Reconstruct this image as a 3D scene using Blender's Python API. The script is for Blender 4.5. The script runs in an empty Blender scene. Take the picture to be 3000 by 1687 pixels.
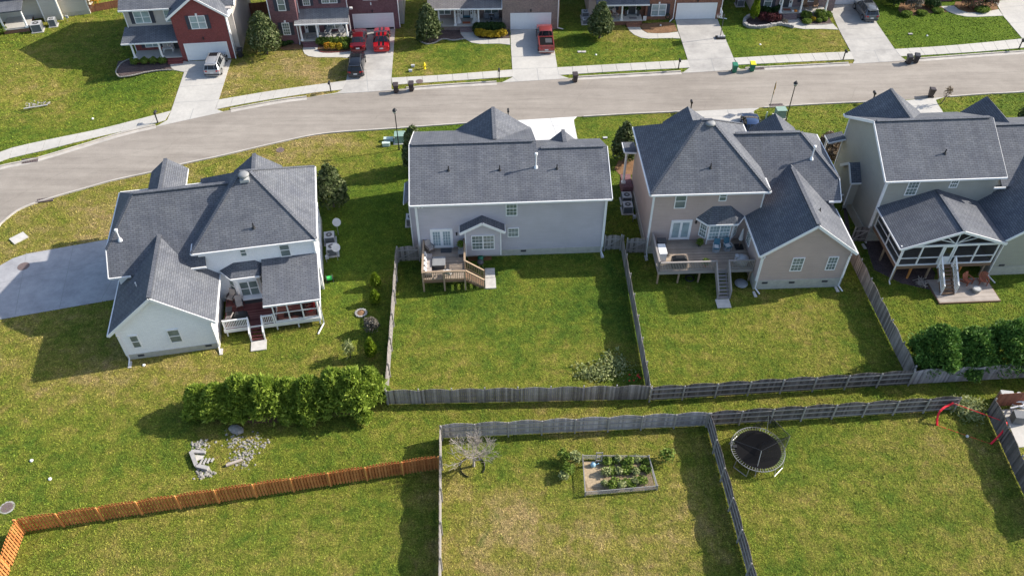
import bpy, math, random
import numpy as np
from mathutils import Vector, Matrix
D = bpy.data
SC = bpy.context.scene
COL = SC.collection
R = math.radians
# ------------------------------------------------------------------ camera
CH = 50.0
FPX = 2450.0
TH, RO = R(44.9), R(-0.2)
cth, sth = math.cos(TH), math.sin(TH)
FW = Vector((0, cth, -sth)); _r = Vector((1, 0, 0)); _u = Vector((0, sth, cth))
RT = _r * math.cos(RO) + _u * math.sin(RO)
UP = _u * math.cos(RO) - _r * math.sin(RO)
cam = D.objects.new("camera", D.cameras.new("camera"))
COL.objects.link(cam)
cam.data.sensor_width = 36.0
cam.data.lens = FPX / 3000 * 36
cam.data.clip_end = 2000
cam.matrix_world = Matrix(((RT.x, UP.x, -FW.x, 0), (RT.y, UP.y, -FW.y, 0), (RT.z, UP.z, -FW.z, CH), (0, 0, 0, 1)))
SC.camera = cam
# ------------------------------------------------------------------ light
SUN_EL, SUN_AZ = R(32.0), R(14.5)
w = D.worlds.new("World"); SC.world = w; w.use_nodes = True
nt = w.node_tree; nt.nodes.clear()
sky = nt.nodes.new("ShaderNodeTexSky"); sky.sky_type = 'NISHITA'; sky.sun_disc = False
sky.sun_elevation = SUN_EL; sky.sun_rotation = math.pi / 2 - SUN_AZ
sky.air_density = 1.0; sky.dust_density = 1.5; sky.ozone_density = 1.0
bg = nt.nodes.new("ShaderNodeBackground"); bg.inputs[1].default_value = 0.15
out = nt.nodes.new("ShaderNodeOutputWorld")
nt.links.new(sky.outputs[0], bg.inputs[0]); nt.links.new(bg.outputs[0], out.inputs[0])
sun = D.objects.new("sun", D.lights.new("sun", 'SUN')); COL.objects.link(sun)
sun.data.energy = 4.9; sun.data.angle = R(0.6); sun.data.color = (1.0, 0.92, 0.80)
sd = Vector((math.cos(SUN_EL) * math.cos(SUN_AZ), math.cos(SUN_EL) * math.sin(SUN_AZ), math.sin(SUN_EL)))
sun.rotation_euler = sd.to_track_quat('Z', 'Y').to_euler()
SC.view_settings.view_transform = 'Standard'; SC.view_settings.look = 'None'
SC.view_settings.exposure = 0.72; SC.view_settings.gamma = 1.0
# ------------------------------------------------------------------ helpers
def G(px, py, z=0.0):
    """ground point seen at a pixel of the 3000 x 1687 survey picture"""
    d = FW * FPX + RT * (px - 1500) - UP * (py - 843.5)
    t = (z - CH) / d.z
    return Vector((d.x * t, d.y * t, z))

class MB:
    def __init__(s): s.v = []; s.f = []; s.m = []; s.mi = 0
    def face(s, pts, m=None):
        n = len(s.v); s.v += [tuple(p) for p in pts]; s.f.append(tuple(range(n, n + len(pts)))); s.m.append(s.mi if m is None else m)
    def hexa(s, p, m=None):
        n = len(s.v); s.v += [tuple(q) for q in p]
        for f in ((0, 3, 2, 1), (4, 5, 6, 7), (0, 1, 5, 4), (1, 2, 6, 5), (2, 3, 7, 6), (3, 0, 4, 7)):
            s.f.append(tuple(n + i for i in f)); s.m.append(s.mi if m is None else m)
    def box(s, x0, x1, y0, y1, z0, z1, m=None):
        s.hexa([(x0, y0, z0), (x1, y0, z0), (x1, y1, z0), (x0, y1, z0), (x0, y0, z1), (x1, y0, z1), (x1, y1, z1), (x0, y1, z1)], m)
    def obox(s, c, u, v, w, a, b, h, m=None):
        """centre c, unit axes u v w, full sizes a b h"""
        c = Vector(c); u = Vector(u) * a / 2; v = Vector(v) * b / 2; w = Vector(w) * h / 2
        s.hexa([c - u - v - w, c + u - v - w, c + u + v - w, c - u + v - w, c - u - v + w, c + u - v + w, c + u + v + w, c - u + v + w], m)
    def bar(s, p, q, w, h, m=None, up=(0, 0, 1)):
        p = Vector(p); q = Vector(q); d = (q - p); L = d.length
        if L < 1e-6: return
        d /= L; a = d.cross(Vector(up))
        if a.length < 1e-3: a = d.cross(Vector((0, 1, 0)))
        a.normalize(); b = a.cross(d).normalized()
        s.obox((p + q) / 2, d, a, b, L, w, h, m)
    def cyl(s, p, q, r0, r1=None, n=10, m=None, caps=True):
        r1 = r0 if r1 is None else r1
        p = Vector(p); q = Vector(q); d = (q - p).normalized()
        a = d.orthogonal().normalized(); b = d.cross(a)
        A = [p + (a * math.cos(2 * math.pi * i / n) + b * math.sin(2 * math.pi * i / n)) * r0 for i in range(n)]
        B = [q + (a * math.cos(2 * math.pi * i / n) + b * math.sin(2 * math.pi * i / n)) * r1 for i in range(n)]
        for i in range(n):
            j = (i + 1) % n; s.face([A[i], A[j], B[j], B[i]], m)
        if caps:
            s.face(A[::-1], m); s.face(B, m)
    def tube(s, pts, r, n=6, m=None):
        for a, b in zip(pts[:-1], pts[1:]): s.cyl(a, b, r, r, n, m)
    def slab(s, pts, t=0.16, m=None):
        top = [Vector(p) for p in pts]; bot = [p - Vector((0, 0, t)) for p in top]
        s.face(top, m); s.face(bot[::-1], m)
        for i in range(len(top)):
            j = (i + 1) % len(top); s.face([top[j], top[i], bot[i], bot[j]], m)
    def lathe(s, c, prof, n=14, m=None):
        c = Vector(c); rings = []
        for r, z in prof:
            rings.append([c + Vector((r * math.cos(2 * math.pi * i / n), r * math.sin(2 * math.pi * i / n), z)) for i in range(n)])
        for A, B in zip(rings[:-1], rings[1:]):
            for i in range(n):
                j = (i + 1) % n; s.face([A[i], A[j], B[j], B[i]], m)
        s.face(rings[-1], m); s.face(rings[0][::-1], m)
    def profx(s, prof, x0, x1, m=None):
        """profile of (y, z) points swept along x"""
        A = [(x0, y, z) for y, z in prof]; B = [(x1, y, z) for y, z in prof]; n = len(prof)
        s.face(A[::-1], m); s.face(B, m)
        for i in range(n):
            j = (i + 1) % n; s.face([A[i], A[j], B[j], B[i]], m)
    def profy(s, prof, y0, y1, m=None):
        """profile of (x, z) points swept along y"""
        A = [(x, y0, z) for x, z in prof]; B = [(x, y1, z) for x, z in prof]; n = len(prof)
        s.face(A, m); s.face(B[::-1], m)
        for i in range(n):
            j = (i + 1) % n; s.face([A[j], A[i], B[i], B[j]], m)
    def prism(s, pts, z0, z1, m=None):
        n = len(pts)
        s.face([(x, y, z1) for x, y in pts], m); s.face([(x, y, z0) for x, y in pts][::-1], m)
        for i in range(n):
            j = (i + 1) % n; a, b = pts[i], pts[j]
            s.face([(b[0], b[1], z0), (a[0], a[1], z0), (a[0], a[1], z1), (b[0], b[1], z1)], m)
    def split(s, name, mat, parent=None):
        for b in range(len(s.v) // 8):
            q = MB(); q.hexa(s.v[b * 8:b * 8 + 8]); q.build(name, mat, parent)
    def build(s, name, mat, parent=None, smooth=False, merge=False, label=None):
        me = D.meshes.new(name)
        me.from_pydata(s.v, [], s.f)
        mats = mat if isinstance(mat, (list, tuple)) else [mat]
        for mm in mats: me.materials.append(mm)
        if len(mats) > 1: me.polygons.foreach_set("material_index", s.m)
        me.update()
        uv = me.uv_layers.new(name="UVMap").data
        Z = Vector((0, 0, 1))
        for p in me.polygons:
            n = p.normal
            if abs(n.z) > 0.999 or n.length < 0.5:
                for li in p.loop_indices:
                    c = me.vertices[me.loops[li].vertex_index].co; uv[li].uv = (c.x, c.y)
            else:
                u = Z.cross(n).normalized(); v = n.cross(u)
                for li in p.loop_indices:
                    c = me.vertices[me.loops[li].vertex_index].co; uv[li].uv = (c.dot(u), c.dot(v))
        if smooth:
            me.polygons.foreach_set("use_smooth", [True] * len(me.polygons))
        o = D.objects.new(name, me); COL.objects.link(o)
        if merge or smooth:
            import bmesh
            bm = bmesh.new(); bm.from_mesh(me); bmesh.ops.remove_doubles(bm, verts=bm.verts, dist=1e-4)
            bmesh.ops.recalc_face_normals(bm, faces=bm.faces); bm.to_mesh(me); bm.free()
        if parent: o.parent = parent
        if label: o["label"] = label
        return o

def tag(o, label=None, cat=None, group=None, kind=None):
    if label: o["label"] = label
    if cat: o["category"] = cat
    if group: o["group"] = group
    if kind: o["kind"] = kind
    return o
def empty(name, loc, rz=0.0, label=None, cat=None, group=None):
    o = D.objects.new(name, None); COL.objects.link(o); o.empty_display_size = 0.3
    o.location = loc; o.rotation_euler = (0, 0, rz)
    return tag(o, label, cat, group)
def copy_tree(o, parent=None):
    c = o.copy(); COL.objects.link(c)
    if parent: c.parent = parent
    for ch in [x for x in D.objects if x.parent == o]: copy_tree(ch, c)
    return c
def dup(o, loc, rz, label, group=None):
    c = copy_tree(o); c.location = loc; c.rotation_euler = (0, 0, rz); c["label"] = label
    if group: c["group"] = group
    return c

# ------------------------------------------------------------------ materials
class NT:
    def __init__(s, name, rough=0.8, spec=0.3, metal=0.0):
        s.mat = D.materials.new(name); s.mat.use_nodes = True; s.t = s.mat.node_tree
        s.b = s.t.nodes["Principled BSDF"]
        s.b.inputs["Roughness"].default_value = rough; s.b.inputs["Metallic"].default_value = metal
        s.b.inputs["Specular IOR Level"].default_value = spec
    def n(s, typ, **kw):
        x = s.t.nodes.new(typ)
        for k, v in kw.items():
            if k.startswith("i_"):
                key = k[2:].replace("_", " ")
                x.inputs[key].default_value = v
            else: setattr(x, k, v)
        return x
    def l(s, a, b): s.t.links.new(a, b)
    def uv(s, scale=(1, 1, 1), rot=0.0):
        c = s.n("ShaderNodeTexCoord"); m = s.n("ShaderNodeMapping")
        m.inputs["Scale"].default_value = scale; m.inputs["Rotation"].default_value = (0, 0, rot)
        s.l(c.outputs["UV"], m.inputs[0]); return m.outputs[0]
    def pos(s, scale=(1, 1, 1), rot=0.0, obj=True):
        m = s.n("ShaderNodeMapping"); m.inputs["Scale"].default_value = scale; m.inputs["Rotation"].default_value = (0, 0, rot)
        if obj:
            c = s.n("ShaderNodeTexCoord"); s.l(c.outputs["Object"], m.inputs[0])
        else:
            c = s.n("ShaderNodeNewGeometry"); s.l(c.outputs["Position"], m.inputs[0])
        return m.outputs[0]
    def noise(s, vec, scale, detail=4, rough=0.55, dist=0.0):
        x = s.n("ShaderNodeTexNoise"); x.inputs["Scale"].default_value = scale; x.inputs["Detail"].default_value = detail
        x.inputs["Roughness"].default_value = rough; x.inputs["Distortion"].default_value = dist
        s.l(vec, x.inputs["Vector"]); return x.outputs[0]
    def ramp(s, fac, stops, interp='LINEAR'):
        x = s.n("ShaderNodeValToRGB"); x.color_ramp.interpolation = interp
        e = x.color_ramp.elements
        while len(e) < len(stops): e.new(0.5)
        for i, (p, c) in enumerate(stops):
            e[i].position = p; e[i].color = (*c, 1) if len(c) == 3 else c
        s.l(fac, x.inputs[0]); return x.outputs[0]
    def mix(s, fac, a, b, mode='MIX'):
        x = s.n("ShaderNodeMix", data_type='RGBA', blend_type=mode)
        for sock, val in ((x.inputs[0], fac), (x.inputs[6], a), (x.inputs[7], b)):
            if hasattr(val, "links"): s.l(val, sock)
            elif isinstance(val, (int, float)): sock.default_value = val
            else: sock.default_value = (*val, 1)
        return x.outputs[2]
    def math(s, op, a, b=0.0):
        x = s.n("ShaderNodeMath", operation=op)
        for i, val in enumerate((a, b)):
            if hasattr(val, "links"): s.l(val, x.inputs[i])
            else: x.inputs[i].default_value = val
        return x.outputs[0]
    def col(s, c):
        if hasattr(c, "links"): s.l(c, s.b.inputs["Base Color"])
        else: s.b.inputs["Base Color"].default_value = (*c, 1)
        return s
    def bump(s, h, strength=0.3, dist=0.05):
        x = s.n("ShaderNodeBump"); x.inputs["Strength"].default_value = strength; x.inputs["Distance"].default_value = dist
        s.l(h, x.inputs["Height"]); s.l(x.outputs[0], s.b.inputs["Normal"])
M = {}
def plain(name, c, rough=0.7, metal=0.0, spec=0.4, var=0.12, sc=3.0):
    t = NT(name, rough, spec, metal)
    n = t.noise(t.pos(obj=True), sc, 5, 0.6)
    t.col(t.mix(1.0, c, t.ramp(n, [(0.25, (1 - var,) * 3), (0.75, (1 + var * 0.5,) * 3)]), 'MULTIPLY'))
    M[name] = t.mat; return t.mat

def shingle(name, c, c2):
    t = NT(name, 0.92, 0.25)
    uv = t.uv()
    br = t.n("ShaderNodeTexBrick"); t.l(uv, br.inputs["Vector"])
    br.inputs["Scale"].default_value = 1.0; br.inputs["Brick Width"].default_value = 0.42; br.inputs["Row Height"].default_value = 0.17
    br.inputs["Mortar Size"].default_value = 0.018; br.inputs["Mortar Smooth"].default_value = 0.4; br.inputs["Bias"].default_value = -0.1
    br.inputs["Color1"].default_value = (*c, 1); br.inputs["Color2"].default_value = (*c2, 1)
    br.inputs["Mortar"].default_value = (*[x * 0.45 for x in c], 1)
    n1 = t.noise(uv, 0.5, 4, 0.6); n2 = t.noise(uv, 9.0, 3, 0.7)
    k = t.mix(1.0, br.outputs[0], t.ramp(n1, [(0.3, (0.80, 0.80, 0.83)), (0.7, (1.18, 1.16, 1.12))]), 'MULTIPLY')
    k = t.mix(1.0, k, t.ramp(n2, [(0.25, (0.88,) * 3), (0.75, (1.12,) * 3)]), 'MULTIPLY')
    m = t.n("ShaderNodeMapping"); m.inputs["Scale"].default_value = (1.4, 0.12, 1); t.l(uv, m.inputs[0])
    n3 = t.noise(m.outputs[0], 1.6, 4, 0.6)
    k = t.mix(1.0, k, t.ramp(n3, [(0.35, (0.88, 0.88, 0.87)), (0.65, (1.06, 1.06, 1.06))]), 'MULTIPLY')
    t.col(k); t.bump(br.outputs[0], 0.5, 0.02)
    M[name] = t.mat
def siding(name, c, row=0.12, bump=0.5):
    t = NT(name, 0.6, 0.35)
    uv = t.uv(); sp = t.n("ShaderNodeSeparateXYZ"); t.l(uv, sp.inputs[0])
    fr = t.math('FRACT', t.math('DIVIDE', sp.outputs[1], row))
    line = t.ramp(fr, [(0.0, (0.55,) * 3), (0.10, (0.96,) * 3), (1.0, (1.03,) * 3)])
    n = t.noise(uv, 0.6, 4, 0.6)
    m = t.n("ShaderNodeMapping"); m.inputs["Scale"].default_value = (0.5, 8, 1); t.l(uv, m.inputs[0])
    n2 = t.noise(m.outputs[0], 1.2, 3, 0.6)
    k = t.mix(1.0, c, line, 'MULTIPLY')
    k = t.mix(1.0, k, t.ramp(n, [(0.3, (0.93, 0.93, 0.92)), (0.7, (1.04,) * 3)]), 'MULTIPLY')
    k = t.mix(1.0, k, t.ramp(n2, [(0.35, (0.96,) * 3), (0.65, (1.03,) * 3)]), 'MULTIPLY')
    t.col(k); t.bump(fr, bump, 0.012)
    M[name] = t.mat
def brick(name, c1, c2, mortar, w=0.22, h=0.075, nz=0.2):
    t = NT(name, 0.85, 0.2)
    uv = t.uv(); br = t.n("ShaderNodeTexBrick"); t.l(uv, br.inputs["Vector"])
    br.inputs["Scale"].default_value = 1.0; br.inputs["Brick Width"].default_value = w; br.inputs["Row Height"].default_value = h
    br.inputs["Mortar Size"].default_value = 0.008; br.inputs["Color1"].default_value = (*c1, 1); br.inputs["Color2"].default_value = (*c2, 1)
    br.inputs["Mortar"].default_value = (*mortar, 1)
    n1 = t.noise(uv, 0.7, 4, 0.6); n2 = t.noise(uv, 6, 3, 0.7)
    k = t.mix(1.0, br.outputs[0], t.ramp(n1, [(0.3, (1 - nz * .7,) * 3), (0.7, (1 + nz * .6,) * 3)]), 'MULTIPLY')
    k = t.mix(1.0, k, t.ramp(n2, [(0.3, (1 - nz,) * 3), (0.7, (1 + nz,) * 3)]), 'MULTIPLY')
    t.col(k); t.bump(br.outputs[1], 0.4, -0.01); M[name] = t.mat
def boards(name, c, c2, width=0.14, along='x', gap=0.35, rough=0.85):
    """weathered boards whose joints are `width` apart along the given object axis"""
    t = NT(name, rough, 0.25)
    p = t.pos(); sp = t.n("ShaderNodeSeparateXYZ"); t.l(p, sp.inputs[0])
    a = sp.outputs[0 if along == 'x' else 1]
    q = t.math('DIVIDE', a, width); fl = t.math('FLOOR', q); fr = t.math('FRACT', q)
    wn = t.n("ShaderNodeTexWhiteNoise", noise_dimensions='1D'); t.l(fl, wn.inputs["W"])
    m = t.n("ShaderNodeMapping"); m.inputs["Scale"].default_value = (22, 2, 2) if along == 'x' else (2, 22, 2); t.l(p, m.inputs[0])
    n = t.noise(m.outputs[0], 1.2, 4, 0.65)
    n2 = t.noise(p, 0.9, 4, 0.6)
    f = t.math('ADD', t.math('MULTIPLY', wn.outputs[0], 0.55), t.math('MULTIPLY', n, 0.6))
    k = t.mix(t.ramp(f, [(0.2, (0, 0, 0)), (0.95, (1, 1, 1))]), c, c2)
    k = t.mix(1.0, k, t.ramp(n2, [(0.3, (0.8,) * 3), (0.7, (1.15,) * 3)]), 'MULTIPLY')
    if gap: k = t.mix(1.0, k, t.ramp(fr, [(0.0, (gap,) * 3), (0.07, (1,) * 3), (0.93, (1,) * 3), (1.0, (gap,) * 3)]), 'MULTIPLY')
    t.col(k); t.bump(n, 0.25, 0.01); M[name] = t.mat

shingle("roof_slate", (0.110, 0.120, 0.143), (0.143, 0.153, 0.175))
shingle("roof_warm", (0.175, 0.165, 0.168), (0.21, 0.198, 0.20))
shingle("roof_light", (0.21, 0.215, 0.225), (0.255, 0.26, 0.27))
siding("siding_lavender", (0.505, 0.475, 0.525)); siding("siding_tan", (0.48, 0.38, 0.35)); siding("siding_sage", (0.375, 0.365, 0.325))
siding("siding_cream", (0.55, 0.52, 0.46)); siding("siding_beige", (0.48, 0.44, 0.41))
brick("brick_white", (0.88, 0.88, 0.89), (0.83, 0.83, 0.85), (0.74, 0.74, 0.76), 0.3, 0.1, 0.05)
brick("brick_red", (0.235, 0.052, 0.048), (0.19, 0.045, 0.045), (0.20, 0.11, 0.105))
brick("brick_plum", (0.19, 0.085, 0.095), (0.135, 0.062, 0.075), (0.21, 0.15, 0.15))
brick("brick_brown", (0.275, 0.20, 0.17), (0.20, 0.145, 0.135), (0.29, 0.25, 0.225))
brick("brick_rust", (0.26, 0.11, 0.065), (0.18, 0.075, 0.055), (0.26, 0.19, 0.15))
brick("brick_mauve", (0.22, 0.16, 0.16), (0.17, 0.12, 0.125), (0.28, 0.24, 0.24))
boards("deck_grey", (0.24, 0.19, 0.15), (0.42, 0.345, 0.28), 0.14, 'y')
boards("deck_red", (0.085, 0.018, 0.020), (0.22, 0.10, 0.09), 0.14, 'y')
boards("deck_tan", (0.32, 0.28, 0.25), (0.42, 0.375, 0.34), 0.14, 'y')
boards("fence_grey", (0.085, 0.075, 0.07), (0.40, 0.365, 0.345), 0.142, 'x', 0)
boards("fence_pale", (0.20, 0.18, 0.19), (0.50, 0.46, 0.47), 0.142, 'x', 0)
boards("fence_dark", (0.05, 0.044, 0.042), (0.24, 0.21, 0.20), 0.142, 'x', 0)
boards("fence_orange", (0.36, 0.12, 0.035), (0.56, 0.24, 0.08), 0.2, 'x', 0)
boards("fence_brown", (0.18, 0.07, 0.045), (0.27, 0.11, 0.07), 0.142, 'x', 0)
plain("post_orange", (0.62, 0.27, 0.08)); plain("wood_tan", (0.34, 0.25, 0.17), 0.8); plain("wood_brown", (0.20, 0.125, 0.08), 0.8)
plain("wood_grey", (0.29, 0.265, 0.25), 0.85); plain("post_grey", (0.33, 0.31, 0.29), 0.85); plain("wood_red", (0.11, 0.03, 0.03), 0.7)
plain("white_paint", (0.80, 0.80, 0.80), 0.45, var=0.06); plain("white_metal", (0.76, 0.77, 0.78), 0.35, var=0.04)
plain("garage_white", (0.74, 0.75, 0.76), 0.5, var=0.05); plain("shutter_navy", (0.045, 0.05, 0.07), 0.6)
plain("foundation", (0.45, 0.435, 0.38), 0.9, var=0.2); plain("black_metal", (0.02, 0.02, 0.022), 0.45); plain("dark_grey", (0.06, 0.062, 0.068), 0.6)
plain("mid_grey", (0.24, 0.245, 0.25), 0.6); plain("ac_grey", (0.42, 0.43, 0.44), 0.5); plain("ac_dark", (0.13, 0.14, 0.155), 0.6)
plain("galvanised", (0.42, 0.43, 0.44), 0.4, 0.6); plain("slab_pale", (0.50, 0.48, 0.45), 0.9, var=0.2); plain("stone_white", (0.30, 0.285, 0.26), 0.9, var=0.5, sc=5)
plain("stone_grey", (0.36, 0.35, 0.34), 0.9, var=0.3); plain("utility_green", (0.23, 0.34, 0.29), 0.6); plain("utility_pale", (0.50, 0.60, 0.55), 0.6)
plain("yellow_paint", (0.80, 0.62, 0.02), 0.5, var=0.08); plain("bin_brown", (0.055, 0.042, 0.042), 0.5); plain("bin_black", (0.03, 0.03, 0.035), 0.5)
plain("bin_green", (0.02, 0.17, 0.10), 0.5); plain("lid_yellow", (0.75, 0.68, 0.02), 0.5); plain("cushion_white", (0.62, 0.61, 0.60), 0.9)
plain("cushion_taupe", (0.40, 0.35, 0.32), 0.9); plain("fabric_teal", (0.06, 0.16, 0.22), 0.9); plain("red_cloth", (0.55, 0.02, 0.03), 0.8)
plain("goal_red", (0.80, 0.02, 0.04), 0.7); plain("terracotta", (0.45, 0.13, 0.06), 0.8); plain("amber_sign", (0.70, 0.36, 0.02), 0.6)
plain("chair_rust", (0.36, 0.12, 0.07), 0.7); plain("chair_slate", (0.20, 0.215, 0.24), 0.7); plain("soil_red", (0.25, 0.115, 0.05), 0.95, var=0.4, sc=6)
plain("tarp", (0.44, 0.44, 0.45), 0.7); plain("hose_green", (0.05, 0.45, 0.10), 0.5); plain("tan_foam", (0.42, 0.34, 0.22), 0.9)
plain("iron", (0.16, 0.12, 0.115), 0.8, var=0.3, sc=14); plain("bark", (0.13, 0.10, 0.08), 0.9, var=0.4); plain("bark_pale", (0.42, 0.37, 0.33), 0.9, var=0.3)
plain("tan_gravel", (0.40, 0.31, 0.20), 0.95, var=0.4, sc=8); plain("lattice", (0.27, 0.262, 0.25), 0.9); plain("pumpkin", (0.62, 0.20, 0.02), 0.6)
plain("water_blue", (0.30, 0.50, 0.62), 0.5); plain("plaid", (0.40, 0.36, 0.36), 0.9); plain("paper", (0.6, 0.6, 0.6), 0.8)
def glass(name, c, rough=0.08):
    t = NT(name, rough, 0.6); uv = t.pos()
    n = t.noise(uv, 1.3, 3, 0.5)
    t.col(t.mix(1.0, c, t.ramp(n, [(0.3, (0.75,) * 3), (0.7, (1.15,) * 3)]), 'MULTIPLY')); M[name] = t.mat
glass("glass", (0.16, 0.20, 0.19)); glass("glass_dark", (0.025, 0.028, 0.03)); glass("glass_blue", (0.30, 0.38, 0.40)); glass("car_glass", (0.015, 0.018, 0.022), 0.04)
def screen(name, c, alpha):
    t = NT(name, 0.8, 0.1); t.col(c); t.b.inputs["Alpha"].default_value = alpha; M[name] = t.mat
screen("screen_mesh", (0.03, 0.03, 0.032), 0.55); screen("net_mesh", (0.02, 0.02, 0.02), 0.5)
def paint(name, c, metal=0.3, rough=0.28):
    t = NT(name, rough, 0.5, metal); t.b.inputs["Coat Weight"].default_value = 0.6; t.b.inputs["Coat Roughness"].default_value = 0.05
    n = t.noise(t.pos(), 6, 4, 0.6); t.col(t.mix(1.0, c, t.ramp(n, [(0.3, (0.94,) * 3), (0.7, (1.03,) * 3)]), 'MULTIPLY')); M[name] = t.mat
paint("paint_silver", (0.36, 0.375, 0.40)); paint("paint_maroon", (0.14, 0.008, 0.014)); paint("paint_red", (0.46, 0.008, 0.015)); paint("paint_black", (0.012, 0.014, 0.02))
paint("paint_faded_red", (0.27, 0.05, 0.05)); paint("paint_grey", (0.13, 0.145, 0.165)); paint("paint_blue", (0.03, 0.06, 0.14))
plain("mesh_black", (0.011, 0.011, 0.012), 1.0, spec=0.05); plain("tar", (0.185, 0.165, 0.145), 0.9); plain("tyre", (0.025, 0.025, 0.026), 0.9); plain("rim", (0.42, 0.42, 0.43), 0.35, 0.7); plain("lamp_red", (0.45, 0.01, 0.015), 0.3); plain("lamp_clear", (0.6, 0.6, 0.58), 0.2)

def concrete(name, c, scale=1.0, stain=0.0):
    t = NT(name, 0.9, 0.2); p = t.pos(obj=False)
    n1 = t.noise(p, 0.25 * scale, 5, 0.6); n2 = t.noise(p, 2.2, 5, 0.7); n3 = t.noise(p, 14, 2, 0.6)
    k = t.mix(1.0, c, t.ramp(n1, [(0.28, (0.84 - stain, 0.84 - stain, 0.85 - stain)), (0.6, (1.0,) * 3), (0.8, (1.08, 1.07, 1.05))]), 'MULTIPLY')
    k = t.mix(1.0, k, t.ramp(n2, [(0.3, (0.92,) * 3), (0.7, (1.06,) * 3)]), 'MULTIPLY')
    k = t.mix(1.0, k, t.ramp(n3, [(0.3, (0.95,) * 3), (0.7, (1.05,) * 3)]), 'MULTIPLY')
    t.col(k); t.bump(n3, 0.1, 0.01); M[name] = t.mat
concrete("concrete", (0.46, 0.445, 0.415)); concrete("concrete_stained", (0.42, 0.405, 0.38), 1.6, 0.14); concrete("concrete_bright", (0.66, 0.655, 0.65)); concrete("walk_concrete", (0.46, 0.445, 0.41)); concrete("kerb_concrete", (0.46, 0.43, 0.39), 3, 0.1)
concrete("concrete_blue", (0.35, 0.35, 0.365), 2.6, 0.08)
def asphalt():
    t = NT("asphalt", 0.9, 0.2); p = t.pos(obj=False)
    n1 = t.noise(p, 0.09, 5, 0.6); n2 = t.noise(t.pos((0.10, 0.9, 1), -R(5), obj=False), 0.8, 5, 0.65); n3 = t.noise(p, 11, 3, 0.7); n4 = t.noise(p, 0.9, 4, 0.6)
    k = t.mix(t.ramp(n1, [(0.3, (0, 0, 0)), (0.7, (1, 1, 1))]), (0.255, 0.228, 0.198), (0.315, 0.285, 0.25))
    k = t.mix(1.0, k, t.ramp(n2, [(0.3, (0.80, 0.79, 0.79)), (0.62, (1.05,) * 3)]), 'MULTIPLY')
    k = t.mix(1.0, k, t.ramp(n4, [(0.3, (0.94,) * 3), (0.7, (1.05,) * 3)]), 'MULTIPLY')
    k = t.mix(1.0, k, t.ramp(n3, [(0.25, (0.82,) * 3), (0.75, (1.18,) * 3)]), 'MULTIPLY')
    n5 = t.noise(t.pos((0.03, 2.2, 1), -R(4), obj=False), 0.55, 3, 0.5)
    k = t.mix(1.0, k, t.ramp(n5, [(0.485, (1.0,) * 3), (0.50, (0.90,) * 3), (0.515, (1.0,) * 3)]), 'MULTIPLY')
    t.col(k); t.bump(n3, 0.15, 0.01); M["asphalt"] = t.mat
asphalt()
def grass(name, blade=False):
    t = NT(name, 0.95, 0.12); p = t.pos(obj=False)
    at = t.n("ShaderNodeAttribute", attribute_name="tint")
    sp = t.n("ShaderNodeSeparateColor"); t.l(at.outputs["Color"], sp.inputs[0])
    n0 = t.noise(p, 0.16, 5, 0.65, 0.5); n1 = t.noise(p, 0.75, 5, 0.68, 0.4); n2 = t.noise(p, 2.6, 4, 0.75, 0.6); n3 = t.noise(p, 7.5, 3, 0.8); n4 = t.noise(p, 19, 2, 0.8)
    n5 = t.noise(t.pos((1, 1, 1), 0.7, obj=False), 1.3, 5, 0.75, 0.8); n6 = t.noise(t.pos((1, 1, 1), 1.9, obj=False), 0.55, 5, 0.75, 1.0)
    dry = t.math('ADD', t.math('ADD', t.math('MULTIPLY', n0, 0.75), t.math('MULTIPLY', n1, 0.95)), t.math('SUBTRACT', t.math('MULTIPLY', sp.outputs[0], 0.95), 0.80))
    k = t.ramp(dry, [(0.20, (0.046, 0.092, 0.014)), (0.36, (0.084, 0.128, 0.017)), (0.52, (0.134, 0.158, 0.022)), (0.70, (0.192, 0.178, 0.038)), (0.92, (0.265, 0.205, 0.085))])
    k = t.mix(t.math('MULTIPLY', sp.outputs[1], 0.6), k, (0.100, 0.155, 0.008))
    red = t.math('MULTIPLY', t.ramp(n5, [(0.54, (0, 0, 0)), (0.70, (1, 1, 1))]), t.ramp(dry, [(0.35, (0.15,) * 3), (0.75, (0.9,) * 3)]))
    k = t.mix(t.math('MULTIPLY', red, 0.65), k, (0.205, 0.135, 0.062))
    k = t.mix(t.math('MULTIPLY', t.ramp(n6, [(0.56, (0, 0, 0)), (0.70, (1, 1, 1))]), 0.5), k, (0.055, 0.11, 0.014))
    n7 = t.noise(t.pos((0.06, 1.5, 1), -R(5), obj=False), 0.9, 3, 0.6)
    for nn, a_, b_ in ((n7, 0.90, 1.10), (n0, 0.93, 1.07), (n2, 0.66, 1.34), (n3, 0.50, 1.52), (n4, 0.45, 1.60)):
        k = t.mix(1.0, k, t.ramp(nn, [(0.32, (a_, a_ * 1.03, a_)), (0.68, (b_, b_ * 0.98, b_))]), 'MULTIPLY')
    if blade:
        lf = t.n("ShaderNodeAttribute", attribute_name="leaf")
        k = t.mix(1.0, k, t.ramp(lf.outputs["Fac"], [(0.0, (1.08, 1.12, 1.08)), (0.6, (1.30, 1.30, 1.32)), (1.0, (1.62, 1.58, 1.62))]), 'MULTIPLY')
        t.col(k)
    else:
        t.col(k); h = t.math('ADD', n2, t.math('ADD', n3, t.math('MULTIPLY', n4, 0.5))); t.bump(h, 1.0, 0.14)
    M[name] = t.mat
grass("grass"); grass("grass_blade", True)
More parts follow.
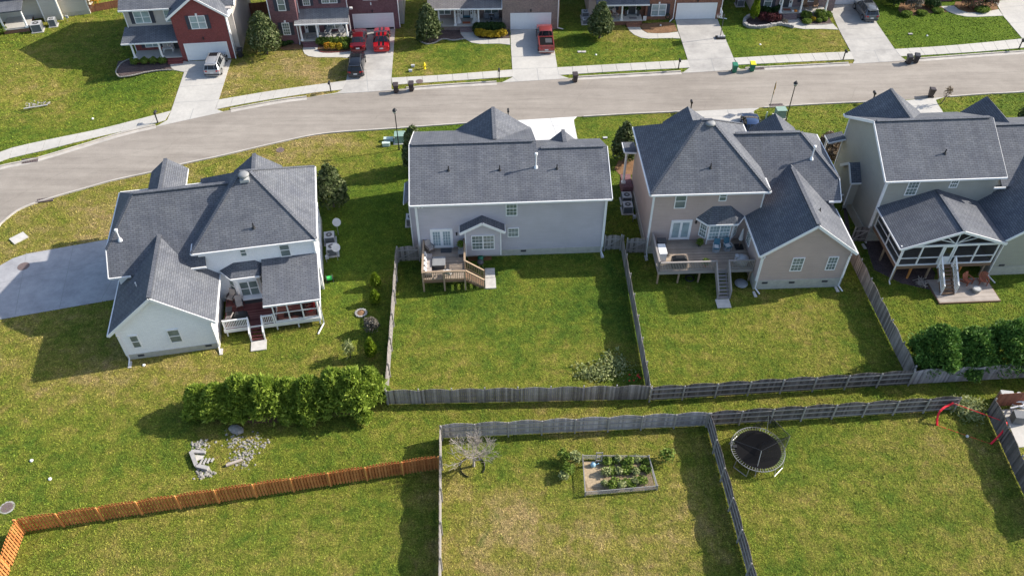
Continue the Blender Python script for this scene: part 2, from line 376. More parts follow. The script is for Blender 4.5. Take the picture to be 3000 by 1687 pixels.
def mulch(name, c, c2):
    t = NT(name, 0.95, 0.1); p = t.pos(obj=False); n = t.noise(p, 9, 4, 0.8); n2 = t.noise(p, 1.5, 3, 0.6)
    k = t.mix(t.ramp(n, [(0.35, (0, 0, 0)), (0.65, (1, 1, 1))]), c, c2)
    t.col(t.mix(1.0, k, t.ramp(n2, [(0.3, (0.8,) * 3), (0.7, (1.2,) * 3)]), 'MULTIPLY')); t.bump(n, 0.6, 0.05); M[name] = t.mat
mulch("garden_soil", (0.17, 0.125, 0.075), (0.36, 0.28, 0.18)); mulch("mulch_dark", (0.055, 0.04, 0.04), (0.13, 0.10, 0.095)); mulch("mulch_brown", (0.13, 0.07, 0.04), (0.26, 0.16, 0.09))
def leafmat(name, c0, c1, c2, trans=0.2):
    t = NT(name, 0.65, 0.25)
    at = t.n("ShaderNodeAttribute", attribute_name="leaf")
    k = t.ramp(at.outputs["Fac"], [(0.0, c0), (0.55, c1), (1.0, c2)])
    t.col(k)
    if trans:
        tr = t.n("ShaderNodeBsdfTranslucent"); t.l(k, tr.inputs[0]); mx = t.n("ShaderNodeMixShader"); mx.inputs[0].default_value = trans
        o = [x for x in t.t.nodes if x.type == 'OUTPUT_MATERIAL'][0]
        t.l(t.b.outputs[0], mx.inputs[1]); t.l(tr.outputs[0], mx.inputs[2]); t.l(mx.outputs[0], o.inputs[0])
    M[name] = t.mat
leafmat("leaf_cypress", (0.08, 0.14, 0.018), (0.23, 0.32, 0.04), (0.54, 0.64, 0.12), 0.4)
leafmat("leaf_dark_cypress", (0.025, 0.065, 0.014), (0.09, 0.19, 0.032), (0.30, 0.46, 0.09))
leafmat("leaf_holly", (0.025, 0.045, 0.014), (0.085, 0.115, 0.036), (0.30, 0.31, 0.16))
leafmat("leaf_bright", (0.07, 0.13, 0.006), (0.17, 0.25, 0.012), (0.33, 0.38, 0.04), 0.3)
leafmat("leaf_hedge", (0.018, 0.04, 0.01), (0.035, 0.075, 0.015), (0.07, 0.12, 0.03))
leafmat("leaf_yellow", (0.22, 0.16, 0.01), (0.48, 0.34, 0.02), (0.62, 0.50, 0.06), 0.3)
leafmat("leaf_orange", (0.35, 0.16, 0.02), (0.55, 0.27, 0.02), (0.60, 0.42, 0.05), 0.3)
leafmat("leaf_maroon", (0.05, 0.015, 0.018), (0.12, 0.03, 0.035), (0.20, 0.07, 0.06))
leafmat("leaf_silver", (0.10, 0.095, 0.07), (0.19, 0.17, 0.14), (0.33, 0.30, 0.25))
leafmat("leaf_brown", (0.10, 0.07, 0.05), (0.20, 0.15, 0.10), (0.32, 0.24, 0.16))
leafmat("leaf_pink", (0.06, 0.05, 0.03), (0.16, 0.13, 0.08), (0.50, 0.08, 0.12))
leafmat("leaf_weed", (0.17, 0.21, 0.07), (0.29, 0.33, 0.13), (0.50, 0.50, 0.28), 0.3)
leafmat("leaf_mid", (0.06, 0.11, 0.014), (0.15, 0.22, 0.032), (0.32, 0.40, 0.09), 0.3)
# ================================================================== ground, road, pavements
rng = np.random.default_rng(7)
TINT = [  # px, py, dryness, lushness
 (1500,1560,.86,0),(1350,1450,.70,0),(1700,1640,.76,0),(1650,1400,.55,.05),(1420,1300,.48,.05),(1900,1400,.62,0),(2000,1600,.70,0),(1800,1310,.60,0),
 (1450,900,.36,.15),(1250,1050,.58,0),(1600,1050,.48,.05),(1350,830,.30,.25),(1700,880,.28,.25),(1500,1000,.26,.30),(1750,1080,.55,0),
 (2400,1350,.45,.20),(2750,1400,.62,.0),(2300,1600,.50,.10),(2850,1580,.60,.05),(2600,1550,.45,.15),(2200,1250,.50,.10),
 (2150,1000,.50,.15),(2450,1030,.55,.10),(2050,900,.40,.30),(2350,920,.55,.05),
 (500,1250,.48,.10),(350,1100,.70,.0),(150,1250,.48,.15),(650,1130,.72,0),(250,1400,.45,.15),(850,1350,.42,.20),(900,1600,.55,.05),(450,1620,.62,0),(1150,1650,.55,.05),(700,1560,.50,.10),(1100,1480,.50,.1),(700,1250,.66,0),(80,1080,.62,0),(900,1100,.55,.1),
 (350,270,.28,.55),(120,230,.66,.05),(90,330,.66,.05),(200,130,.48,.2),(60,420,.35,.4),(450,180,.35,.4),(80,150,.55,.2),
 (850,200,.88,.0),(750,250,.70,.0),(980,210,.75,0),(700,215,.75,0),
 (1350,175,.35,.3),(1200,200,.62,0),(1460,190,.55,.05),(1700,130,.25,.6),(1850,150,.35,.4),(1640,160,.5,.1),(1800,105,.75,0),(2150,110,.2,.75),(2250,120,.38,.35),(2400,140,.62,.0),(2480,110,.6,0),
 (2700,100,.15,1),(2850,90,.15,1),(2600,40,.2,.8),
 (900,430,.80,.0),(750,470,.72,0),(600,490,.70,0),(350,610,.75,0),(150,630,.72,.0),(100,720,.7,0),(1050,480,.55,.2),(1300,390,.15,.8),(1150,600,.2,.7),(1020,700,.22,.65),(950,850,.35,.4),(1080,900,.35,.4),(900,960,.55,.1),
 (1800,360,.40,.4),(1720,390,.42,.3),(1900,345,.5,.2),(2350,340,.50,.30),(2480,340,.45,.3),(2850,300,.40,.40),(2950,330,.4,.4),
 (2800,900,.40,.45),(2950,850,.35,.5),(2700,960,.45,.4),(2900,950,.45,.3),
 (1500,1215,.62,.05),(1250,1230,.45,.2),(2200,1195,.50,.1),(2600,1160,.5,.1),(1150,1270,.45,.2)]
TP = np.array([[*(G(a, b))[:2], c, d] for a, b, c, d in TINT])
def tint_at(X, Y):
    dx = X[..., None] - TP[:, 0]; dy = Y[..., None] - TP[:, 1]
    wgt = 1.0 / ((dx * dx + dy * dy) + 3.0) ** 1.6
    wgt /= wgt.sum(-1, keepdims=True)
    return (wgt * TP[:, 2]).sum(-1), (wgt * TP[:, 3]).sum(-1)
def swale(X, Y):
    """shallow drainage dip across the upper left lawn"""
    cx, cy = G(215, 235)[:2]
    a = R(38); u = (X - cx) * np.cos(a) + (Y - cy) * np.sin(a); v = -(X - cx) * np.sin(a) + (Y - cy) * np.cos(a)
    return -1.0 * np.exp(-(v / 2.6) ** 2) * (1 / (1 + np.exp(-(u + 9) / 1.4))) * (1 / (1 + np.exp((u - 13) / 3.0)))
def make_ground():
    xs = np.concatenate([[-700, -300, -160], np.arange(-100, 101, 0.8), [160, 300, 700]])
    ys = np.concatenate([[-300, -60], np.arange(8, 150, 0.8), [180, 260, 400, 900]])
    X, Y = np.meshgrid(xs, ys); Z = swale(X, Y)
    v = np.stack([X, Y, Z], -1).reshape(-1, 3); nx, ny = len(xs), len(ys)
    i = (np.arange(ny - 1)[:, None] * nx + np.arange(nx - 1)[None, :]).ravel()
    f = np.stack([i, i + 1, i + nx + 1, i + nx], 1)
    me = D.meshes.new("ground"); me.vertices.add(len(v)); me.vertices.foreach_set("co", v.ravel())
    me.loops.add(f.size); me.loops.foreach_set("vertex_index", f.ravel()); me.polygons.add(len(f))
    me.polygons.foreach_set("loop_start", np.arange(0, f.size, 4)); me.update(calc_edges=True)
    r, g = tint_at(X, Y)
    c = np.zeros((len(v), 4), np.float32); c[:, 0] = r.ravel(); c[:, 1] = g.ravel(); c[:, 3] = 1
    a = me.attributes.new("tint", 'FLOAT_COLOR', 'POINT'); a.data.foreach_set("color", c.ravel())
    me.polygons.foreach_set("use_smooth", [True] * len(f))
    me.materials.append(M["grass"]); o = D.objects.new("ground", me); COL.objects.link(o); o["kind"] = "structure"
make_ground()

def smooth(pts, n=6):
    P = [Vector(p) for p in pts]; P = [P[0] * 2 - P[1]] + P + [P[-1] * 2 - P[-2]]; out = []
    for i in range(1, len(P) - 2):
        a, b, c, d = P[i - 1:i + 3]
        for k in range(n):
            t = k / n; out.append(0.5 * ((2 * b) + (c - a) * t + (2 * a - 5 * b + 4 * c - d) * t * t + (3 * b - a - 3 * c + d) * t ** 3))
    out.append(P[-2]); return out
def gp(l, z=0.0): return [G(a, b, z) for a, b in l]
NORTH = [(-420,640),(-250,575),(-110,525),(0,490),(103,468),(235,429),(373,388),(500,360),(649,328),(809,298),(917,284),(1042,272),(1166,262),(1321,250),(1503,239.5),(1717,227),(1916,216),(2071,208),(2250,199),(2504,186),(2641,178),(2883,160),(3000,152),(3300,128)]
SOUTH = [(-330,1150),(-230,960),(-130,800),(-60,717),(0,657),(61,612),(145,582),(235,556),(328,530),(446,504),(535,481),(657,455),(798,422),(948,392),(1150,377),(1386,360),(1514,352.5),(1681,343.5),(1850,334),(2040,325.5),(2208,317),(2386,306),(2557,298),(2666,292),(2778,284),(2883,276),(3000,269.5),(3300,246)]
def strip(name, A, B, mat, z, kind="structure", n=240):
    A = smooth(A); B = smooth(B)
    def res(P):
        L = [0]
        for a, b in zip(P[:-1], P[1:]): L.append(L[-1] + (b - a).length)
        out = []; j = 0
        for i in range(n + 1):
            t = L[-1] * i / n
            while j < len(L) - 2 and L[j + 1] < t: j += 1
            out.append(P[j].lerp(P[j + 1], (t - L[j]) / max(1e-6, L[j + 1] - L[j])))
        return out
    A = res(A); B = res(B); m = MB()
    for i in range(n):
        m.face([(A[i].x, A[i].y, z), (A[i + 1].x, A[i + 1].y, z), (B[i + 1].x, B[i + 1].y, z), (B[i].x, B[i].y, z)])
    o = m.build(name, mat); o["kind"] = kind; return o
strip("road", gp(SOUTH), gp(NORTH), M["asphalt"], 0.012)

def road_seams():
    """paving seam down the middle of the road and a few wandering cracks"""
    A = smooth(gp(SOUTH)); B = smooth(gp(NORTH)); g = random.Random(12); m = MB()
    def res(P, n=300):
        L = [0]
        for a, b in zip(P[:-1], P[1:]): L.append(L[-1] + (b - a).length)
        o = []; j = 0
        for i in range(n + 1):
            t = L[-1] * i / n
            while j < len(L) - 2 and L[j + 1] < t: j += 1
            o.append(P[j].lerp(P[j + 1], (t - L[j]) / max(1e-6, L[j + 1] - L[j])))
        return o
    A = res(A); B = res(B)
    for f, w_, keep in ((0.5, 0.035, 0.85), (0.27, 0.02, 0.35), (0.76, 0.02, 0.35)):
        q = [a.lerp(b, f + 0.004 * math.sin(i * 0.37)) for i, (a, b) in enumerate(zip(A, B))]
        for i in range(len(q) - 1):
            if g.random() > keep: continue
            a, b = q[i], q[i + 1]; d = (b - a).normalized(); s_ = Vector((-d.y, d.x, 0)) * w_ * g.uniform(0.5, 1.2) / 2
            m.face([(v.x, v.y, 0.016) for v in (a - s_, b - s_, b + s_, a + s_)])
    for i in (70, 118, 163, 196, 231):
        a, b = A[i], B[i]; n = 16; P = [a.lerp(b, 0.04 + 0.92 * k / n) + Vector((g.uniform(-.18, .18), 0, 0)) for k in range(n + 1)]
        P = P[:g.randint(7, 16)]
        for p, q in zip(P[:-1], P[1:]):
            d = (q - p).normalized(); s_ = Vector((-d.y, d.x, 0)) * g.uniform(0.012, 0.03) / 2
            m.face([(v.x, v.y, 0.017) for v in (p - s_, q - s_, q + s_, p + s_)])
    m.build("road_seam", M["tar"])["kind"] = "structure"
road_seams()

def path_between(P, x0, x1):
    """portion of a world polyline between two survey columns"""
    return [p for p in P if x0 <= p.x <= x1]
def ribbon(m, P, w0, w1, z0, z1, mi=0):
    """raised strip beside polyline P, from offset w0 to w1 on its left side"""
    for i in range(len(P) - 1):
        a, b = P[i], P[i + 1]
        def nrm(k):
            q = (P[min(k + 1, len(P) - 1)] - P[max(k - 1, 0)]).normalized(); return Vector((-q.y, q.x, 0))
        na, nb = nrm(i), nrm(i + 1)
        c = [a + na * w0, b + nb * w0, b + nb * w1, a + na * w1]
        T = [Vector((q.x, q.y, z1)) for q in c]; Bq = [Vector((q.x, q.y, z0)) for q in c]
        m.face(T, mi); m.face([Bq[0], Bq[1], T[1], T[0]], mi); m.face([Bq[2], Bq[3], T[3], T[2]], mi)
        if i == 0: m.face([Bq[3], Bq[0], T[0], T[3]], mi)
        if i == len(P) - 2: m.face([Bq[1], Bq[2], T[2], T[1]], mi)
def seg(P, a, b):
    """resample 0.5 m, keep the part between survey pixels columns a..b (measured along x)"""
    S = []
    for p, q in zip(P[:-1], P[1:]):
        k = max(1, int((q - p).length / 0.5))
        for i in range(k): S.append(p.lerp(q, i / k))
    S.append(P[-1])
    xa, xb = G(*a).x, G(*b).x
    return [p for p in S if xa <= p.x <= xb]
NP = smooth(gp(NORTH)); SP = smooth(gp(SOUTH))
kb = MB()
for a, b in (((-420,640),(455,372)), ((655,327),(905,285)), ((1172,262),(1470,241)), ((1668,230),(2000,212)), ((2172,203),(2500,186)), ((2652,178),(3300,128))):
    ribbon(kb, seg(NP, a, b), 0.0, 0.16, -0.05, 0.13); ribbon(kb, seg(NP, a, b), -0.50, -0.002, -0.05, 0.02)
for a, b in (((-330,1150),(1470,355)), ((1700,342),(2010,328)), ((2225,316),(2650,293)), ((2765,285),(3300,246))):
    ribbon(kb, seg(SP, a, b), -0.16, 0.0, -0.05, 0.13)
kb.build("kerb", M["kerb_concrete"])["kind"] = "structure"

SW = [([(-300,575),(-150,520),(0,446),(124,414),(280,382),(404,351),(501,326)], [(-300,612),(-150,548),(0,474),(124,443),(280,404),(404,376),(484,354)]),
      ([(641,293.5),(714,281),(793,268),(886,254.7),(1015,237.6)], [(631,322),(700,308),(793,292),(917,273),(1003,264)]),
      ([(1147,229.5),(1296,221),(1400,213),(1501,205.5)], [(1150,250),(1321,238.5),(1400,233),(1503,226)]),
      ([(1633,199),(1822.7,188),(2015,177.3)], [(1637,221.5),(1822.7,209.5),(2022,199.5)]),
      ([(2149,171.3),(2355,158.8),(2492,152.8)], [(2163,191),(2355,181.9),(2502,175)]),
      ([(2621,145.5),(2759,136.6),(2883,126),(2992,115),(3250,90)], [(2638,166.5),(2759,160),(2883,151.5),(3000,141),(3260,117)])]
m = MB(); SWP = []
for A, B in SW:
    A = smooth(gp(A)); B = smooth(gp(B)); SWP.append([(p.x, p.y) for p in A + B[::-1]]); L = sum((b - a).length for a, b in zip(A[:-1], A[1:])); n = max(2, int(L / 1.55))
    def res(P):
        LL = [0]
        for a, b in zip(P[:-1], P[1:]): LL.append(LL[-1] + (b - a).length)
        o = []; j = 0
        for i in range(n + 1):
            t = LL[-1] * i / n
            while j < len(LL) - 2 and LL[j + 1] < t: j += 1
            o.append(P[j].lerp(P[j + 1], (t - LL[j]) / max(1e-6, LL[j + 1] - LL[j])))
        return o
    A = res(A); B = res(B)
    for i in range(n):
        d = (A[i + 1] - A[i]).normalized() * 0.016; e = (B[i + 1] - B[i]).normalized() * 0.016
        c = [B[i] + e, B[i + 1] - e, A[i + 1] - d, A[i] + d]
        m.face([(q.x, q.y, 0.05) for q in c])
        for k in range(4):
            p, q = c[k], c[(k + 1) % 4]; m.face([(p.x, p.y, -0.02), (q.x, q.y, -0.02), (q.x, q.y, 0.05), (p.x, p.y, 0.05)])
m.build("sidewalk", M["walk_concrete"])["kind"] = "structure"

PAVED = []
def flat(name, pts, mat, z, joints=(), kind="structure", edge=True):
    P = [G(a, b) for a, b in pts]; m = MB()
    area = sum(P[i].x * P[(i + 1) % len(P)].y - P[(i + 1) % len(P)].x * P[i].y for i in range(len(P)))
    if area < 0: P = P[::-1]
    if name != "gravel_patch": PAVED.append([(p.x, p.y) for p in P])
    m.prism([(p.x, p.y) for p in P], -0.04, z)
    if joints:
        for a, b in joints:
            p, q = G(*a), G(*b); d = (q - p).normalized(); s = Vector((-d.y, d.x, 0)) * 0.022
            m.face([(v.x, v.y, z + 0.004) for v in (p - s, q - s, q + s, p + s)], 1)
    o = m.build(name, [mat, M["mid_grey"]] if joints else mat); o["kind"] = kind; return o
flat("driveway", [(553,181),(678,176),(641,293),(631,320),(655,329),(500,363),(455,373),(490,353),(501.6,326),(540,212)], M["concrete"], 0.036,
     [((528,256),(657,246)),((512,302),(640,294)),((567,320),(556,352)),((541,211),(667,205))])
flat("driveway", [(1033,87),(1158,82),(1147,228),(1147,262),(1160,265),(986,276),(905,286),(986,273),(1003,264),(1014,237),(1029,174)], M["concrete_stained"], 0.036,
     [((1018,207),(1150,204)),((1072,205),(1079,269)),((1014,241),(1147,236)),((1030,172),(1152,168))])
flat("driveway", [(1495.6,88),(1616,86),(1625.5,155),(1633,199),(1638,220.5),(1668,231),(1560,237.5),(1470,243),(1502.6,227),(1501,203.5),(1496.5,133)], M["concrete"], 0.036,
     [((1500,168),(1627,165)),((1502,204),(1633,199)),((1573,201),(1578,237)),((1503,228),(1517,239))])
flat("driveway", [(1979,58),(2101,56.5),(2149,171),(2163,200),(2172,205),(1998,215.5),(2021,199),(2015,177),(1995,115),(1987,93)], M["concrete_stained"], 0.036,
     [((2001,133),(2128,126)),((2017,178),(2149,170)),((2083,174),(2093,210))])
flat("driveway", [(2427,17),(2541,9),(2569.6,70),(2621,145),(2638,166),(2655,179),(2498,188),(2503,178.6),(2492,152),(2458,88.5)], M["concrete_stained"], 0.036,
     [((2472,118),(2596,112)),((2494,152),(2622,146)),((2562,150),(2576,183)),((2456,88),(2570,82))])
flat("driveway", [(2905,5),(3150,-15),(3250,95),(2994,113),(2939,48),(2921,15.5)], M["concrete"], 0.036, [((2930,24),(3100,8)),((2955,70),(3120,55))])
flat("driveway", [(1475,358),(1514,353.5),(1690,343),(1681,352),(1683,366),(1700,450),(1545,455),(1500,400)], M["concrete_bright"], 0.036,
     [((1500,374),(1685,368)),((1612,348),(1640,420)),((1560,413),(1695,407))])
flat("driveway", [(2010,328),(2225,317),(2208,326),(2211,345),(2225,378),(2230,400),(2090,410),(2063,345)], M["concrete"], 0.036, [((2040,344),(2211,337)),((2130,322),(2137,342))])
flat("driveway", [(2640,296),(2767,285.5),(2741,294),(2747,306),(2768,338),(2775,350),(2690,355)], M["concrete"], 0.036, [((2660,312),(2752,307))])
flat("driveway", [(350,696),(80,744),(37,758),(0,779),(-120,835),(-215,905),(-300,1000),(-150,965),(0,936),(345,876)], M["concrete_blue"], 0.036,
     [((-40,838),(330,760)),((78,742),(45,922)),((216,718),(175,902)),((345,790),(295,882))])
for pts, jt in (([(499,183),(500,197),(509,206),(541,212.5),(553,183.5),(538,179)], ()),
            ([(888,139),(887.5,149),(892.5,159),(904,165.6),(926,169),(1000,169),(1027,171.6),(1028,150),(985,153),(945.5,154),(930.6,146),(930,139)], ()),
            ([(1349,93),(1350,101),(1362,115),(1381,126),(1407,130),(1463,129),(1494.5,132.5),(1493.5,113.8),(1440,115),(1405.7,114.4),(1390,103),(1385.6,93)], (((1431,115),(1431,130)),((1462,114),(1462,129)))),
            ([(1838.5,81),(1843.7,91),(1857.7,103),(1878.7,112),(1899.6,114.4),(1960,113),(1993,114),(1986,94.6),(1960,98),(1926,99.6),(1896,98),(1880,89),(1875,81)], (((1926,99),(1928,113)),)),
            ([(2295,58),(2306,70),(2326,82),(2356,86.5),(2410,86),(2456,88),(2440,71),(2400,74),(2371.6,73.4),(2347,66),(2336.6,56)], (((2360,73),(2360,86)),)),
            ([(2756,20),(2777,35),(2800,43.7),(2829.5,49.8),(2861,50.7),(2900,49),(2938,47.5),(2925.6,28.8),(2882,36.7),(2836.5,38.4),(2808.6,29.7),(2794.6,18)], (((2860,39),(2863,50)),))):
    flat("footpath", pts, M["walk_concrete"], 0.040, jt)
def bed(pts, mat, z=0.03, label=None):
    flat("mulch_bed", pts, mat, z)
bed([(347,180),(343,190),(341,205),(346,218),(356,223.5),(385,221),(420,214),(450,209),(499,206),(508,206),(499,197),(498,184),(499,172),(385,176)], M["mulch_dark"])
bed([(931,138),(931.5,146),(946,153.3),(985,152.4),(1026,149.3),(1030,118),(930,122)], M["mulch_brown"])
bed([(820,142),(832,148),(860,146),(886,143),(884,120),(830,128)], M["mulch_brown"], 0.02)
bed([(1225,108),(1232,120),(1248,129),(1272,127),(1290,117),(1305,115.5),(1325,119),(1352,116),(1361,114),(1349,101),(1348,88),(1290,90),(1240,95)], M["mulch_dark"])
bed([(1387,92),(1391,102),(1406,113.6),(1440,114),(1493.5,112.8),(1493.5,90)], M["mulch_dark"])
bed([(1877,75),(1881,88),(1897,97),(1926,98.6),(1960,97),(1985,93),(1976,70),(1960,66),(1880,70)], M["mulch_brown"])
bed([(2184,62),(2190,76),(2215,80),(2260,75),(2290,72),(2305,72),(2294,58),(2290,50),(2210,40),(2190,48)], M["mulch_dark"])
bed([(2337,54),(2348,65),(2372,72.5),(2400,72),(2438,70),(2428,50),(2340,45)], M["mulch_dark"])
bed([(2630,30),(2650,48),(2680,46),(2720,40),(2775,36),(2756,20),(2740,8),(2640,5)], M["mulch_brown"], 0.02)
bed([(2795,17),(2810,29),(2838,37.6),(2882,36),(2924,28),(2918,8),(2800,5)], M["mulch_brown"], 0.02)
bed([(1372,765),(1440,762),(1440,748),(1420,742),(1370,748)], M["soil_red"], 0.02)
bed([(1812,470),(1870,462),(1885,500),(1865,513),(1815,512),(1800,495)], M["mulch_brown"], 0.02)
bed([(690,1215),(1090,1195),(1040,1212),(900,1232),(740,1240),(610,1222)], M["mulch_brown"], 0.012)
bed([(2430,520),(2495,520),(2480,600),(2492,690),(2520,700),(2480,700),(2465,560)], M["mulch_dark"], 0.012)
bed([(2530,700),(2560,790),(2640,830),(2730,850),(2740,800),(2700,740),(2620,700)], M["mulch_dark"], 0.012)
def edging(name, pts, w, h, mat, label):
    P = smooth(gp(pts), 5); m = MB(); rr = random.Random(len(pts))
    d = 0; i = 0
    for a, b in zip(P[:-1], P[1:]):
        n = max(1, int((b - a).length / 0.3))
        for k in range(n):
            p = a.lerp(b, k / n); q = a.lerp(b, (k + 0.9) / n); hh = h * rr.uniform(0.8, 1.15)
            m.bar((p.x, p.y, hh / 2), (q.x, q.y, hh / 2), w * rr.uniform(0.8, 1.2), hh)
    o = m.build(name, mat); tag(o, label, "edging"); return o
edging("stone_edging", [(396,170),(375,177),(357,186),(346,200),(340,212),(347,224),(356,227),(385,223),(420,215),(450,210),(480,207),(510,206)], 0.13, 0.12, M["stone_white"], "pale stone edging round the dark bed by the silver car")
edging("stone_edging", [(1231,122),(1248,130),(1272,127.5),(1290,118),(1305,116),(1325,119.5),(1345,117.5),(1362,114.5)], 0.14, 0.12, M["stone_grey"], "thin wavy stone edging below the tall evergreen at the brown brick porch")
edging("stone_edging", [(2197,50),(2184,58),(2180,70),(2190,80),(2212,83),(2240,82),(2262,77),(2285,74),(2305,77),(2326,83)], 0.35, 0.34, M["stone_grey"], "low curved grey stone retaining edge round the maroon shrubs")
edging("stone_edging", [(2338,56),(2347,67),(2356,72),(2375,74),(2410,73.5),(2440,71)], 0.12, 0.10, M["stone_white"], "white stone edging round the green shrub bed beside the dark grey car")
edging("brick_edging", [(931,147),(946,155),(985,155),(1026,151)], 0.12, 0.10, M["brick_red"], "dark red brick edging in front of the orange shrubs")
# ================================================================== houses
X3, Y3, Z3 = Vector((1, 0, 0)), Vector((0, 1, 0)), Vector((0, 0, 1))
def win(par, c, w, h, u=(1, 0, 0), double=False, grid=None, pane='glass', sash=True, shut=False, key=False, name='window', sw=0.42):
    c = Vector(c); u = Vector(u); n = u.cross(Z3); t = 0.075; f = MB()
    def mem(dx, dz, a, b, d=0.08, off=0.03): f.obox(c + u * dx + Z3 * dz + n * off, u, n, Z3, a, d, b)
    mem(0, t / 2, w, t); mem(0, h - t / 2, w, t)
    mem(-w / 2 + t / 2, h / 2, t, h - 2 * t, 0.078); mem(w / 2 - t / 2, h / 2, t, h - 2 * t, 0.078)
    cols = [(-w / 2 + t, w / 2 - t)]
    if double:
        mem(0, h / 2, 0.10, h - 2 * t, 0.076); cols = [(-w / 2 + t, -0.05), (0.05, w / 2 - t)]
    for a, b in cols:
        m_ = (a + b) / 2
        if sash: mem(m_, h / 2, b - a, 0.06, 0.066)
        if grid:
            gx, gy = grid
            for i in range(1, gx): mem(a + (b - a) * i / gx, h / 2, 0.022, h - 2 * t, 0.040, 0.035)
            for j in range(1, gy):
                if sash and gy % 2 == 0 and j == gy // 2: continue
                mem(m_, t + (h - 2 * t) * j / gy, b - a, 0.022, 0.036, 0.035)
    if key: f.obox(c + Z3 * (h + 0.14) + n * 0.03, u, n, Z3, 0.2, 0.1, 0.26)
    o = f.build(name, M["white_paint"], par)
    g = MB(); g.obox(c + Z3 * h / 2 + n * 0.018, u, n, Z3, w - 0.1, 0.03, h - 0.1); g.build("pane", M[pane], o)
    if shut:
        for s in (-1, 1):
            q = MB(); cc = c + u * s * (w / 2 + sw / 2 + 0.01) + Z3 * h / 2 + n * 0.025
            q.obox(cc, u, n, Z3, sw, 0.05, h + 0.04)
            k = int(h / 0.12)
            for i in range(k): q.obox(cc + Z3 * (-h / 2 + 0.1 + (h - 0.2) * i / max(1, k - 1)) + n * 0.03, u, n, Z3, sw - 0.12, 0.02, 0.05)
            q.build("shutter", M["shutter_navy"], par)
    return o
def door(par, c, w, h, mat, u=(1, 0, 0), panes=0, side=0.0, glassmat='glass', wreath=False, name='door'):
    c = Vector(c); u = Vector(u); n = u.cross(Z3); f = MB()
    for dx in (-1, 1): f.obox(c + u * dx * (w / 2 + side + 0.05) + Z3 * h / 2 + n * 0.04, u, n, Z3, 0.10, 0.09, h)
    f.obox(c + Z3 * (h + 0.05) + n * 0.04, u, n, Z3, w + 2 * side + 0.2, 0.09, 0.1)
    fr = f.build(name, M["white_paint"], par)
    if side:
        for s in (-1, 1):
            q = MB(); q.obox(c + u * s * (w / 2 + side / 2) + Z3 * h / 2 + n * 0.02, u, n, Z3, side, 0.05, h)
            o = q.build("sidelight", M["white_paint"], fr)
            q = MB()
            for i in range(4): q.obox(c + u * s * (w / 2 + side / 2) + Z3 * (0.65 + i * (h - 0.7) / 4) + n * 0.05, u, n, Z3, side * 0.5, 0.02, (h - 0.7) / 4 - 0.08)
            q.build("sidelight_glass", M["glass_dark"], fr)
    q = MB(); q.obox(c + Z3 * h / 2 + n * 0.02, u, n, Z3, w, 0.05, h)
    if not panes:
        for zz in (0.28, 0.72):
            for s in (-1, 1): q.obox(c + Z3 * h * zz + u * s * w * 0.23 + n * 0.05, u, n, Z3, w * 0.34, 0.02, h * 0.3)
    q.build("door_leaf", mat, fr)
    if panes:
        q = MB(); gx, gy = panes
        for lx in ((-w / 4, w / 2 - 0.22), (w / 4, w / 2 - 0.22)) if w > 1.3 else ((0, w - 0.3),):
            for i in range(gx):
                for j in range(gy):
                    q.obox(c + u * (lx[0] + lx[1] * ((i + 0.5) / gx - 0.5)) + Z3 * (0.28 + (h - 0.45) * (j + 0.5) / gy) + n * 0.05, u, n, Z3, lx[1] / gx - (0.04 if gx > 1 else 0), 0.02, (h - 0.45) / gy - (0.04 if gy > 1 else 0))
        q.build("pane", M[glassmat], fr)
    q = MB(); q.cyl(c + u * (w * 0.42 if w < 1.3 else 0.1) + Z3 * 1.0 + n * 0.04, c + u * (w * 0.42 if w < 1.3 else 0.1) + Z3 * 1.0 + n * 0.12, 0.03); q.build("handle", M["galvanised"], fr)
    return fr
def garage(par, c, w, h, u=(1, 0, 0), lift=0.0):
    c = Vector(c); u = Vector(u); n = u.cross(Z3); f = MB(); t = 0.11
    for s in (-1, 1): f.obox(c + u * s * (w / 2 + t / 2) + Z3 * h / 2 + n * 0.03, u, n, Z3, t, 0.08, h)
    f.obox(c + Z3 * (h + t / 2) + n * 0.03, u, n, Z3, w + 2 * t, 0.08, t)
    fr = f.build("garage_door_frame", M["white_paint"], par)
    q = MB(); k = 4; hh = (h - lift) / k
    for i in range(k):
        q.obox(c + Z3 * (lift + hh * (i + 0.5)) + n * 0.012, u, n, Z3, w, 0.03, hh - 0.025)
        for j in range(8): q.obox(c + u * (-w / 2 + w * (j + 0.5) / 8) + Z3 * (lift + hh * (i + 0.5)) + n * 0.03, u, n, Z3, w / 8 - 0.14, 0.012, hh - 0.2)
    q.obox(c + Z3 * (lift + (h - lift) / 2) + n * 0.004, u, n, Z3, w, 0.012, h - lift)
    q.build("garage_door", M["garage_white"], par)
    if lift:
        q = MB(); q.obox(c + Z3 * lift / 2 + n * 0.004, u, n, Z3, w, 0.01, lift); q.build("garage_opening", M["black_metal"], par)
def gabx(r, x0, x1, ya, za, yr, zr, yb, zb):
    r.slab([(x0, ya, za), (x1, ya, za), (x1, yr, zr), (x0, yr, zr)]); r.slab([(x0, yr, zr), (x1, yr, zr), (x1, yb, zb), (x0, yb, zb)])
def gaby(r, y0, y1, xa, za, xr, zr, xb, zb):
    r.slab([(xa, y0, za), (xr, y0, zr), (xr, y1, zr), (xa, y1, za)]); r.slab([(xr, y0, zr), (xb, y0, zb), (xb, y1, zb), (xr, y1, zr)])
def hip(r, x0, x1, y0, y1, ze, xa, xb, yr, zr):
    A, B, C_, D_ = (x0, y0, ze), (x1, y0, ze), (x1, y1, ze), (x0, y1, ze); P, Q = (xa, yr, zr), (xb, yr, zr)
    r.slab([A, B, Q, P]); r.slab([B, C_, Q]); r.slab([C_, D_, P, Q]); r.slab([D_, A, P])
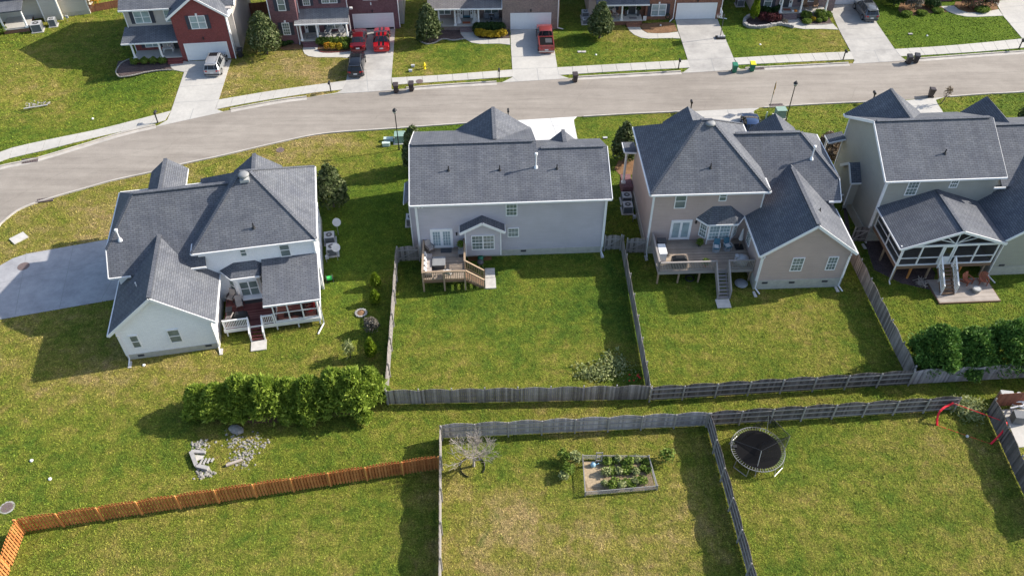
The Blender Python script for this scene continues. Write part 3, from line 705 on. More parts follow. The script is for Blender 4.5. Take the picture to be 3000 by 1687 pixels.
def eave(f, a, b, w=0.11, h=0.15):
    a = Vector(a); b = Vector(b); d = (b - a).normalized(); s = d.cross(Z3) * (w / 2 - 0.01)
    f.bar(a + s - Z3 * 0.10, b + s - Z3 * 0.10, w, h)
def rake(f, a, b, n, w=0.06, h=0.24):
    a = Vector(a); b = Vector(b); n = Vector(n) * 0.02
    f.bar(a + n - Z3 * 0.10, b + n - Z3 * 0.10, w, h)
def cap(r, a, b, w=0.32, h=0.07):
    a = Vector(a); b = Vector(b); r.bar(a + Z3 * 0.02, b + Z3 * 0.02, w, h)
def spout(par, x, y, zt, kick=(0, -0.7), ov=0.35, dirn=(0, -1)):
    m = MB(); dx, dy = dirn
    p = [Vector((x + dx * ov, y + dy * ov, zt - 0.1)), Vector((x + dx * 0.06, y + dy * 0.06, zt - 0.5)), Vector((x + dx * 0.06, y + dy * 0.06, 0.18)), Vector((x + dx * 0.06 + kick[0], y + dy * 0.06 + kick[1], 0.06))]
    for a, b in zip(p[:-1], p[1:]): m.bar(a, b, 0.085, 0.085)
    return m.build("downspout", M["white_paint"], par)
def corner(f, x, y, z0, z1, s=0.10): f.box(x - s / 2, x + s / 2, y - s / 2, y + s / 2, z0, z1)
def vents(par, pts, y=0.0):
    for x, z in pts:
        m = MB(); m.box(x - 0.24, x + 0.24, y - 0.03, y + 0.02, z - 0.09, z + 0.11, 0)
        for i in range(3): m.box(x - 0.2, x + 0.2, y - 0.05, y - 0.03, z - 0.05 + i * 0.05, z - 0.03 + i * 0.05, 0)
        m.build("crawl_vent", M["dark_grey"], par)
def pipe_vent(par, x, y, z, h=0.45, mat="black_metal", r=0.05):
    m = MB(); m.cyl((x, y, z - 0.1), (x, y, z + h), r); m.cyl((x, y, z - 0.05), (x, y, z + 0.12), 0.16, 0.07); return m.build("vent_pipe", M[mat], par)
def flue(par, x, y, z, h=1.3):
    m = MB(); m.cyl((x, y, z - 0.1), (x, y, z + h), 0.055, n=12); m.cyl((x, y, z - 0.05), (x, y, z + 0.2), 0.2, 0.08, 12)
    m.cyl((x, y, z + h - 0.05), (x, y, z + h + 0.12), 0.12, 0.12, 12); m.cyl((x, y, z + h + 0.12), (x, y, z + h + 0.16), 0.14, 0.08, 12)
    return m.build("flue_pipe", M["white_metal"], par)
def turbine(par, x, y, z):
    m = MB(); m.box(x - 0.36, x + 0.36, y - 0.36, y + 0.36, z - 0.2, z + 0.05); m.cyl((x, y, z), (x, y, z + 0.2), 0.24, n=14); p = m.build("roof_vent", M["ac_grey"], par)
    m = MB(); m.lathe((x, y, z + 0.2), [(0.30, 0), (0.42, 0.06), (0.44, 0.16), (0.34, 0.27), (0.12, 0.32)], 18); m.build("vent_hood", M["mid_grey"], p, smooth=True)
def column(par, x, y, z0, z1, mat="white_paint", r=0.12):
    m = MB(); m.box(x - r * 1.5, x + r * 1.5, y - r * 1.5, y + r * 1.5, z0, z0 + 0.14); m.cyl((x, y, z0 + 0.14), (x, y, z1 - 0.12), r, r * 0.85, 12); m.box(x - r * 1.3, x + r * 1.3, y - r * 1.3, y + r * 1.3, z1 - 0.12, z1)
    return m.build("column", M[mat], par)
def railing(par, p, q, h=0.92, mat="white_paint", step=0.125, bs=0.045, posts=True, ps=0.10, capw=0.12, name="railing"):
    p = Vector(p); q = Vector(q); m = MB(); m.bar(p + Z3 * h, q + Z3 * h, capw, 0.045); m.bar(p + Z3 * (h - 0.07), q + Z3 * (h - 0.07), 0.05, 0.07); m.bar(p + Z3 * 0.1, q + Z3 * 0.1, 0.05, 0.07)
    L = Vector((q.x - p.x, q.y - p.y, 0)).length; n = max(2, int(L / step))
    for i in range(1, n):
        a = p.lerp(q, i / n); m.box(a.x - bs / 2, a.x + bs / 2, a.y - bs / 2, a.y + bs / 2, a.z + 0.1, a.z + h - 0.05)
    m.build(name, M[mat], par)
    if posts:
        for a in (p, q):
            k = MB(); k.box(a.x - ps / 2, a.x + ps / 2, a.y - ps / 2, a.y + ps / 2, a.z - 0.3, a.z + h + 0.08); k.build("railing_post", M[mat], par)
def post(par, x, y, z0, z1, mat, s=0.12, name="post"):
    m = MB(); m.box(x - s / 2, x + s / 2, y - s / 2, y + s / 2, z0, z1); return m.build(name, M[mat], par)
def steps(par, x0, x1, y0, y1, z0, z1, n, mat, along='y', name="stairs", solid=False):
    """treads from (y0,z0) to (y1,z1)"""
    m = MB()
    for i in range(n):
        a = y0 + (y1 - y0) * i / n; b = y0 + (y1 - y0) * (i + 1) / n; z = z0 + (z1 - z0) * (i + 1) / (n + 1)
        lo, hi = min(a, b), max(a, b)
        zb = 0.0 if solid else z - 0.05
        if along == 'y': m.box(x0, x1, lo + (0 if solid else 0.01), hi, zb, z)
        else: m.box(lo, hi - (0 if solid else 0.01), x0, x1, zb, z)
    if not solid:
        for s in (x0 + 0.05, x1 - 0.05):
            if along == 'y': m.bar((s, y0, z0 - 0.25), (s, y1, z1 - 0.12), 0.05, 0.22)
            else: m.bar((y0, s, z0 - 0.25), (y1, s, z1 - 0.12), 0.05, 0.22)
    return m.build(name, M[mat], par)
def house(o, yaw, label): return empty("house", (o[0], o[1], 0), R(yaw), label, "house")
def light(par, c, mat="black_metal"):
    m = MB(); c = Vector(c); m.box(c.x - 0.06, c.x + 0.06, c.y - 0.14, c.y - 0.02, c.z - 0.14, c.z + 0.12); m.cyl(c + Vector((0, -0.08, 0.12)), c + Vector((0, -0.08, 0.2)), 0.09, 0.02, 8); m.build("wall_light", M[mat], par)

# ---------------------------------------------------------------- H1 : white brick house with the red deck
def house_white():
    h = house((-23.149, 43.647), 10.3, "white brick house with grey hip roofs and a red deck")
    w = MB()
    w.profy([(-6.88, 0), (0, 0), (0, 3.35), (-3.44, 6.1), (-6.88, 3.35)], 0, 6.5)           # rear wing
    w.profx([(4.95, 0), (13.2, 0), (13.2, 5.8), (6.4, 5.8), (4.95, 4.72)], -7.1, -0.7)         # garage block
    w.profy([(-7.05, 5.8), (-0.75, 5.8), (-2.8, 7.2), (-5.2, 7.2)], 8.2, 10.0)
    w.box(-0.7, 8.25, 5.1, 14.1, 0, 5.75)                                                    # main block
    w.prism([(0.85, 5.2), (1.72, 4.2), (3.3, 4.2), (3.9, 5.2)], 0.5, 3.55)                   # bay
    w.profy([(-5.0, 5.0), (-2.5, 5.0), (-2.5, 6.1), (-3.75, 6.95), (-5.0, 6.1)], 12.9, 15.7)
    w.profy([(2.0, 5.0), (5.6, 5.0), (5.6, 6.1), (3.8, 7.25), (2.0, 6.1)], 13.9, 14.7)
    w.build("wall", M["brick_white"], h)
    f = MB(); f.box(-6.93, 0.05, -0.05, 0.0, 0, 0.55); f.box(-6.93, -6.88, -0.05, 5.0, 0, 0.55); f.box(-7.15, -7.1, 4.9, 13, 0, 0.5); f.box(8.25, 8.3, 5.1, 14.1, 0, 0.5); f.box(0.0, 0.05, 0.0, 4.9, 0, 0.55)
    f.split("foundation", M["foundation"], h)
    r = MB()
    hip(r, -1.05, 8.63, 4.75, 14.5, 5.9, 3.35, 4.05, 9.6, 9.7)
    # garage block: hipped left end, rear slope sweeping lower
    r.slab([(-7.55, 4.5, 4.7), (-0.72, 4.5, 4.7), (-0.1, 5.4, 5.41), (2.6, 9.6, 8.7), (-5.2, 9.6, 8.7), (-7.55, 6.28, 6.05)])
    r.slab([(-7.55, 6.28, 6.05), (-5.2, 9.6, 8.7), (-7.55, 13.6, 6.05)])
    r.slab([(-7.55, 13.6, 6.05), (-5.2, 9.6, 8.7), (2.6, 9.6, 8.7), (2.6, 13.6, 6.05)])
    r.slab([(-0.95, 4.5, 4.72), (-0.2, 4.5, 4.72), (-0.2, 5.25, 5.3), (-0.95, 5.25, 5.3)])
    gaby(r, -0.3, 7.2, -7.4, 3.2, -3.48, 6.45, 0.45, 3.2)
    gaby(r, 10.2, 16.1, -5.3, 6.0, -3.75, 7.25, -2.2, 6.0)
    gaby(r, 10.5, 14.95, 1.75, 6.0, 3.8, 7.55, 5.85, 6.0)
    r.slab([(3.95, 0.85, 3.1), (8.35, 0.85, 3.1), (8.35, 5.1, 4.15), (3.95, 5.1, 4.15)])
    r.slab([(1.42, 3.95, 3.5), (3.7, 3.95, 3.5), (3.45, 5.1, 4.15), (1.75, 5.1, 4.15)]); r.slab([(0.52, 5.1, 3.5), (1.42, 3.95, 3.5), (1.75, 5.1, 4.15)]); r.slab([(3.7, 3.95, 3.5), (4.2, 5.1, 3.5), (3.45, 5.1, 4.15)])
    cap(r, (-5.1, 9.6, 8.72), (2.5, 9.6, 8.72)); cap(r, (-3.48, -0.25, 6.47), (-3.48, 6.8, 6.47)); cap(r, (-3.75, 16.0, 7.27), (-3.75, 11, 7.27)); cap(r, (3.8, 14.9, 7.57), (3.8, 12, 7.57))
    for a, b in (((3.35, 9.6, 9.7), (-1.05, 4.75, 5.9)), ((4.05, 9.6, 9.7), (8.63, 4.75, 5.9)), ((4.05, 9.6, 9.7), (8.63, 14.5, 5.9)), ((3.3, 9.6, 9.7), (4.1, 9.6, 9.7)), ((-5.2, 9.6, 8.7), (-7.55, 6.28, 6.05))): cap(r, a, b, 0.26, 0.04)
    rf = r.build("roof", M["roof_slate"], h)
    f = MB()
    eave(f, (-1.05, 4.75, 5.9), (8.63, 4.75, 5.9)); eave(f, (8.63, 4.75, 5.9), (8.63, 14.5, 5.9)); eave(f, (-1.05, 6.6, 5.9), (-1.05, 4.75, 5.9))
    eave(f, (-7.55, 4.5, 4.7), (-5.9, 4.5, 4.7)); eave(f, (-1.6, 4.5, 4.7), (-0.2, 4.5, 4.7)); eave(f, (-7.55, 13.6, 6.05), (-7.55, 6.28, 6.05)); rake(f, (-7.55, 4.5, 4.7), (-7.55, 6.28, 6.05), (-1, 0, 0))
    eave(f, (-7.4, 7.0, 3.2), (-7.4, -0.3, 3.2)); eave(f, (0.45, -0.3, 3.2), (0.45, 5.0, 3.2)); rake(f, (-7.4, -0.3, 3.2), (-3.48, -0.3, 6.45), (0, -1, 0)); rake(f, (-3.48, -0.3, 6.45), (0.45, -0.3, 3.2), (0, -1, 0))
    eave(f, (3.95, 0.85, 3.1), (8.35, 0.85, 3.1)); eave(f, (8.35, 0.85, 3.1), (8.35, 5.1, 4.15), 0.06); eave(f, (1.42, 3.95, 3.5), (3.7, 3.95, 3.5)); eave(f, (0.52, 5.1, 3.5), (1.42, 3.95, 3.5), 0.07)
    eave(f, (-2.2, 16.1, 6.0), (-2.2, 13.6, 6.0)[:3]); eave(f, (-7.55, 13.6, 6.05)[:3], (-7.5, 13.6, 6.05)); eave(f, (2.6, 13.62, 6.05), (-7.55, 13.62, 6.05))
    f.split("gutter", M["white_paint"], h)
    # screened porch + red deck
    dk = MB(); dk.box(0.45, 8.0, 1.02, 5.1, 0.72, 0.85); dk.build("deck_floor", M["deck_red"], h)
    b = MB(); b.box(0.45, 2.45, 0.97, 1.02, 0.5, 0.86); b.box(3.5, 8.02, 0.97, 1.02, 0.5, 0.86); b.box(8.0, 8.05, 1.02, 5.1, 0.5, 0.86); b.box(2.45, 3.5, 0.97, 1.02, 0.72, 0.86); b.build("deck_skirt", M["white_paint"], h)
    for x in (0.6, 4.5, 6.2, 7.9): post(h, x, 1.1, 0, 0.72, "white_paint", 0.1, "deck_post")
    railing(h, (0.55, 1.08, 0.85), (2.45, 1.08, 0.85), 0.9); railing(h, (3.55, 1.08, 0.85), (4.4, 1.08, 0.85), 0.9)
    steps(h, 2.5, 3.5, 1.0, 0.1, 0.85, 0.0, 4, "wood_red")
    railing(h, (2.47, 1.0, 0.8), (2.47, 0.15, 0.0), 0.9); railing(h, (3.53, 1.0, 0.8), (3.53, 0.15, 0.0), 0.9)
    fr = MB()
    for x in (4.55, 5.67, 6.77, 7.95): fr.box(x - 0.05, x + 0.05, 1.05, 1.15, 0.86, 2.95)
    fr.box(4.5, 8.0, 1.06, 1.14, 1.82, 1.88); fr.box(4.5, 8.0, 1.04, 1.16, 0.86, 1.0); fr.box(4.5, 8.0, 1.04, 1.16, 2.86, 2.98)
    for y in (2.4, 3.7): fr.box(7.9, 8.0, y - 0.04, y + 0.04, 0.86, 3.3); fr.box(4.5, 4.6, y - 0.04, y + 0.04, 0.86, 3.3)
    fr.box(7.92, 7.98, 1.1, 5.1, 1.82, 1.88); fr.box(7.9, 8.0, 1.1, 5.1, 0.86, 1.0); fr.box(4.52, 4.58, 1.1, 5.1, 0.86, 1.0)
    fr.build("porch_frame", M["white_paint"], h)
    s = MB(); s.face([(4.5, 1.1, 0.9), (8.0, 1.1, 0.9), (8.0, 1.1, 2.9), (4.5, 1.1, 2.9)]); s.face([(7.95, 1.1, 0.9), (7.95, 5.1, 0.9), (7.95, 5.1, 3.9), (7.95, 1.1, 2.9)])
    s.build("insect_screen", M["net_mesh"], h)
    for x, z, ww, hh in ((-5.83, 1.21, 0.52, 1.4), (-2.9, 1.24, 0.78, 1.45)): win(h, (x, 0, z), ww + 0.15, hh)
    win(h, (2.75, 5.1, 4.72), 0.55, 0.82); win(h, (5.95, 5.1, 4.17), 0.85, 1.4)
    win(h, (2.6, 4.2, 1.25), 1.5, 1.6, double=True)
    win(h, (1.27, 4.7, 1.3), 0.75, 1.5, u=Vector((0.87, -1.0, 0)).normalized()); win(h, (3.6, 4.7, 1.3), 0.6, 1.5, u=Vector((0.6, 1.0, 0)).normalized())
    win(h, (0, 2.8, 1.3), 0.9, 1.4, u=(0, 1, 0))
    for y in (6.2, 8.4, 11.5): win(h, (8.25, y, 1.5 if y > 8 else 4.0), 0.9, 1.4, u=(0, 1, 0))
    vents(h, [(-5.88, 0.34), (-0.75, 0.42)], -0.05)
    turbine(h, 3.62, 9.1, 9.35); pipe_vent(h, 3.9, 5.9, 6.85); flue(h, -6.45, 6.8, 6.45, 0.95)
    m = MB(); m.cyl((-5.1, 2.7, 5.0), (-5.1, 2.7, 5.5), 0.05); m.build("vent_pipe", M["white_metal"], h)
    for a in ((-6.8, -0.02, 3.2, (0, -0.6), 0.3), (-0.02, -0.02, 3.2, (0.1, -0.6), 0.3), (8.2, 1.0, 3.1, (-0.5, -1.0), 0.15)): spout(h, *a)
    f = MB(); corner(f, -0.02, -0.02, 0.5, 3.2); corner(f, 8.25, 5.1, 0, 5.6, 0.14); corner(f, -6.9, -0.02, 0.5, 3.2); f.split("corner_trim", M["white_paint"], h)
    m = MB(); m.box(-7.75, -7.1, 11.8, 12.0, 0, 2.3); m.build("side_trim", M["white_paint"], h)
    garage(h, (-7.1, 9.5, 0.04), 4.9, 2.15, u=(0, -1, 0))
    return h
H1 = house_white()

# ---------------------------------------------------------------- H2 : lavender house
def house_lavender():
    h = house((-8.027, 53.896), 2.7, "lavender grey sided house with a plain gable roof and small rear bay")
    w = MB()
    w.profx([(0, 0), (10.0, 0), (10.0, 6.05), (4.8, 8.45), (0, 6.28)], 0.0, 10.1)
    w.profx([(0.0, 0), (7.8, 0), (7.8, 6.3), (4.15, 8.14), (0.0, 6.28)], 10.1, 16.0)
    w.box(4.02, 7.08, -0.7, 0.0, 0.75, 3.55); w.profy([(4.02, 3.55), (7.08, 3.55), (5.52, 4.45)], -0.7, 0.0)
    w.profy([(3.7, 0), (10.0, 0), (10.0, 6.0), (6.87, 8.1), (3.7, 6.0)], 9.0, 10.4)
    w.profy([(11.4, 0), (14.7, 0), (14.7, 5.3), (13.05, 6.8), (11.4, 5.3)], 7.6, 8.3)
    w.box(-0.62, 0.0, 1.2, 3.4, 0.3, 5.6)
    w.build("wall", M["siding_lavender"], h)
    f = MB(); f.box(0.0, 16.05, -0.04, 0.0, 0, 0.68); f.box(16.0, 16.04, 0, 7.8, 0, 0.68); f.box(-0.04, 0, 0, 10, 0, 0.68); f.split("foundation", M["foundation"], h)
    r = MB()
    gabx(r, -0.4, 10.35, -0.4, 6.33, 4.8, 8.67, 10.4, 6.15)
    gabx(r, 10.35, 16.36, -0.4, 6.33, 4.15, 8.38, 8.1, 6.4)
    gaby(r, 5.6, 10.75, 3.35, 5.95, 6.87, 8.35, 10.35, 5.95)
    gaby(r, 5.2, 8.6, 11.1, 5.35, 13.05, 7.1, 15.0, 5.35)
    gaby(r, 10.5, 12.9, 6.9, 5.1, 8.2, 6.15, 9.5, 5.1)
    gaby(r, -1.0, 0.0, 3.6, 3.62, 5.52, 4.68, 7.42, 3.62)
    r.slab([(-1.0, 0.9, 5.5), (-0.4, 0.9, 5.95), (-0.4, 3.7, 5.95), (-1.0, 3.7, 5.5)])
    cap(r, (-0.2, 4.8, 8.69), (10.1, 4.8, 8.69), 0.36, 0.09); cap(r, (10.7, 4.15, 8.4), (16.1, 4.15, 8.4), 0.36, 0.09); cap(r, (6.87, 5.6, 8.37), (6.87, 10.6, 8.37)); cap(r, (13.05, 6.6, 7.12), (13.05, 8.55, 7.12))
    r.build("roof", M["roof_slate"], h)
    f = MB()
    eave(f, (-0.4, -0.4, 6.33), (16.36, -0.4, 6.33)); rake(f, (-0.4, -0.4, 6.33), (-0.4, 4.8, 8.67), (-1, 0, 0)); rake(f, (-0.4, 10.4, 6.15), (-0.4, 4.8, 8.67), (-1, 0, 0))
    rake(f, (16.36, -0.4, 6.33), (16.36, 4.15, 8.38), (1, 0, 0)); rake(f, (3.6, -1.0, 3.62), (5.52, -1.0, 4.68), (0, -1, 0)); rake(f, (5.52, -1.0, 4.68), (7.42, -1.0, 3.62), (0, -1, 0))
    eave(f, (3.6, 0, 3.62), (3.6, -1.0, 3.62), 0.07); eave(f, (7.42, -1.0, 3.62), (7.42, 0, 3.62), 0.07); eave(f, (10.35, 6.5, 5.95)[:3], (10.35, 10.7, 5.95)[:3]); eave(f, (3.35, 10.7, 5.95), (3.35, 7, 5.95))
    eave(f, (-1.0, 3.7, 5.5), (-1.0, 0.9, 5.5), 0.07)
    f.split("gutter", M["white_paint"], h)
    f = MB(); corner(f, 0.03, -0.03, 0.3, 6.2, 0.13); corner(f, 16.0, -0.03, 0.68, 6.2, 0.12); corner(f, 4.05, -0.7, 0.75, 3.6, 0.10); corner(f, 7.05, -0.7, 0.75, 3.6, 0.10); corner(f, -0.62, 1.2, 0.3, 5.55, 0.09); f.split("corner_trim", M["white_paint"], h)
    win(h, (8.02, 0, 4.53), 0.98, 1.6, grid=(3, 4)); win(h, (8.16, 0, 2.17), 0.98, 1.0, grid=(3, 4))
    win(h, (5.53, -0.7, 1.45), 1.98, 1.62, double=True, grid=(3, 4))
    door(h, (2.0, 0, 1.2), 1.72, 2.02, M["white_paint"], panes=(3, 5), glassmat='glass_blue')
    light(h, (3.3, 0, 2.75)); vents(h, [(9.05, 0.5)], -0.04)
    m = MB(); m.box(0.35, 0.5, -0.12, 0, 6.0, 6.1); m.cyl((0.38, -0.1, 6.0), (0.3, -0.28, 5.9), 0.06, 0.08); m.cyl((0.55, -0.1, 6.0), (0.62, -0.28, 5.9), 0.06, 0.08); m.build("flood_light", M["white_paint"], h)
    for x, y in ((2.87, 2.45), (7.15, 2.35), (11.95, 2.3)): pipe_vent(h, x, y, 6.33 + .45 * (y + .4))
    flue(h, 10.2, 2.5, 7.6, 1.3)
    spout(h, 15.9, 0, 6.3, (0.15, -0.6)); spout(h, 0.12, 0, 6.3, (0.0, -0.1))
    # deck
    z = 1.2
    m = MB(); m.box(0.42, 3.95, -3.98, -0.02, z - 0.05, z); m.build("deck_floor", M["deck_grey"], h)
    m = MB(); m.box(0.40, 3.97, -4.03, -3.985, z - 0.3, z - 0.01); m.box(0.37, 0.415, -4.0, 0, z - 0.3, z - 0.01); m.box(3.955, 4.0, -4.0, 0, z - 0.3, z - 0.01)
    for x in (1.2, 2.1, 3.0): m.box(x - 0.03, x + 0.03, -3.95, -0.05, z - 0.28, z - 0.06)
    m.build("deck_joist", M["wood_brown"], h)
    for x in (0.43, 2.18, 3.92): post(h, x, -4.1, 0, z + 1.0, "wood_tan", 0.13)
    for x in (0.43, 3.92): post(h, x, -0.1, 0, z + 1.0, "wood_brown", 0.13)
    railing(h, (0.43, -4.05, z), (3.92, -4.05, z), 0.98, "wood_tan", 0.15, 0.05, False, capw=0.16); railing(h, (0.43, -4.0, z), (0.43, -0.1, z), 0.98, "wood_tan", 0.15, 0.05, False, capw=0.16); railing(h, (3.94, -2.85, z), (3.94, -0.1, z), 0.98, "wood_tan", 0.15, 0.05, False, capw=0.16)
    post(h, 3.94, -2.85, 0, z + 1.0, "wood_tan", 0.13)
    steps(h, -3.98, -2.9, 4.0, 5.55, z, 0.0, 6, "wood_brown", along='x')
    for y in (-4.03, -2.87):
        railing(h, (4.0, y, z), (5.5, y, 0.05), 0.98, "wood_tan", 0.15, 0.05, False, capw=0.14); post(h, 5.52, y, 0, 1.05, "wood_tan", 0.11)
    m = MB(); m.box(1.85, 2.8, -0.72, -0.12, z + 0.004, z + 0.02); o = m.build("door_mat", M["dark_grey"]); o.location = h.location; o.rotation_euler = h.rotation_euler; tag(o, "dark door mat outside the french doors of the lavender house", "mat")
    return h
H2 = house_lavender()

# ---------------------------------------------------------------- H3 : tan house
def house_tan():
    h = house((11.799, 54.452), 2.3, "pinkish tan sided house with a steep hip roof and a long grey deck")
    w = MB()
    w.box(0, 9.25, 0, 9.2, 0, 6.75)
    w.profx([(0.8, 0), (8.1, 0), (8.1, 6.0), (2.3, 6.0), (0.8, 5.1)], 9.25, 15.9)
    w.profy([(8.4, 0), (15.7, 0), (15.7, 4.05), (12.08, 6.85), (8.4, 4.05)], -4.85, 1.5)
    w.prism([(4.3, 0.1), (4.98, -0.68), (7.03, -0.68), (7.72, 0.1)], 0.9, 3.85)
    w.profy([(2.9, 5.0), (6.2, 5.0), (6.2, 6.9), (4.55, 7.95), (2.9, 6.9)], 8.9, 10.2)
    w.profy([(10.8, 0), (14.2, 0), (14.2, 6.0), (12.5, 7.4), (10.8, 6.0)], 8.0, 9.4)
    w.build("wall", M["siding_tan"], h)
    f = MB(); f.box(8.35, 15.75, -4.9, -4.85, 0, 1.0); f.box(-0.05, 8.4, -0.05, 0, 0, 0.85); f.box(-0.05, 0, 0, 9.2, 0, 0.85); f.box(15.7, 15.76, -4.85, 0.8, 0, 1.0); f.box(8.34, 8.4, -4.85, 0, 0, 1.0); f.split("foundation", M["foundation"], h)
    r = MB()
    hip(r, -0.38, 9.6, -0.35, 9.5, 6.85, 4.25, 5.05, 4.6, 10.7)
    r.slab([(8.9, 0.45, 5.0), (16.25, 0.45, 5.0), (16.25, 2.0, 6.2), (13.3, 5.25, 8.75), (6.9, 5.25, 8.75), (8.9, 2.8, 6.83)])
    r.slab([(16.25, 2.0, 6.2), (16.25, 8.5, 6.2), (13.3, 5.25, 8.75)]); r.slab([(16.25, 8.5, 6.2), (7.0, 8.5, 6.2), (7.0, 5.25, 8.75), (13.3, 5.25, 8.75)])
    gaby(r, -5.1, 3.0, 8.1, 4.0, 12.12, 7.1, 16.08, 4.0)
    gaby(r, 5.0, 10.5, 2.5, 6.6, 4.6, 8.2, 6.7, 6.6); gaby(r, 5.5, 9.8, 10.4, 6.1, 12.5, 7.7, 14.6, 6.1)
    r.slab([(4.7, -0.95, 3.95), (7.3, -0.95, 3.95), (6.65, 0, 5.15), (5.15, 0, 5.15)]); r.slab([(3.95, 0, 3.95), (4.7, -0.95, 3.95), (5.15, 0, 5.15)]); r.slab([(7.3, -0.95, 3.95), (8.05, 0, 3.95), (6.65, 0, 5.15)])
    r.slab([(-1.1, 8.4, 4.9), (-0.05, 8.3, 4.9), (-0.05, 9.9, 4.9), (-1.1, 9.9, 4.9)])
    cap(r, (7.6, 5.25, 8.77), (13.2, 5.25, 8.77)); cap(r, (12.12, -5.0, 7.12), (12.12, 2.4, 7.12))
    for a, b in (((4.25, 4.6, 10.7), (-0.38, -0.35, 6.85)), ((5.05, 4.6, 10.7), (9.6, -0.35, 6.85)), ((5.05, 4.6, 10.7), (9.6, 9.5, 6.85)), ((4.2, 4.6, 10.7), (5.1, 4.6, 10.7)), ((13.3, 5.25, 8.75), (16.25, 2.0, 6.2))): cap(r, a, b, 0.26, 0.04)
    r.build("roof", M["roof_slate"], h)
    f = MB()
    eave(f, (-0.38, -0.35, 6.85), (9.6, -0.35, 6.85)); eave(f, (-0.38, 9.5, 6.85), (-0.38, -0.35, 6.85)); eave(f, (9.6, -0.35, 6.85), (9.6, 1.5, 6.85)); eave(f, (8.6, 0.45, 5.0), (9.6, 0.45, 5.0)); eave(f, (15.2, 0.45, 5.0), (16.25, 0.45, 5.0)); eave(f, (16.25, 2.0, 6.2), (16.25, 8.5, 6.2)); rake(f, (16.25, 0.45, 5.0), (16.25, 2.0, 6.2), (1, 0, 0))
    eave(f, (8.1, 0, 4.0), (8.1, -5.1, 4.0)); eave(f, (16.08, -5.1, 4.0), (16.08, 0.6, 4.0)); rake(f, (8.1, -5.1, 4.0), (12.12, -5.1, 7.1), (0, -1, 0)); rake(f, (12.12, -5.1, 7.1), (16.08, -5.1, 4.0), (0, -1, 0))
    eave(f, (4.7, -0.95, 3.95), (7.3, -0.95, 3.95), 0.08); eave(f, (3.95, 0, 3.95), (4.7, -0.95, 3.95), 0.07); eave(f, (7.3, -0.95, 3.95), (8.05, 0, 3.95), 0.07); eave(f, (-1.1, 9.9, 4.9), (-1.1, 8.4, 4.9)); eave(f, (-1.1, 8.4, 4.9), (-0.05, 8.3, 4.9)); eave(f, (9.6, 8.0, 6.85), (9.6, 9.5, 6.85))
    f.split("gutter", M["white_paint"], h)
    f = MB(); corner(f, 0, 0, 0.85, 6.7, 0.12); corner(f, 8.4, -4.85, 1.0, 3.95, 0.11); corner(f, 15.7, -4.85, 1.0, 3.95, 0.11); corner(f, 4.98, -0.68, 0.95, 3.85, 0.08); corner(f, 7.03, -0.68, 0.95, 3.85, 0.08); corner(f, 9.25, 0.0, 4.5, 6.7, 0.1); f.split("corner_trim", M["white_paint"], h)
    column(h, -0.9, 8.6, 1.2, 4.8); m = MB(); m.box(-1.0, -0.05, 7.9, 9.9, 0, 1.2); m.build("porch_base", M["brick_plum"], h)
    win(h, (2.3, 0, 5.05), 0.98, 1.55); win(h, (5.82, 0, 5.7), 0.66, 0.9)
    door(h, (2.73, 0, 1.55), 1.6, 2.08, M["white_paint"], panes=(1, 1), glassmat='glass_blue')
    win(h, (5.93, -0.68, 2.03), 1.85, 1.6, double=True, grid=(3, 4), pane='glass_blue')
    win(h, (4.64, -0.29, 2.03), 0.75, 1.6, u=Vector((0.68, -0.78, 0)).normalized(), grid=(3, 4)); win(h, (7.38, -0.29, 2.03), 0.7, 1.6, u=Vector((0.69, 0.78, 0)).normalized(), grid=(3, 4))
    win(h, (11.48, -4.85, 2.0), 1.0, 1.5, grid=(3, 4)); win(h, (14.36, -4.85, 2.0), 0.85, 1.5, grid=(3, 4)); win(h, (8.4, -1.3, 1.95), 0.95, 1.25, u=(0, -1, 0), grid=(3, 4))
    light(h, (3.95, 0, 3.5)); vents(h, [(9.2, 0.75), (11.5, 0.7), (14.3, 0.72)], -4.9)
    turbine(h, 4.95, 4.35, 10.15); pipe_vent(h, 4.72, 1.35, 8.15); flue(h, 14.0, 3.4, 7.25, 1.2); pipe_vent(h, 13.3, -2.2, 6.1, 0.35)
    spout(h, 0.05, 0, 6.8, (0.0, -0.5)); spout(h, 8.5, -4.85, 4.0, (0.25, -0.6), 0.3); spout(h, 15.6, -4.85, 4.0, (0.2, -0.6), 0.3)
    z = 1.5
    m = MB(); m.box(0.35, 8.33, -3.9, -0.06, z - 0.06, z); m.build("deck_floor", M["deck_grey"], h)
    m = MB(); m.box(0.3, 8.33, -3.96, -3.905, z - 0.32, z - 0.01); m.box(0.29, 0.345, -3.9, 0, z - 0.32, z - 0.01); m.build("deck_joist", M["wood_grey"], h)
    for x in (0.38, 2.12, 3.88, 8.2): post(h, x, -3.8, 0, z, "wood_tan", 0.13)
    railing(h, (0.35, -3.86, z), (5.08, -3.86, z), 0.95, "wood_grey", 0.13, 0.05, True, capw=0.16); railing(h, (6.12, -3.86, z), (8.28, -3.86, z), 0.95, "wood_grey", 0.13, 0.05, True, capw=0.16); railing(h, (0.35, -3.86, z), (0.35, -0.12, z), 0.95, "wood_grey", 0.13, 0.05, True, capw=0.16)
    steps(h, 5.12, 6.1, -3.9, -5.95, z, 0.0, 8, "wood_grey")
    railing(h, (5.08, -3.95, z), (5.08, -5.9, 0.0), 0.92, "wood_grey", 0.13, 0.05, True); railing(h, (6.13, -3.95, z), (6.13, -5.9, 0.0), 0.92, "wood_grey", 0.13, 0.05, True)
    return h
H3 = house_tan()

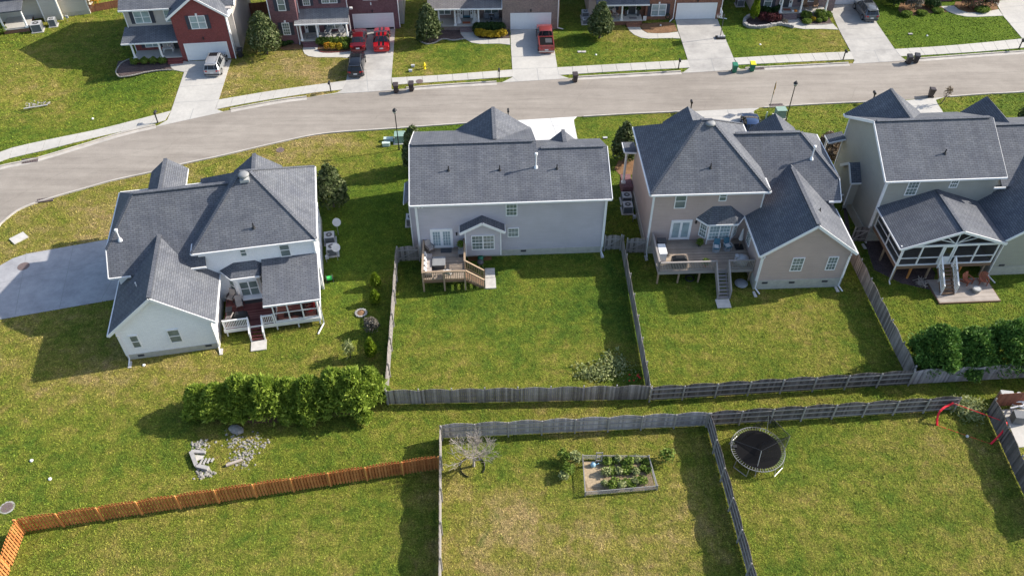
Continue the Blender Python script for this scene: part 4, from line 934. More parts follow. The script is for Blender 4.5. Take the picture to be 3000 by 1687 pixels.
# ---------------------------------------------------------------- H4 : sage house
def house_sage():
    h = house((31.522, 55.978), 3.0, "sage grey sided house with a screened porch raised on posts")
    w = MB()
    w.profx([(0, 0), (9.2, 0), (9.2, 6.75), (4.6, 9.35), (0, 6.75)], 0.0, 9.75)
    w.profx([(0.1, 0), (9.0, 0), (9.0, 5.9), (4.8, 8.4), (0.1, 5.8)], 9.75, 17.0)
    w.profy([(8.95, 0), (16.6, 0), (16.6, 4.2), (12.75, 7.1), (8.95, 4.2)], -4.9, 1.0)
    w.profy([(0.05, 5.5), (6.3, 5.5), (6.3, 6.9), (3.2, 9.2), (0.05, 6.9)], 8.9, 9.45)
    w.profx([(3.9, 1.0), (6.2, 1.0), (6.2, 3.85), (5.05, 4.75), (3.9, 3.85)], -0.75, 0.0)
    w.build("wall", M["siding_sage"], h)
    f = MB(); f.box(-0.05, 0, -0.05, 9.2, 0, 1.0); f.box(0, 9, -0.05, 0, 0, 1.0); f.box(8.9, 16.6, -4.95, -4.9, 0, 0.9); f.box(8.89, 8.95, -4.9, 0, 0, 0.9); f.split("foundation", M["foundation"], h)
    r = MB()
    gabx(r, -0.3, 10.1, -0.3, 6.95, 4.6, 9.6, 9.5, 6.95)
    gabx(r, 10.1, 17.3, -0.3, 5.9, 4.8, 8.65, 9.4, 6.2)
    r.slab([(-0.35, 9.4, 6.95), (-0.35, 9.85, 6.95), (3.2, 9.85, 9.45), (3.2, 4.9, 9.45)][::-1]); r.slab([(3.2, 4.9, 9.45), (3.2, 9.85, 9.45), (6.65, 9.85, 6.95), (6.65, 9.4, 6.95)][::-1]); gaby(r, 4.9, 10.2, 10.6, 6.2, 12.8, 8.1, 15.0, 6.2)
    gaby(r, -5.15, 3.2, 8.75, 4.15, 12.75, 7.3, 16.9, 4.15)
    gaby(r, -5.45, 0.0, 0.0, 3.95, 4.65, 5.65, 8.78, 4.15)
    r.slab([(-1.5, 8.7, 4.6), (-0.02, 8.7, 4.95), (-0.02, 9.9, 4.95), (-1.5, 9.9, 4.6)])
    gabx(r, -0.95, 0.0, 3.65, 3.75, 5.05, 4.95, 6.45, 3.75)
    cap(r, (-0.1, 4.6, 9.62), (9.8, 4.6, 9.62)); cap(r, (10.4, 4.8, 8.67), (17.2, 4.8, 8.67)); cap(r, (4.65, -5.4, 5.66), (4.65, -0.1, 5.66), 0.26, 0.04); cap(r, (3.2, 9.8, 9.46), (3.2, 5, 9.46), 0.26, 0.04)
    r.build("roof", M["roof_slate"], h)
    f = MB()
    eave(f, (-0.3, -0.3, 6.95), (10.1, -0.3, 6.95)); rake(f, (-0.3, -0.3, 6.95), (-0.3, 4.6, 9.6), (-1, 0, 0)); rake(f, (-0.3, 9.5, 6.95), (-0.3, 4.6, 9.6), (-1, 0, 0)); rake(f, (10.1, -0.3, 6.95), (10.1, 4.6, 9.6), (1, 0, 0), 0.05, 0.12)
    eave(f, (9.4, -0.3, 5.9), (10.4, -0.3, 5.9)); rake(f, (0, -5.45, 3.95), (4.65, -5.45, 5.65), (0, -1, 0)); rake(f, (4.65, -5.45, 5.65), (8.78, -5.45, 4.15), (0, -1, 0)); eave(f, (0.0, 0, 3.95), (0.0, -5.45, 3.95), 0.09)
    eave(f, (-1.5, 9.9, 4.6), (-1.5, 8.7, 4.6), 0.08); eave(f, (-1.5, 8.7, 4.6), (-0.02, 8.7, 4.95), 0.08); rake(f, (-0.95, 3.65, 3.75), (-0.95, 5.05, 4.95), (-1, 0, 0)); rake(f, (-0.95, 6.45, 3.75), (-0.95, 5.05, 4.95), (-1, 0, 0)); eave(f, (-0.95, 3.65, 3.75), (0, 3.65, 3.75), 0.07)
    rake(f, (8.75, -5.15, 4.15), (12.75, -5.15, 7.3), (0, -1, 0)); rake(f, (12.75, -5.15, 7.3), (16.9, -5.15, 4.15), (0, -1, 0)); eave(f, (-0.35, 9.85, 6.95), (-0.35, 9.4, 6.95), 0.09)
    f.split("gutter", M["white_paint"], h)
    f = MB(); corner(f, 0, 0, 1.0, 6.8, 0.13); corner(f, -0.75, 3.9, 1.0, 3.8, 0.09); corner(f, 0, 9.2, 1.0, 6.8, 0.12); corner(f, 8.95, -4.9, 0.9, 4.1, 0.1); f.split("corner_trim", M["white_paint"], h)
    column(h, -1.3, 9.7, 0, 4.5)
    win(h, (2.43, 0, 5.12), 1.0, 1.5, grid=(3, 4)); win(h, (5.93, 0, 5.77), 0.72, 0.85, grid=(3, 2)); vents(h, [(9.85, 1.1)], -4.9)
    pipe_vent(h, 5.2, 1.75, 8.05); spout(h, 0.1, 0, 6.9, (0.0, -0.3)); spout(h, 8.9, -5.0, 4.1, (0.3, -0.9), 0.3); spout(h, 0.25, -5.25, 4.0, (0.0, -0.3), 0.15)
    m = MB(); m.cyl((-0.75, 4.6, 1.6), (-0.95, 4.6, 1.6), 0.1); m.build("dryer_vent", M["white_paint"], h)
    z = 1.8
    m = MB(); m.box(0.42, 8.5, -5.18, 0, z - 0.06, z); m.build("porch_floor", M["deck_tan"], h)
    m = MB(); m.box(0.36, 8.5, -5.25, -5.19, z - 0.32, z - 0.01); m.box(0.36, 0.41, -5.2, 0, z - 0.32, z - 0.01); m.build("porch_skirt", M["wood_brown"], h)
    for x, y in ((0.5, -2.6), (0.55, -5.0), (2.0, -4.9), (3.6, -4.9), (6.3, -4.9), (8.3, -4.9)): post(h, x, y, 0, z - 0.06, "post_orange" if x in (2.0, 6.3) else "wood_tan", 0.14)
    fr = MB(); Y0 = -5.15
    for x in (0.45, 2.02, 3.78, 4.85, 6.7, 8.42): fr.box(x - 0.06, x + 0.06, Y0 - 0.06, Y0 + 0.06, z, 3.95)
    fr.box(0.4, 3.78, Y0 - 0.05, Y0 + 0.05, 2.58, 2.66); fr.box(4.85, 8.45, Y0 - 0.05, Y0 + 0.05, 2.58, 2.66); fr.box(0.4, 8.45, Y0 - 0.07, Y0 + 0.07, z, z + 0.1); fr.box(0.1, 8.6, Y0 - 0.07, Y0 + 0.07, 3.82, 4.02)
    for y in (-2.6, -0.1): fr.box(0.39, 0.5, y - 0.05, y + 0.05, z, 3.9)
    fr.box(0.4, 0.48, -5.15, 0, 2.58, 2.66); fr.box(0.38, 0.5, -5.15, 0, z, z + 0.1); fr.box(0.38, 0.5, -5.15, 0, 3.75, 3.88)
    ap = Vector((4.65, Y0, 5.45))
    fr.bar((4.65, Y0, 4.0), ap, 0.07, 0.1, up=(0, 1, 0))
    for x in (2.6, 6.6): fr.bar((4.65, Y0, 4.1), (x, Y0, 4.75), 0.06, 0.09, up=(0, 1, 0))
    for x in (3.4, 5.8): fr.bar((4.65, Y0, 4.02), (x, Y0, 5.05), 0.06, 0.09, up=(0, 1, 0))
    fr.build("porch_frame", M["white_paint"], h)
    s = MB(); s.face([(0.4, Y0, z), (3.8, Y0, z), (3.8, Y0, 3.9), (0.4, Y0, 3.9)]); s.face([(4.85, Y0, z), (8.4, Y0, z), (8.4, Y0, 3.9), (4.85, Y0, 3.9)]); s.face([(0.44, Y0, z), (0.44, 0, z), (0.44, 0, 3.85), (0.44, Y0, 3.85)])
    s.face([(0.3, Y0, 4.0), (8.5, Y0, 4.0), (4.65, Y0, 5.5)]); s.build("insect_screen", M["screen_mesh"], h)
    dd = MB(); dd.box(3.9, 4.02, Y0 - 0.04, Y0 + 0.04, z, 3.85); dd.box(4.62, 4.74, Y0 - 0.04, Y0 + 0.04, z, 3.85); dd.box(4.02, 4.62, Y0 - 0.04, Y0 + 0.04, z, z + 0.85); dd.box(4.02, 4.62, Y0 - 0.04, Y0 + 0.04, 3.7, 3.85); o = dd.build("screen_door", M["white_paint"], h)
    g = MB(); g.box(4.02, 4.62, Y0 - 0.01, Y0 + 0.01, z + 0.85, 3.7); g.build("pane", M["glass_dark"], o)
    steps(h, 3.95, 5.1, -5.25, -7.25, z, 0.15, 8, "wood_brown")
    for x in (3.93, 5.12):
        railing(h, (x, -5.3, z), (x, -6.2, 1.05), 0.9, "white_paint", 0.13, 0.04, True); railing(h, (x, -6.2, 1.05), (x, -7.15, 0.25), 0.9, "white_paint", 0.13, 0.04, True)
    return h
H4 = house_sage()

# ---------------------------------------------------------------- street-facing houses across the road
def house_red():
    h = house((-37.512, 87.81), 6, "two storey red brick and beige house with the silver car in its driveway")
    w = MB(); w.profy([(-0.65, 0), (5.25, 0), (5.25, 5.55), (2.3, 7.6), (-0.65, 5.55)], 0, 9.0); w.box(-6.25, -0.65, 2.0, 2.2, 0, 3.5); w.build("brick_wall", M["brick_red"], h)
    w = MB(); w.box(-6.22, -0.6, 2.04, 12, 0.3, 5.75); w.profx([(2.1, 5.7), (12, 5.7), (7.0, 8.6)], -6.2, 5.9); w.box(5.27, 5.9, 1.0, 12, 0, 5.7); w.build("wall", M["siding_beige"], h)
    w = MB(); w.box(5.26, 5.32, 0.0, 1.0, 0, 5.5); w.build("corner_trim", M["white_paint"], h)
    r = MB(); gaby(r, -0.3, 5.5, -1.1, 5.4, 2.3, 7.85, 5.65, 5.45); gabx(r, -6.6, 6.2, 1.6, 5.8, 7.0, 8.9, 12.4, 5.8)
    r.slab([(-6.95, 0.0, 2.6), (-0.66, 0.0, 2.6), (-0.66, 2.0, 3.6), (-6.6, 2.0, 3.6)]); r.build("roof", M["roof_slate"], h)
    f = MB(); eave(f, (-6.6, 1.6, 5.8), (-1.0, 1.6, 5.8)); eave(f, (-6.95, 0.0, 2.6), (-0.66, 0.0, 2.6)); rake(f, (-1.1, -0.3, 5.4), (2.3, -0.3, 7.85), (0, -1, 0)); rake(f, (2.3, -0.3, 7.85), (5.65, -0.3, 5.45), (0, -1, 0)); f.bar((5.5, -0.25, 5.3), (5.9, 0.9, 5.55), 0.5, 0.1); eave(f, (5.65, -0.3, 5.45), (5.65, 1.2, 5.45)); rake(f, (6.2, 1.6, 5.8), (6.2, 7.0, 8.9), (1, 0, 0)); f.split("gutter", M["white_paint"], h)
    m = MB(); m.box(-6.1, -0.66, 0.05, 1.98, 0.0, 0.52); m.build("porch_base", M["brick_red"], h); m = MB(); m.box(-6.14, -0.66, 0.0, 1.98, 0.52, 0.6); m.build("porch_floor", M["walk_concrete"], h)
    steps(h, -2.3, -0.66, 0.0, -0.6, 0.6, 0, 2, "brick_red", solid=True)
    column(h, -5.95, 0.15, 0.6, 2.5); column(h, -2.9, 0.15, 0.6, 2.5)
    garage(h, (2.33, 0, 0.04), 4.65, 2.05); win(h, (2.22, 0, 3.92), 1.75, 1.58, double=True, shut=True, key=True, pane='glass_blue')
    win(h, (-4.33, 2.0, 3.95), 1.8, 1.48, double=True, shut=True, pane='glass_blue'); win(h, (-1.35, 2.0, 3.95), 1.0, 1.48, pane='glass_blue'); win(h, (-4.2, 2.0, 0.95), 1.7, 1.45, double=True, shut=True, pane='glass_blue'); door(h, (-1.35, 2.0, 0.62), 0.95, 2.1, M["dark_grey"]); light(h, (2.3, 0, 2.75))
    spout(h, -6.2, 2.0, 5.75, (0.5, -0.3)); spout(h, 5.35, 0, 5.4, (0.0, -0.1), 0.1)
    return h
F1 = house_red()
def house_plum():
    h = house((-19.114, 95.038), 3.5, "two storey plum brick house with shuttered windows, porch chairs and two red cars in front")
    w = MB(); w.box(-0.42, 5.5, 0, 9, 0, 5.9); w.box(-9.2, -6.05, -3.0, 9, 0, 6.6); w.box(-6.1, -0.4, -1.3, 9, 0, 6.4); w.build("wall", M["brick_plum"], h)
    w = MB(); w.box(5.5, 5.95, 1.2, 11, 0, 5.8); w.build("side_wall", M["siding_beige"], h)
    r = MB(); gabx(r, -9.6, 5.9, -1.75, 6.55, 4.2, 9.2, 10, 6.5); gaby(r, -3.4, 3.0, -9.6, 6.6, -7.6, 8.1, -5.6, 6.6)
    r.slab([(-6.5, -3.55, 2.85), (-0.2, -3.55, 2.85), (-0.2, -1.3, 3.6), (-6.04, -1.3, 3.6), (-6.04, -3.0, 3.03), (-6.5, -3.02, 3.02)]); r.build("roof", M["roof_light"], h)
    f = MB(); eave(f, (-6.5, -3.55, 2.85), (-0.2, -3.55, 2.85)); eave(f, (-9.6, -1.75, 6.55), (5.9, -1.75, 6.55)); f.box(-0.2, 0.15, -1.0, -0.7, 3.2, 3.4); f.split("gutter", M["white_paint"], h)
    f = MB(); corner(f, -9.2, -3.0, 0, 6.5, 0.1); corner(f, 5.5, 0, 0.2, 5.8, 0.1); corner(f, -0.38, -1.3, 0.2, 6, 0.08); corner(f, -6.0, -1.9, 3.0, 6.4, 0.08); f.split("corner_trim", M["white_paint"], h)
    m = MB(); m.box(-6.03, -0.45, -3.3, -1.3, 0, 0.5); m.build("porch_base", M["brick_plum"], h); m = MB(); m.box(-6.05, -0.43, -3.35, -1.3, 0.5, 0.56); m.build("porch_floor", M["walk_concrete"], h)
    steps(h, -5.9, -4.1, -3.35, -3.95, 0.56, 0, 3, "brick_plum", solid=True)
    for x in (-5.98, -4.05, -0.55): column(h, x, -3.2, 0.56, 2.75)
    garage(h, (2.37, 0, 0.04), 4.75, 1.95, lift=0.2)
    win(h, (-7.62, -3.0, 1.24), 0.88, 1.55, grid=(3, 4), shut=True, key=True); win(h, (-7.62, -3.0, 4.27), 0.9, 1.6, shut=True); win(h, (-5.05, -1.3, 4.0), 0.85, 1.5, grid=(3, 4), shut=True, sw=0.35); win(h, (-2.35, -1.3, 4.2), 1.85, 1.5, double=True, grid=(3, 4), shut=True, sw=0.35); win(h, (2.3, 0, 3.8), 1.8, 1.5, double=True, grid=(3, 4))
    win(h, (-2.2, -1.3, 0.95), 1.8, 1.5, double=True, grid=(3, 4), shut=True, sw=0.35); door(h, (-4.95, -1.3, 0.58), 0.92, 2.05, M["dark_grey"], side=0.3); light(h, (2.37, 0, 2.4)); light(h, (2.3, 0, 3.35), "white_paint"); spout(h, -6.35, -3.0, 2.8, (0, -0.2), 0.2); spout(h, -0.38, -1.3, 3.0, (0, -0.2), 0.1)
    return h
F2 = house_plum()
def house_brown():
    h = house((-0.057, 95.03), 1.2, "brown brick house with skeleton decorations on its porch and a pickup in the driveway")
    w = MB(); w.box(-1.0, 5.9, 0, 9, 0, 6.0); w.box(-8.9, -1.0, 1.95, 9, 0, 6.0); w.build("wall", M["brick_brown"], h)
    r = MB(); r.slab([(-10.0, -0.35, 3.0), (-1.03, -0.35, 3.0), (-1.03, 4.2, 5.3), (-10.0, 4.2, 5.3)]); gabx(r, -9.3, 6.3, 3.6, 5.6, 6.5, 8.0, 10, 5.6); gaby(r, -0.35, 6, -1.4, 6.0, 2.45, 8.3, 6.3, 6.0); r.build("roof", M["roof_warm"], h)
    f = MB(); eave(f, (-10.0, -0.35, 3.0), (-1.03, -0.35, 3.0)); rake(f, (-1.06, -0.35, 3.0), (-1.06, 4.2, 5.3), (1, 0, 0)); f.split("gutter", M["white_paint"], h)
    m = MB(); m.box(-8.9, -1.02, 0.0, 1.95, 0, 0.52); m.build("porch_base", M["brick_brown"], h); m = MB(); m.box(-8.92, -1.02, -0.05, 1.95, 0.52, 0.6); m.build("porch_floor", M["walk_concrete"], h)
    steps(h, -6.2, -4.65, -0.05, -0.6, 0.6, 0, 2, "brick_mauve", solid=True)
    for x in (-8.7, -6.75, -3.9): column(h, x, 0.1, 0.6, 2.9)
    garage(h, (2.45, 0, 0.04), 4.75, 2.0); win(h, (-8.1, 1.95, 1.1), 1.55, 1.4, double=True); win(h, (-2.32, 1.95, 1.15), 1.75, 1.4, double=True); door(h, (-5.4, 1.95, 0.62), 0.9, 2.05, M["glass_dark"], side=0.3); light(h, (2.45, 0, 2.45))
    m = MB(); m.box(-5.75, -5.05, 1.86, 1.9, 0.95, 2.5); m.build("door_poster", M["tarp"], h); m = MB(); m.box(-5.8, -5.0, 1.855, 1.885, 0.75, 1.0); m.build("door_panel", M["fabric_teal"], h); spout(h, 5.75, 0, 5.8, (0.7, -0.1))
    return h
F3 = house_brown()
def house_rust():
    h = house((20.516, 97.478), 1.4, "rust red brick house with navy shutters and a basketball hoop in the driveway")
    w = MB(); w.box(-3.9, 5.6, 0, 9, 0, 6.0); w.box(-9.6, -3.9, 0.45, 9, 0, 4); w.build("wall", M["brick_rust"], h)
    w = MB(); w.box(-10.9, -9.6, 0.5, 9, 0, 5.0); w.box(-10.9, -3.9, 1.0, 9, 4, 6); w.build("side_wall", M["siding_tan"], h)
    r = MB(); r.slab([(-10.2, -1.35, 2.75), (-3.7, -1.35, 2.75), (-3.7, 0.4, 3.6), (-10.2, 0.4, 3.6)]); gabx(r, -11.3, 6.0, -0.4, 6.0, 4.5, 8.8, 9.5, 6.0); r.build("roof", M["roof_slate"], h)
    f = MB(); eave(f, (-10.2, -1.35, 2.75), (-3.7, -1.35, 2.75)); f.split("gutter", M["white_paint"], h)
    m = MB(); m.box(-9.6, -4.4, -1.25, 0.45, 0, 0.52); m.build("porch_base", M["brick_rust"], h); m = MB(); m.box(-9.62, -4.38, -1.3, 0.45, 0.52, 0.6); m.build("porch_floor", M["walk_concrete"], h)
    steps(h, -6.35, -4.65, -1.3, -1.85, 0.6, 0, 2, "brick_rust", solid=True); column(h, -6.98, -1.15, 0.6, 2.65); column(h, -9.5, -1.15, 0.6, 2.65); column(h, -10.0, -1.2, 0.0, 2.65)
    garage(h, (2.43, 0, 0.04), 4.75, 2.0); win(h, (-2.26, 0, 0.5), 1.85, 1.57, double=True, shut=True, key=True, pane='glass_blue'); win(h, (-8.5, 0.45, 1.15), 1.75, 1.4, double=True, shut=True); door(h, (-5.5, 0.45, 0.62), 0.88, 2.1, M["dark_grey"], side=0.3); light(h, (2.43, 0, 2.4))
    spout(h, -0.35, 0, 5.8, (-0.5, -0.6)); spout(h, 5.5, 0, 5.8, (0.9, -0.1)); m = MB(); m.cyl((-5.5, 0.36, 2.1), (-5.5, 0.3, 2.1), 0.22, n=12); m.build("wreath", M["leaf_orange"], h)
    return h
F4 = house_rust()
def house_mauve():
    h = house((40.613, 101.237), 2.5, "mauve brick house with a pumpkin on its porch beside the dark grey car")
    w = MB(); w.box(0, 5.3, 0.0, 9, 0, 6); w.box(-9.5, 0.0, -1.7, 9, 0, 6); w.box(-10.3, -7.5, -2.2, 9, 0, 6); w.build("wall", M["brick_mauve"], h)
    w = MB(); w.box(-10.35, -10.3, -2.1, 9, 0, 6); w.build("side_wall", M["siding_beige"], h)
    r = MB(); gabx(r, -10.7, 5.7, -2.5, 6, 4, 9.2, 9.5, 6); r.slab([(-7.6, -3.6, 3.0), (-1.2, -3.6, 3.0), (-1.2, -1.7, 3.8), (-7.6, -1.7, 3.8)]); r.build("roof", M["roof_slate"], h)
    m = MB(); m.box(-7.4, -1.45, -3.2, -1.7, 0, 0.62); m.build("porch_base", M["brick_mauve"], h); m = MB(); m.box(-7.42, -1.43, -3.24, -1.7, 0.62, 0.7); m.build("porch_floor", M["walk_concrete"], h)
    steps(h, -6.95, -5.2, -3.24, -3.8, 0.7, 0, 3, "brick_mauve", solid=True)
    for x in (-7.25, -4.75, -1.6): column(h, x, -3.05, 0.7, 2.9)
    garage(h, (2.3, 0, 0.04), 4.7, 2.0); win(h, (-8.75, -2.2, 1.05), 1.0, 1.5, shut=True); win(h, (-3.5, -1.7, 1.35), 1.8, 1.4, double=True, shut=True); door(h, (-6.3, -1.7, 0.72), 0.9, 2.1, M["dark_grey"], side=0.3)
    return h
F5 = house_mauve()
def house_cream():
    h = house((-53.208, 99.531), 14, "cream sided house corner with two air conditioners, in the upper left corner")
    w = MB(); w.box(-3.2, 0, 0, 8, 0, 5.5); w.box(-5.2, -3.2, -0.8, 8, 0, 5.5); w.box(-8.6, -5.2, 0.3, 8, 0, 5.5); w.box(-13, -8.6, 0.3, 8, 0, 5.5); w.build("wall", M["siding_cream"], h)
    f = MB(); f.box(-3.2, 0.04, -0.04, 0, 0, 0.5); f.box(0, 0.04, 0, 8, 0, 0.5); f.split("foundation", M["foundation"], h)
    f = MB(); corner(f, 0, 0, 0.4, 5.4, 0.12); corner(f, -3.2, -0.8, 0, 5.4, 0.12); corner(f, -5.2, -0.8, 0, 5.4, 0.12); f.split("corner_trim", M["white_paint"], h)
    r = MB(); gabx(r, -13.4, 0.4, -1.3, 5.5, 3.5, 8.3, 8.4, 5.5); r.slab([(-13, -3.3, 2.9), (-6.6, -3.3, 2.9), (-6.6, 0.3, 3.6), (-13, 0.3, 3.6)]); r.build("roof", M["roof_slate"], h)
    m = MB(); m.box(-9.6, -6.7, -3.0, 0.3, 0, 0.45); m.build("porch_base", M["brick_rust"], h); m = MB(); m.box(-9.65, -6.65, -3.05, 0.3, 0.45, 0.53); m.build("porch_floor", M["walk_concrete"], h)
    for x in (-6.85, -9.4): column(h, x, -2.85, 0.53, 2.8)
    win(h, (-1.9, 0, 2.2), 0.5, 0.5)
    return h
F0 = house_cream()
def house_far():
    g = G(2838, 2); h = house((g.x, g.y + 1.5), 3, "brick house behind the pink flowering shrubs at the upper right corner")
    w = MB(); w.box(-9, 3, 1.0, 9, 0, 6); w.box(3, 9.5, 0.5, 9, 0, 6); w.build("wall", M["brick_plum"], h)
    m = MB(); m.box(-5, -1.6, -0.9, 1.0, 0, 0.6); m.build("porch_base", M["brick_plum"], h); steps(h, -4.2, -2.4, -0.9, -1.6, 0.6, 0, 3, "brick_plum", solid=True)
    r = MB(); gabx(r, -9.4, 9.9, 0.1, 6, 5, 9, 9.5, 6); r.build("roof", M["roof_slate"], h); garage(h, (6.2, 0.5, 0.04), 4.8, 2.1)
    win(h, (-2, 1.0, 3.8), 1.8, 1.5, double=True, shut=True)
    return h
F6 = house_far()
# ================================================================== fences
def fence(label, P, Q, mat="fence_grey", side=1, H=1.55, A=0.2, panel=2.44, pmat="post_grey", gate=False, shadowbox=False, group=None, name="fence", rmat=None, caps=False):
    P = Vector(P); Q = Vector(Q); d = Q - P; L = Vector((d.x, d.y, 0)).length
    rt = empty(name, P, math.atan2(d.y, d.x), label, "gate" if gate else "fence", group)
    n = max(1, round(L / panel)); pw = L / n; rr = random.Random(int(L * 100)); rmat = rmat or pmat
    bw = 0.142 if not shadowbox else 0.14
    for i in range(n):
        x0 = i * pw; m = MB(); k = int(pw / bw)
        if shadowbox:
            k = int(pw / 0.2)
            for s in (-1, 1):
                for j in range(k):
                    xa = x0 + pw * (j + (0.5 if s > 0 else 0.0)) / k
                    if xa + 0.14 > x0 + pw: continue
                    t = (xa - x0 + 0.07) / pw; hh = H + A * math.sin(math.pi * t) + rr.uniform(-0.01, 0.01)
                    m.box(xa + 0.01, xa + 0.135, s * 0.055 - 0.01, s * 0.055 + 0.01, 0.05, hh)
        else:
            for j in range(k):
                xa = x0 + pw * j / k; t = (j + 0.5) / k; hh = H + A * math.sin(math.pi * t) + rr.uniform(-0.012, 0.012); w_ = pw / k
                o_ = rr.uniform(-0.004, 0.004)
                m.box(xa + 0.004, xa + w_ - 0.006, -0.01 + o_, 0.012 + o_, 0.04 + rr.uniform(0, 0.03), hh)
        m.build("panel", M[mat], rt)
        m = MB(); ys = side * 0.045 if not shadowbox else 0.0
        for z in (0.3, 0.85, 1.38) if not gate else (0.35, 1.3): m.box(x0 + 0.02, x0 + pw - 0.02, ys - 0.022, ys + 0.022, z - 0.045, z + 0.045)
        if gate: m.bar((x0 + 0.1, ys, 0.38), (x0 + pw - 0.1, ys, 1.28), 0.04, 0.09, up=(0, 1, 0))
        m.build("rail", M[rmat], rt)
    for i in range(n + 1):
        m = MB(); x = i * pw; y = side * 0.10 if not shadowbox else -0.09; hh = H + (0.12 if not gate else 0.3)
        m.box(x - 0.05, x + 0.05, y - 0.05, y + 0.05, 0, hh); m.hexa([(x - 0.05, y - 0.05, hh), (x + 0.05, y - 0.05, hh), (x + 0.05, y + 0.05, hh), (x - 0.05, y + 0.05, hh), (x - 0.01, y - 0.01, hh + 0.04), (x + 0.01, y - 0.01, hh + 0.04), (x + 0.01, y + 0.01, hh + 0.04), (x - 0.01, y + 0.01, hh + 0.04)])
        m.build("post", M[pmat], rt)
    return rt
GF = "weathered backyard fences"
fence("grey board fence seen edge-on, left side of the fenced lavender house yard", G(1165, 764), G(1134, 1185), "fence_grey", 1, group=GF)
fence("weathered grey board fence with wavy top along the bottom of the lavender house yard", G(1134, 1185), G(1898, 1170), "fence_grey", 1, group=GF)
fence("grey board fence running between the lavender house yard and the tan house yard", G(1819, 731), G(1899, 1172), "fence_grey", 1, group=GF)
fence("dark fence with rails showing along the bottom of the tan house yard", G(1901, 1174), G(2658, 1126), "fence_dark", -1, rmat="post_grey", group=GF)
fence("bluish grey board fence between the tan house yard and the sage house yard", G(2480, 745), G(2660, 1112), "fence_grey", 1, group=GF)
fence("bluish grey board fence in front of the row of dark evergreens", G(2662, 1126), G(3210, 1095), "fence_pale", 1, group=GF)
fence("pale grey fence with posts showing along the top of the vegetable garden yard", G(1294, 1284), G(2068, 1247), "fence_pale", -1, group=GF)
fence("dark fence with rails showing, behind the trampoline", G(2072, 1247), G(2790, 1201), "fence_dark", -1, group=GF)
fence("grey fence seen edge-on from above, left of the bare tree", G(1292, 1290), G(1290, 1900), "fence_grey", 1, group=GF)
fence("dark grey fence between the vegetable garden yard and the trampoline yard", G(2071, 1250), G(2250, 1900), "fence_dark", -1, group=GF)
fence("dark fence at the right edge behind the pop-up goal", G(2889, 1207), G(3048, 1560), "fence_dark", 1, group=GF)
fence("new orange stained fence crossing the lower left lawn", G(73, 1556), G(1287, 1372), "fence_orange", 1, H=1.5, A=0.12, panel=2.44, pmat="post_orange", shadowbox=True, group=GF, rmat="fence_orange")
fence("short bright orange fence leg at the lower left corner", G(72, 1559), G(-60, 1900), "fence_orange", 1, H=1.5, A=0.12, pmat="post_orange", shadowbox=True, group=GF, rmat="post_orange")
fence("brown stained fence behind the pool equipment", G(2905, 1192), G(3200, 1172), "fence_brown", 1, pmat="wood_brown", A=0, group=GF)
fence("brown fence behind the little golden tree in the upper left", G(266, 38), G(352, 22), "fence_brown", 1, H=1.0, A=0, pmat="wood_brown", group=GF)
fence("dark red brown fence between the red brick and plum brick houses", G(735, 45), G(795, 40), "fence_brown", 1, pmat="wood_brown", A=0, group=GF)
fence("grey wooden gate at the left of the small railed deck", G(1168, 766), G(1230, 763), "fence_grey", -1, gate=True, panel=2.2, name="fence_gate")
fence("short grey fence panel at the right rear corner of the lavender house", G(1769, 733), G(1816, 731), "fence_grey", -1, panel=2.2, name="fence_gate", gate=True)
fence("grey gate with diagonal brace beside the tan house deck", G(1833, 741), G(1888, 741), "fence_grey", -1, gate=True, panel=2.2, name="fence_gate")
fence("dark gate between the tan house and the sage house", G(2490, 708), G(2533, 708), "fence_dark", -1, gate=True, panel=2.2, name="fence_gate")
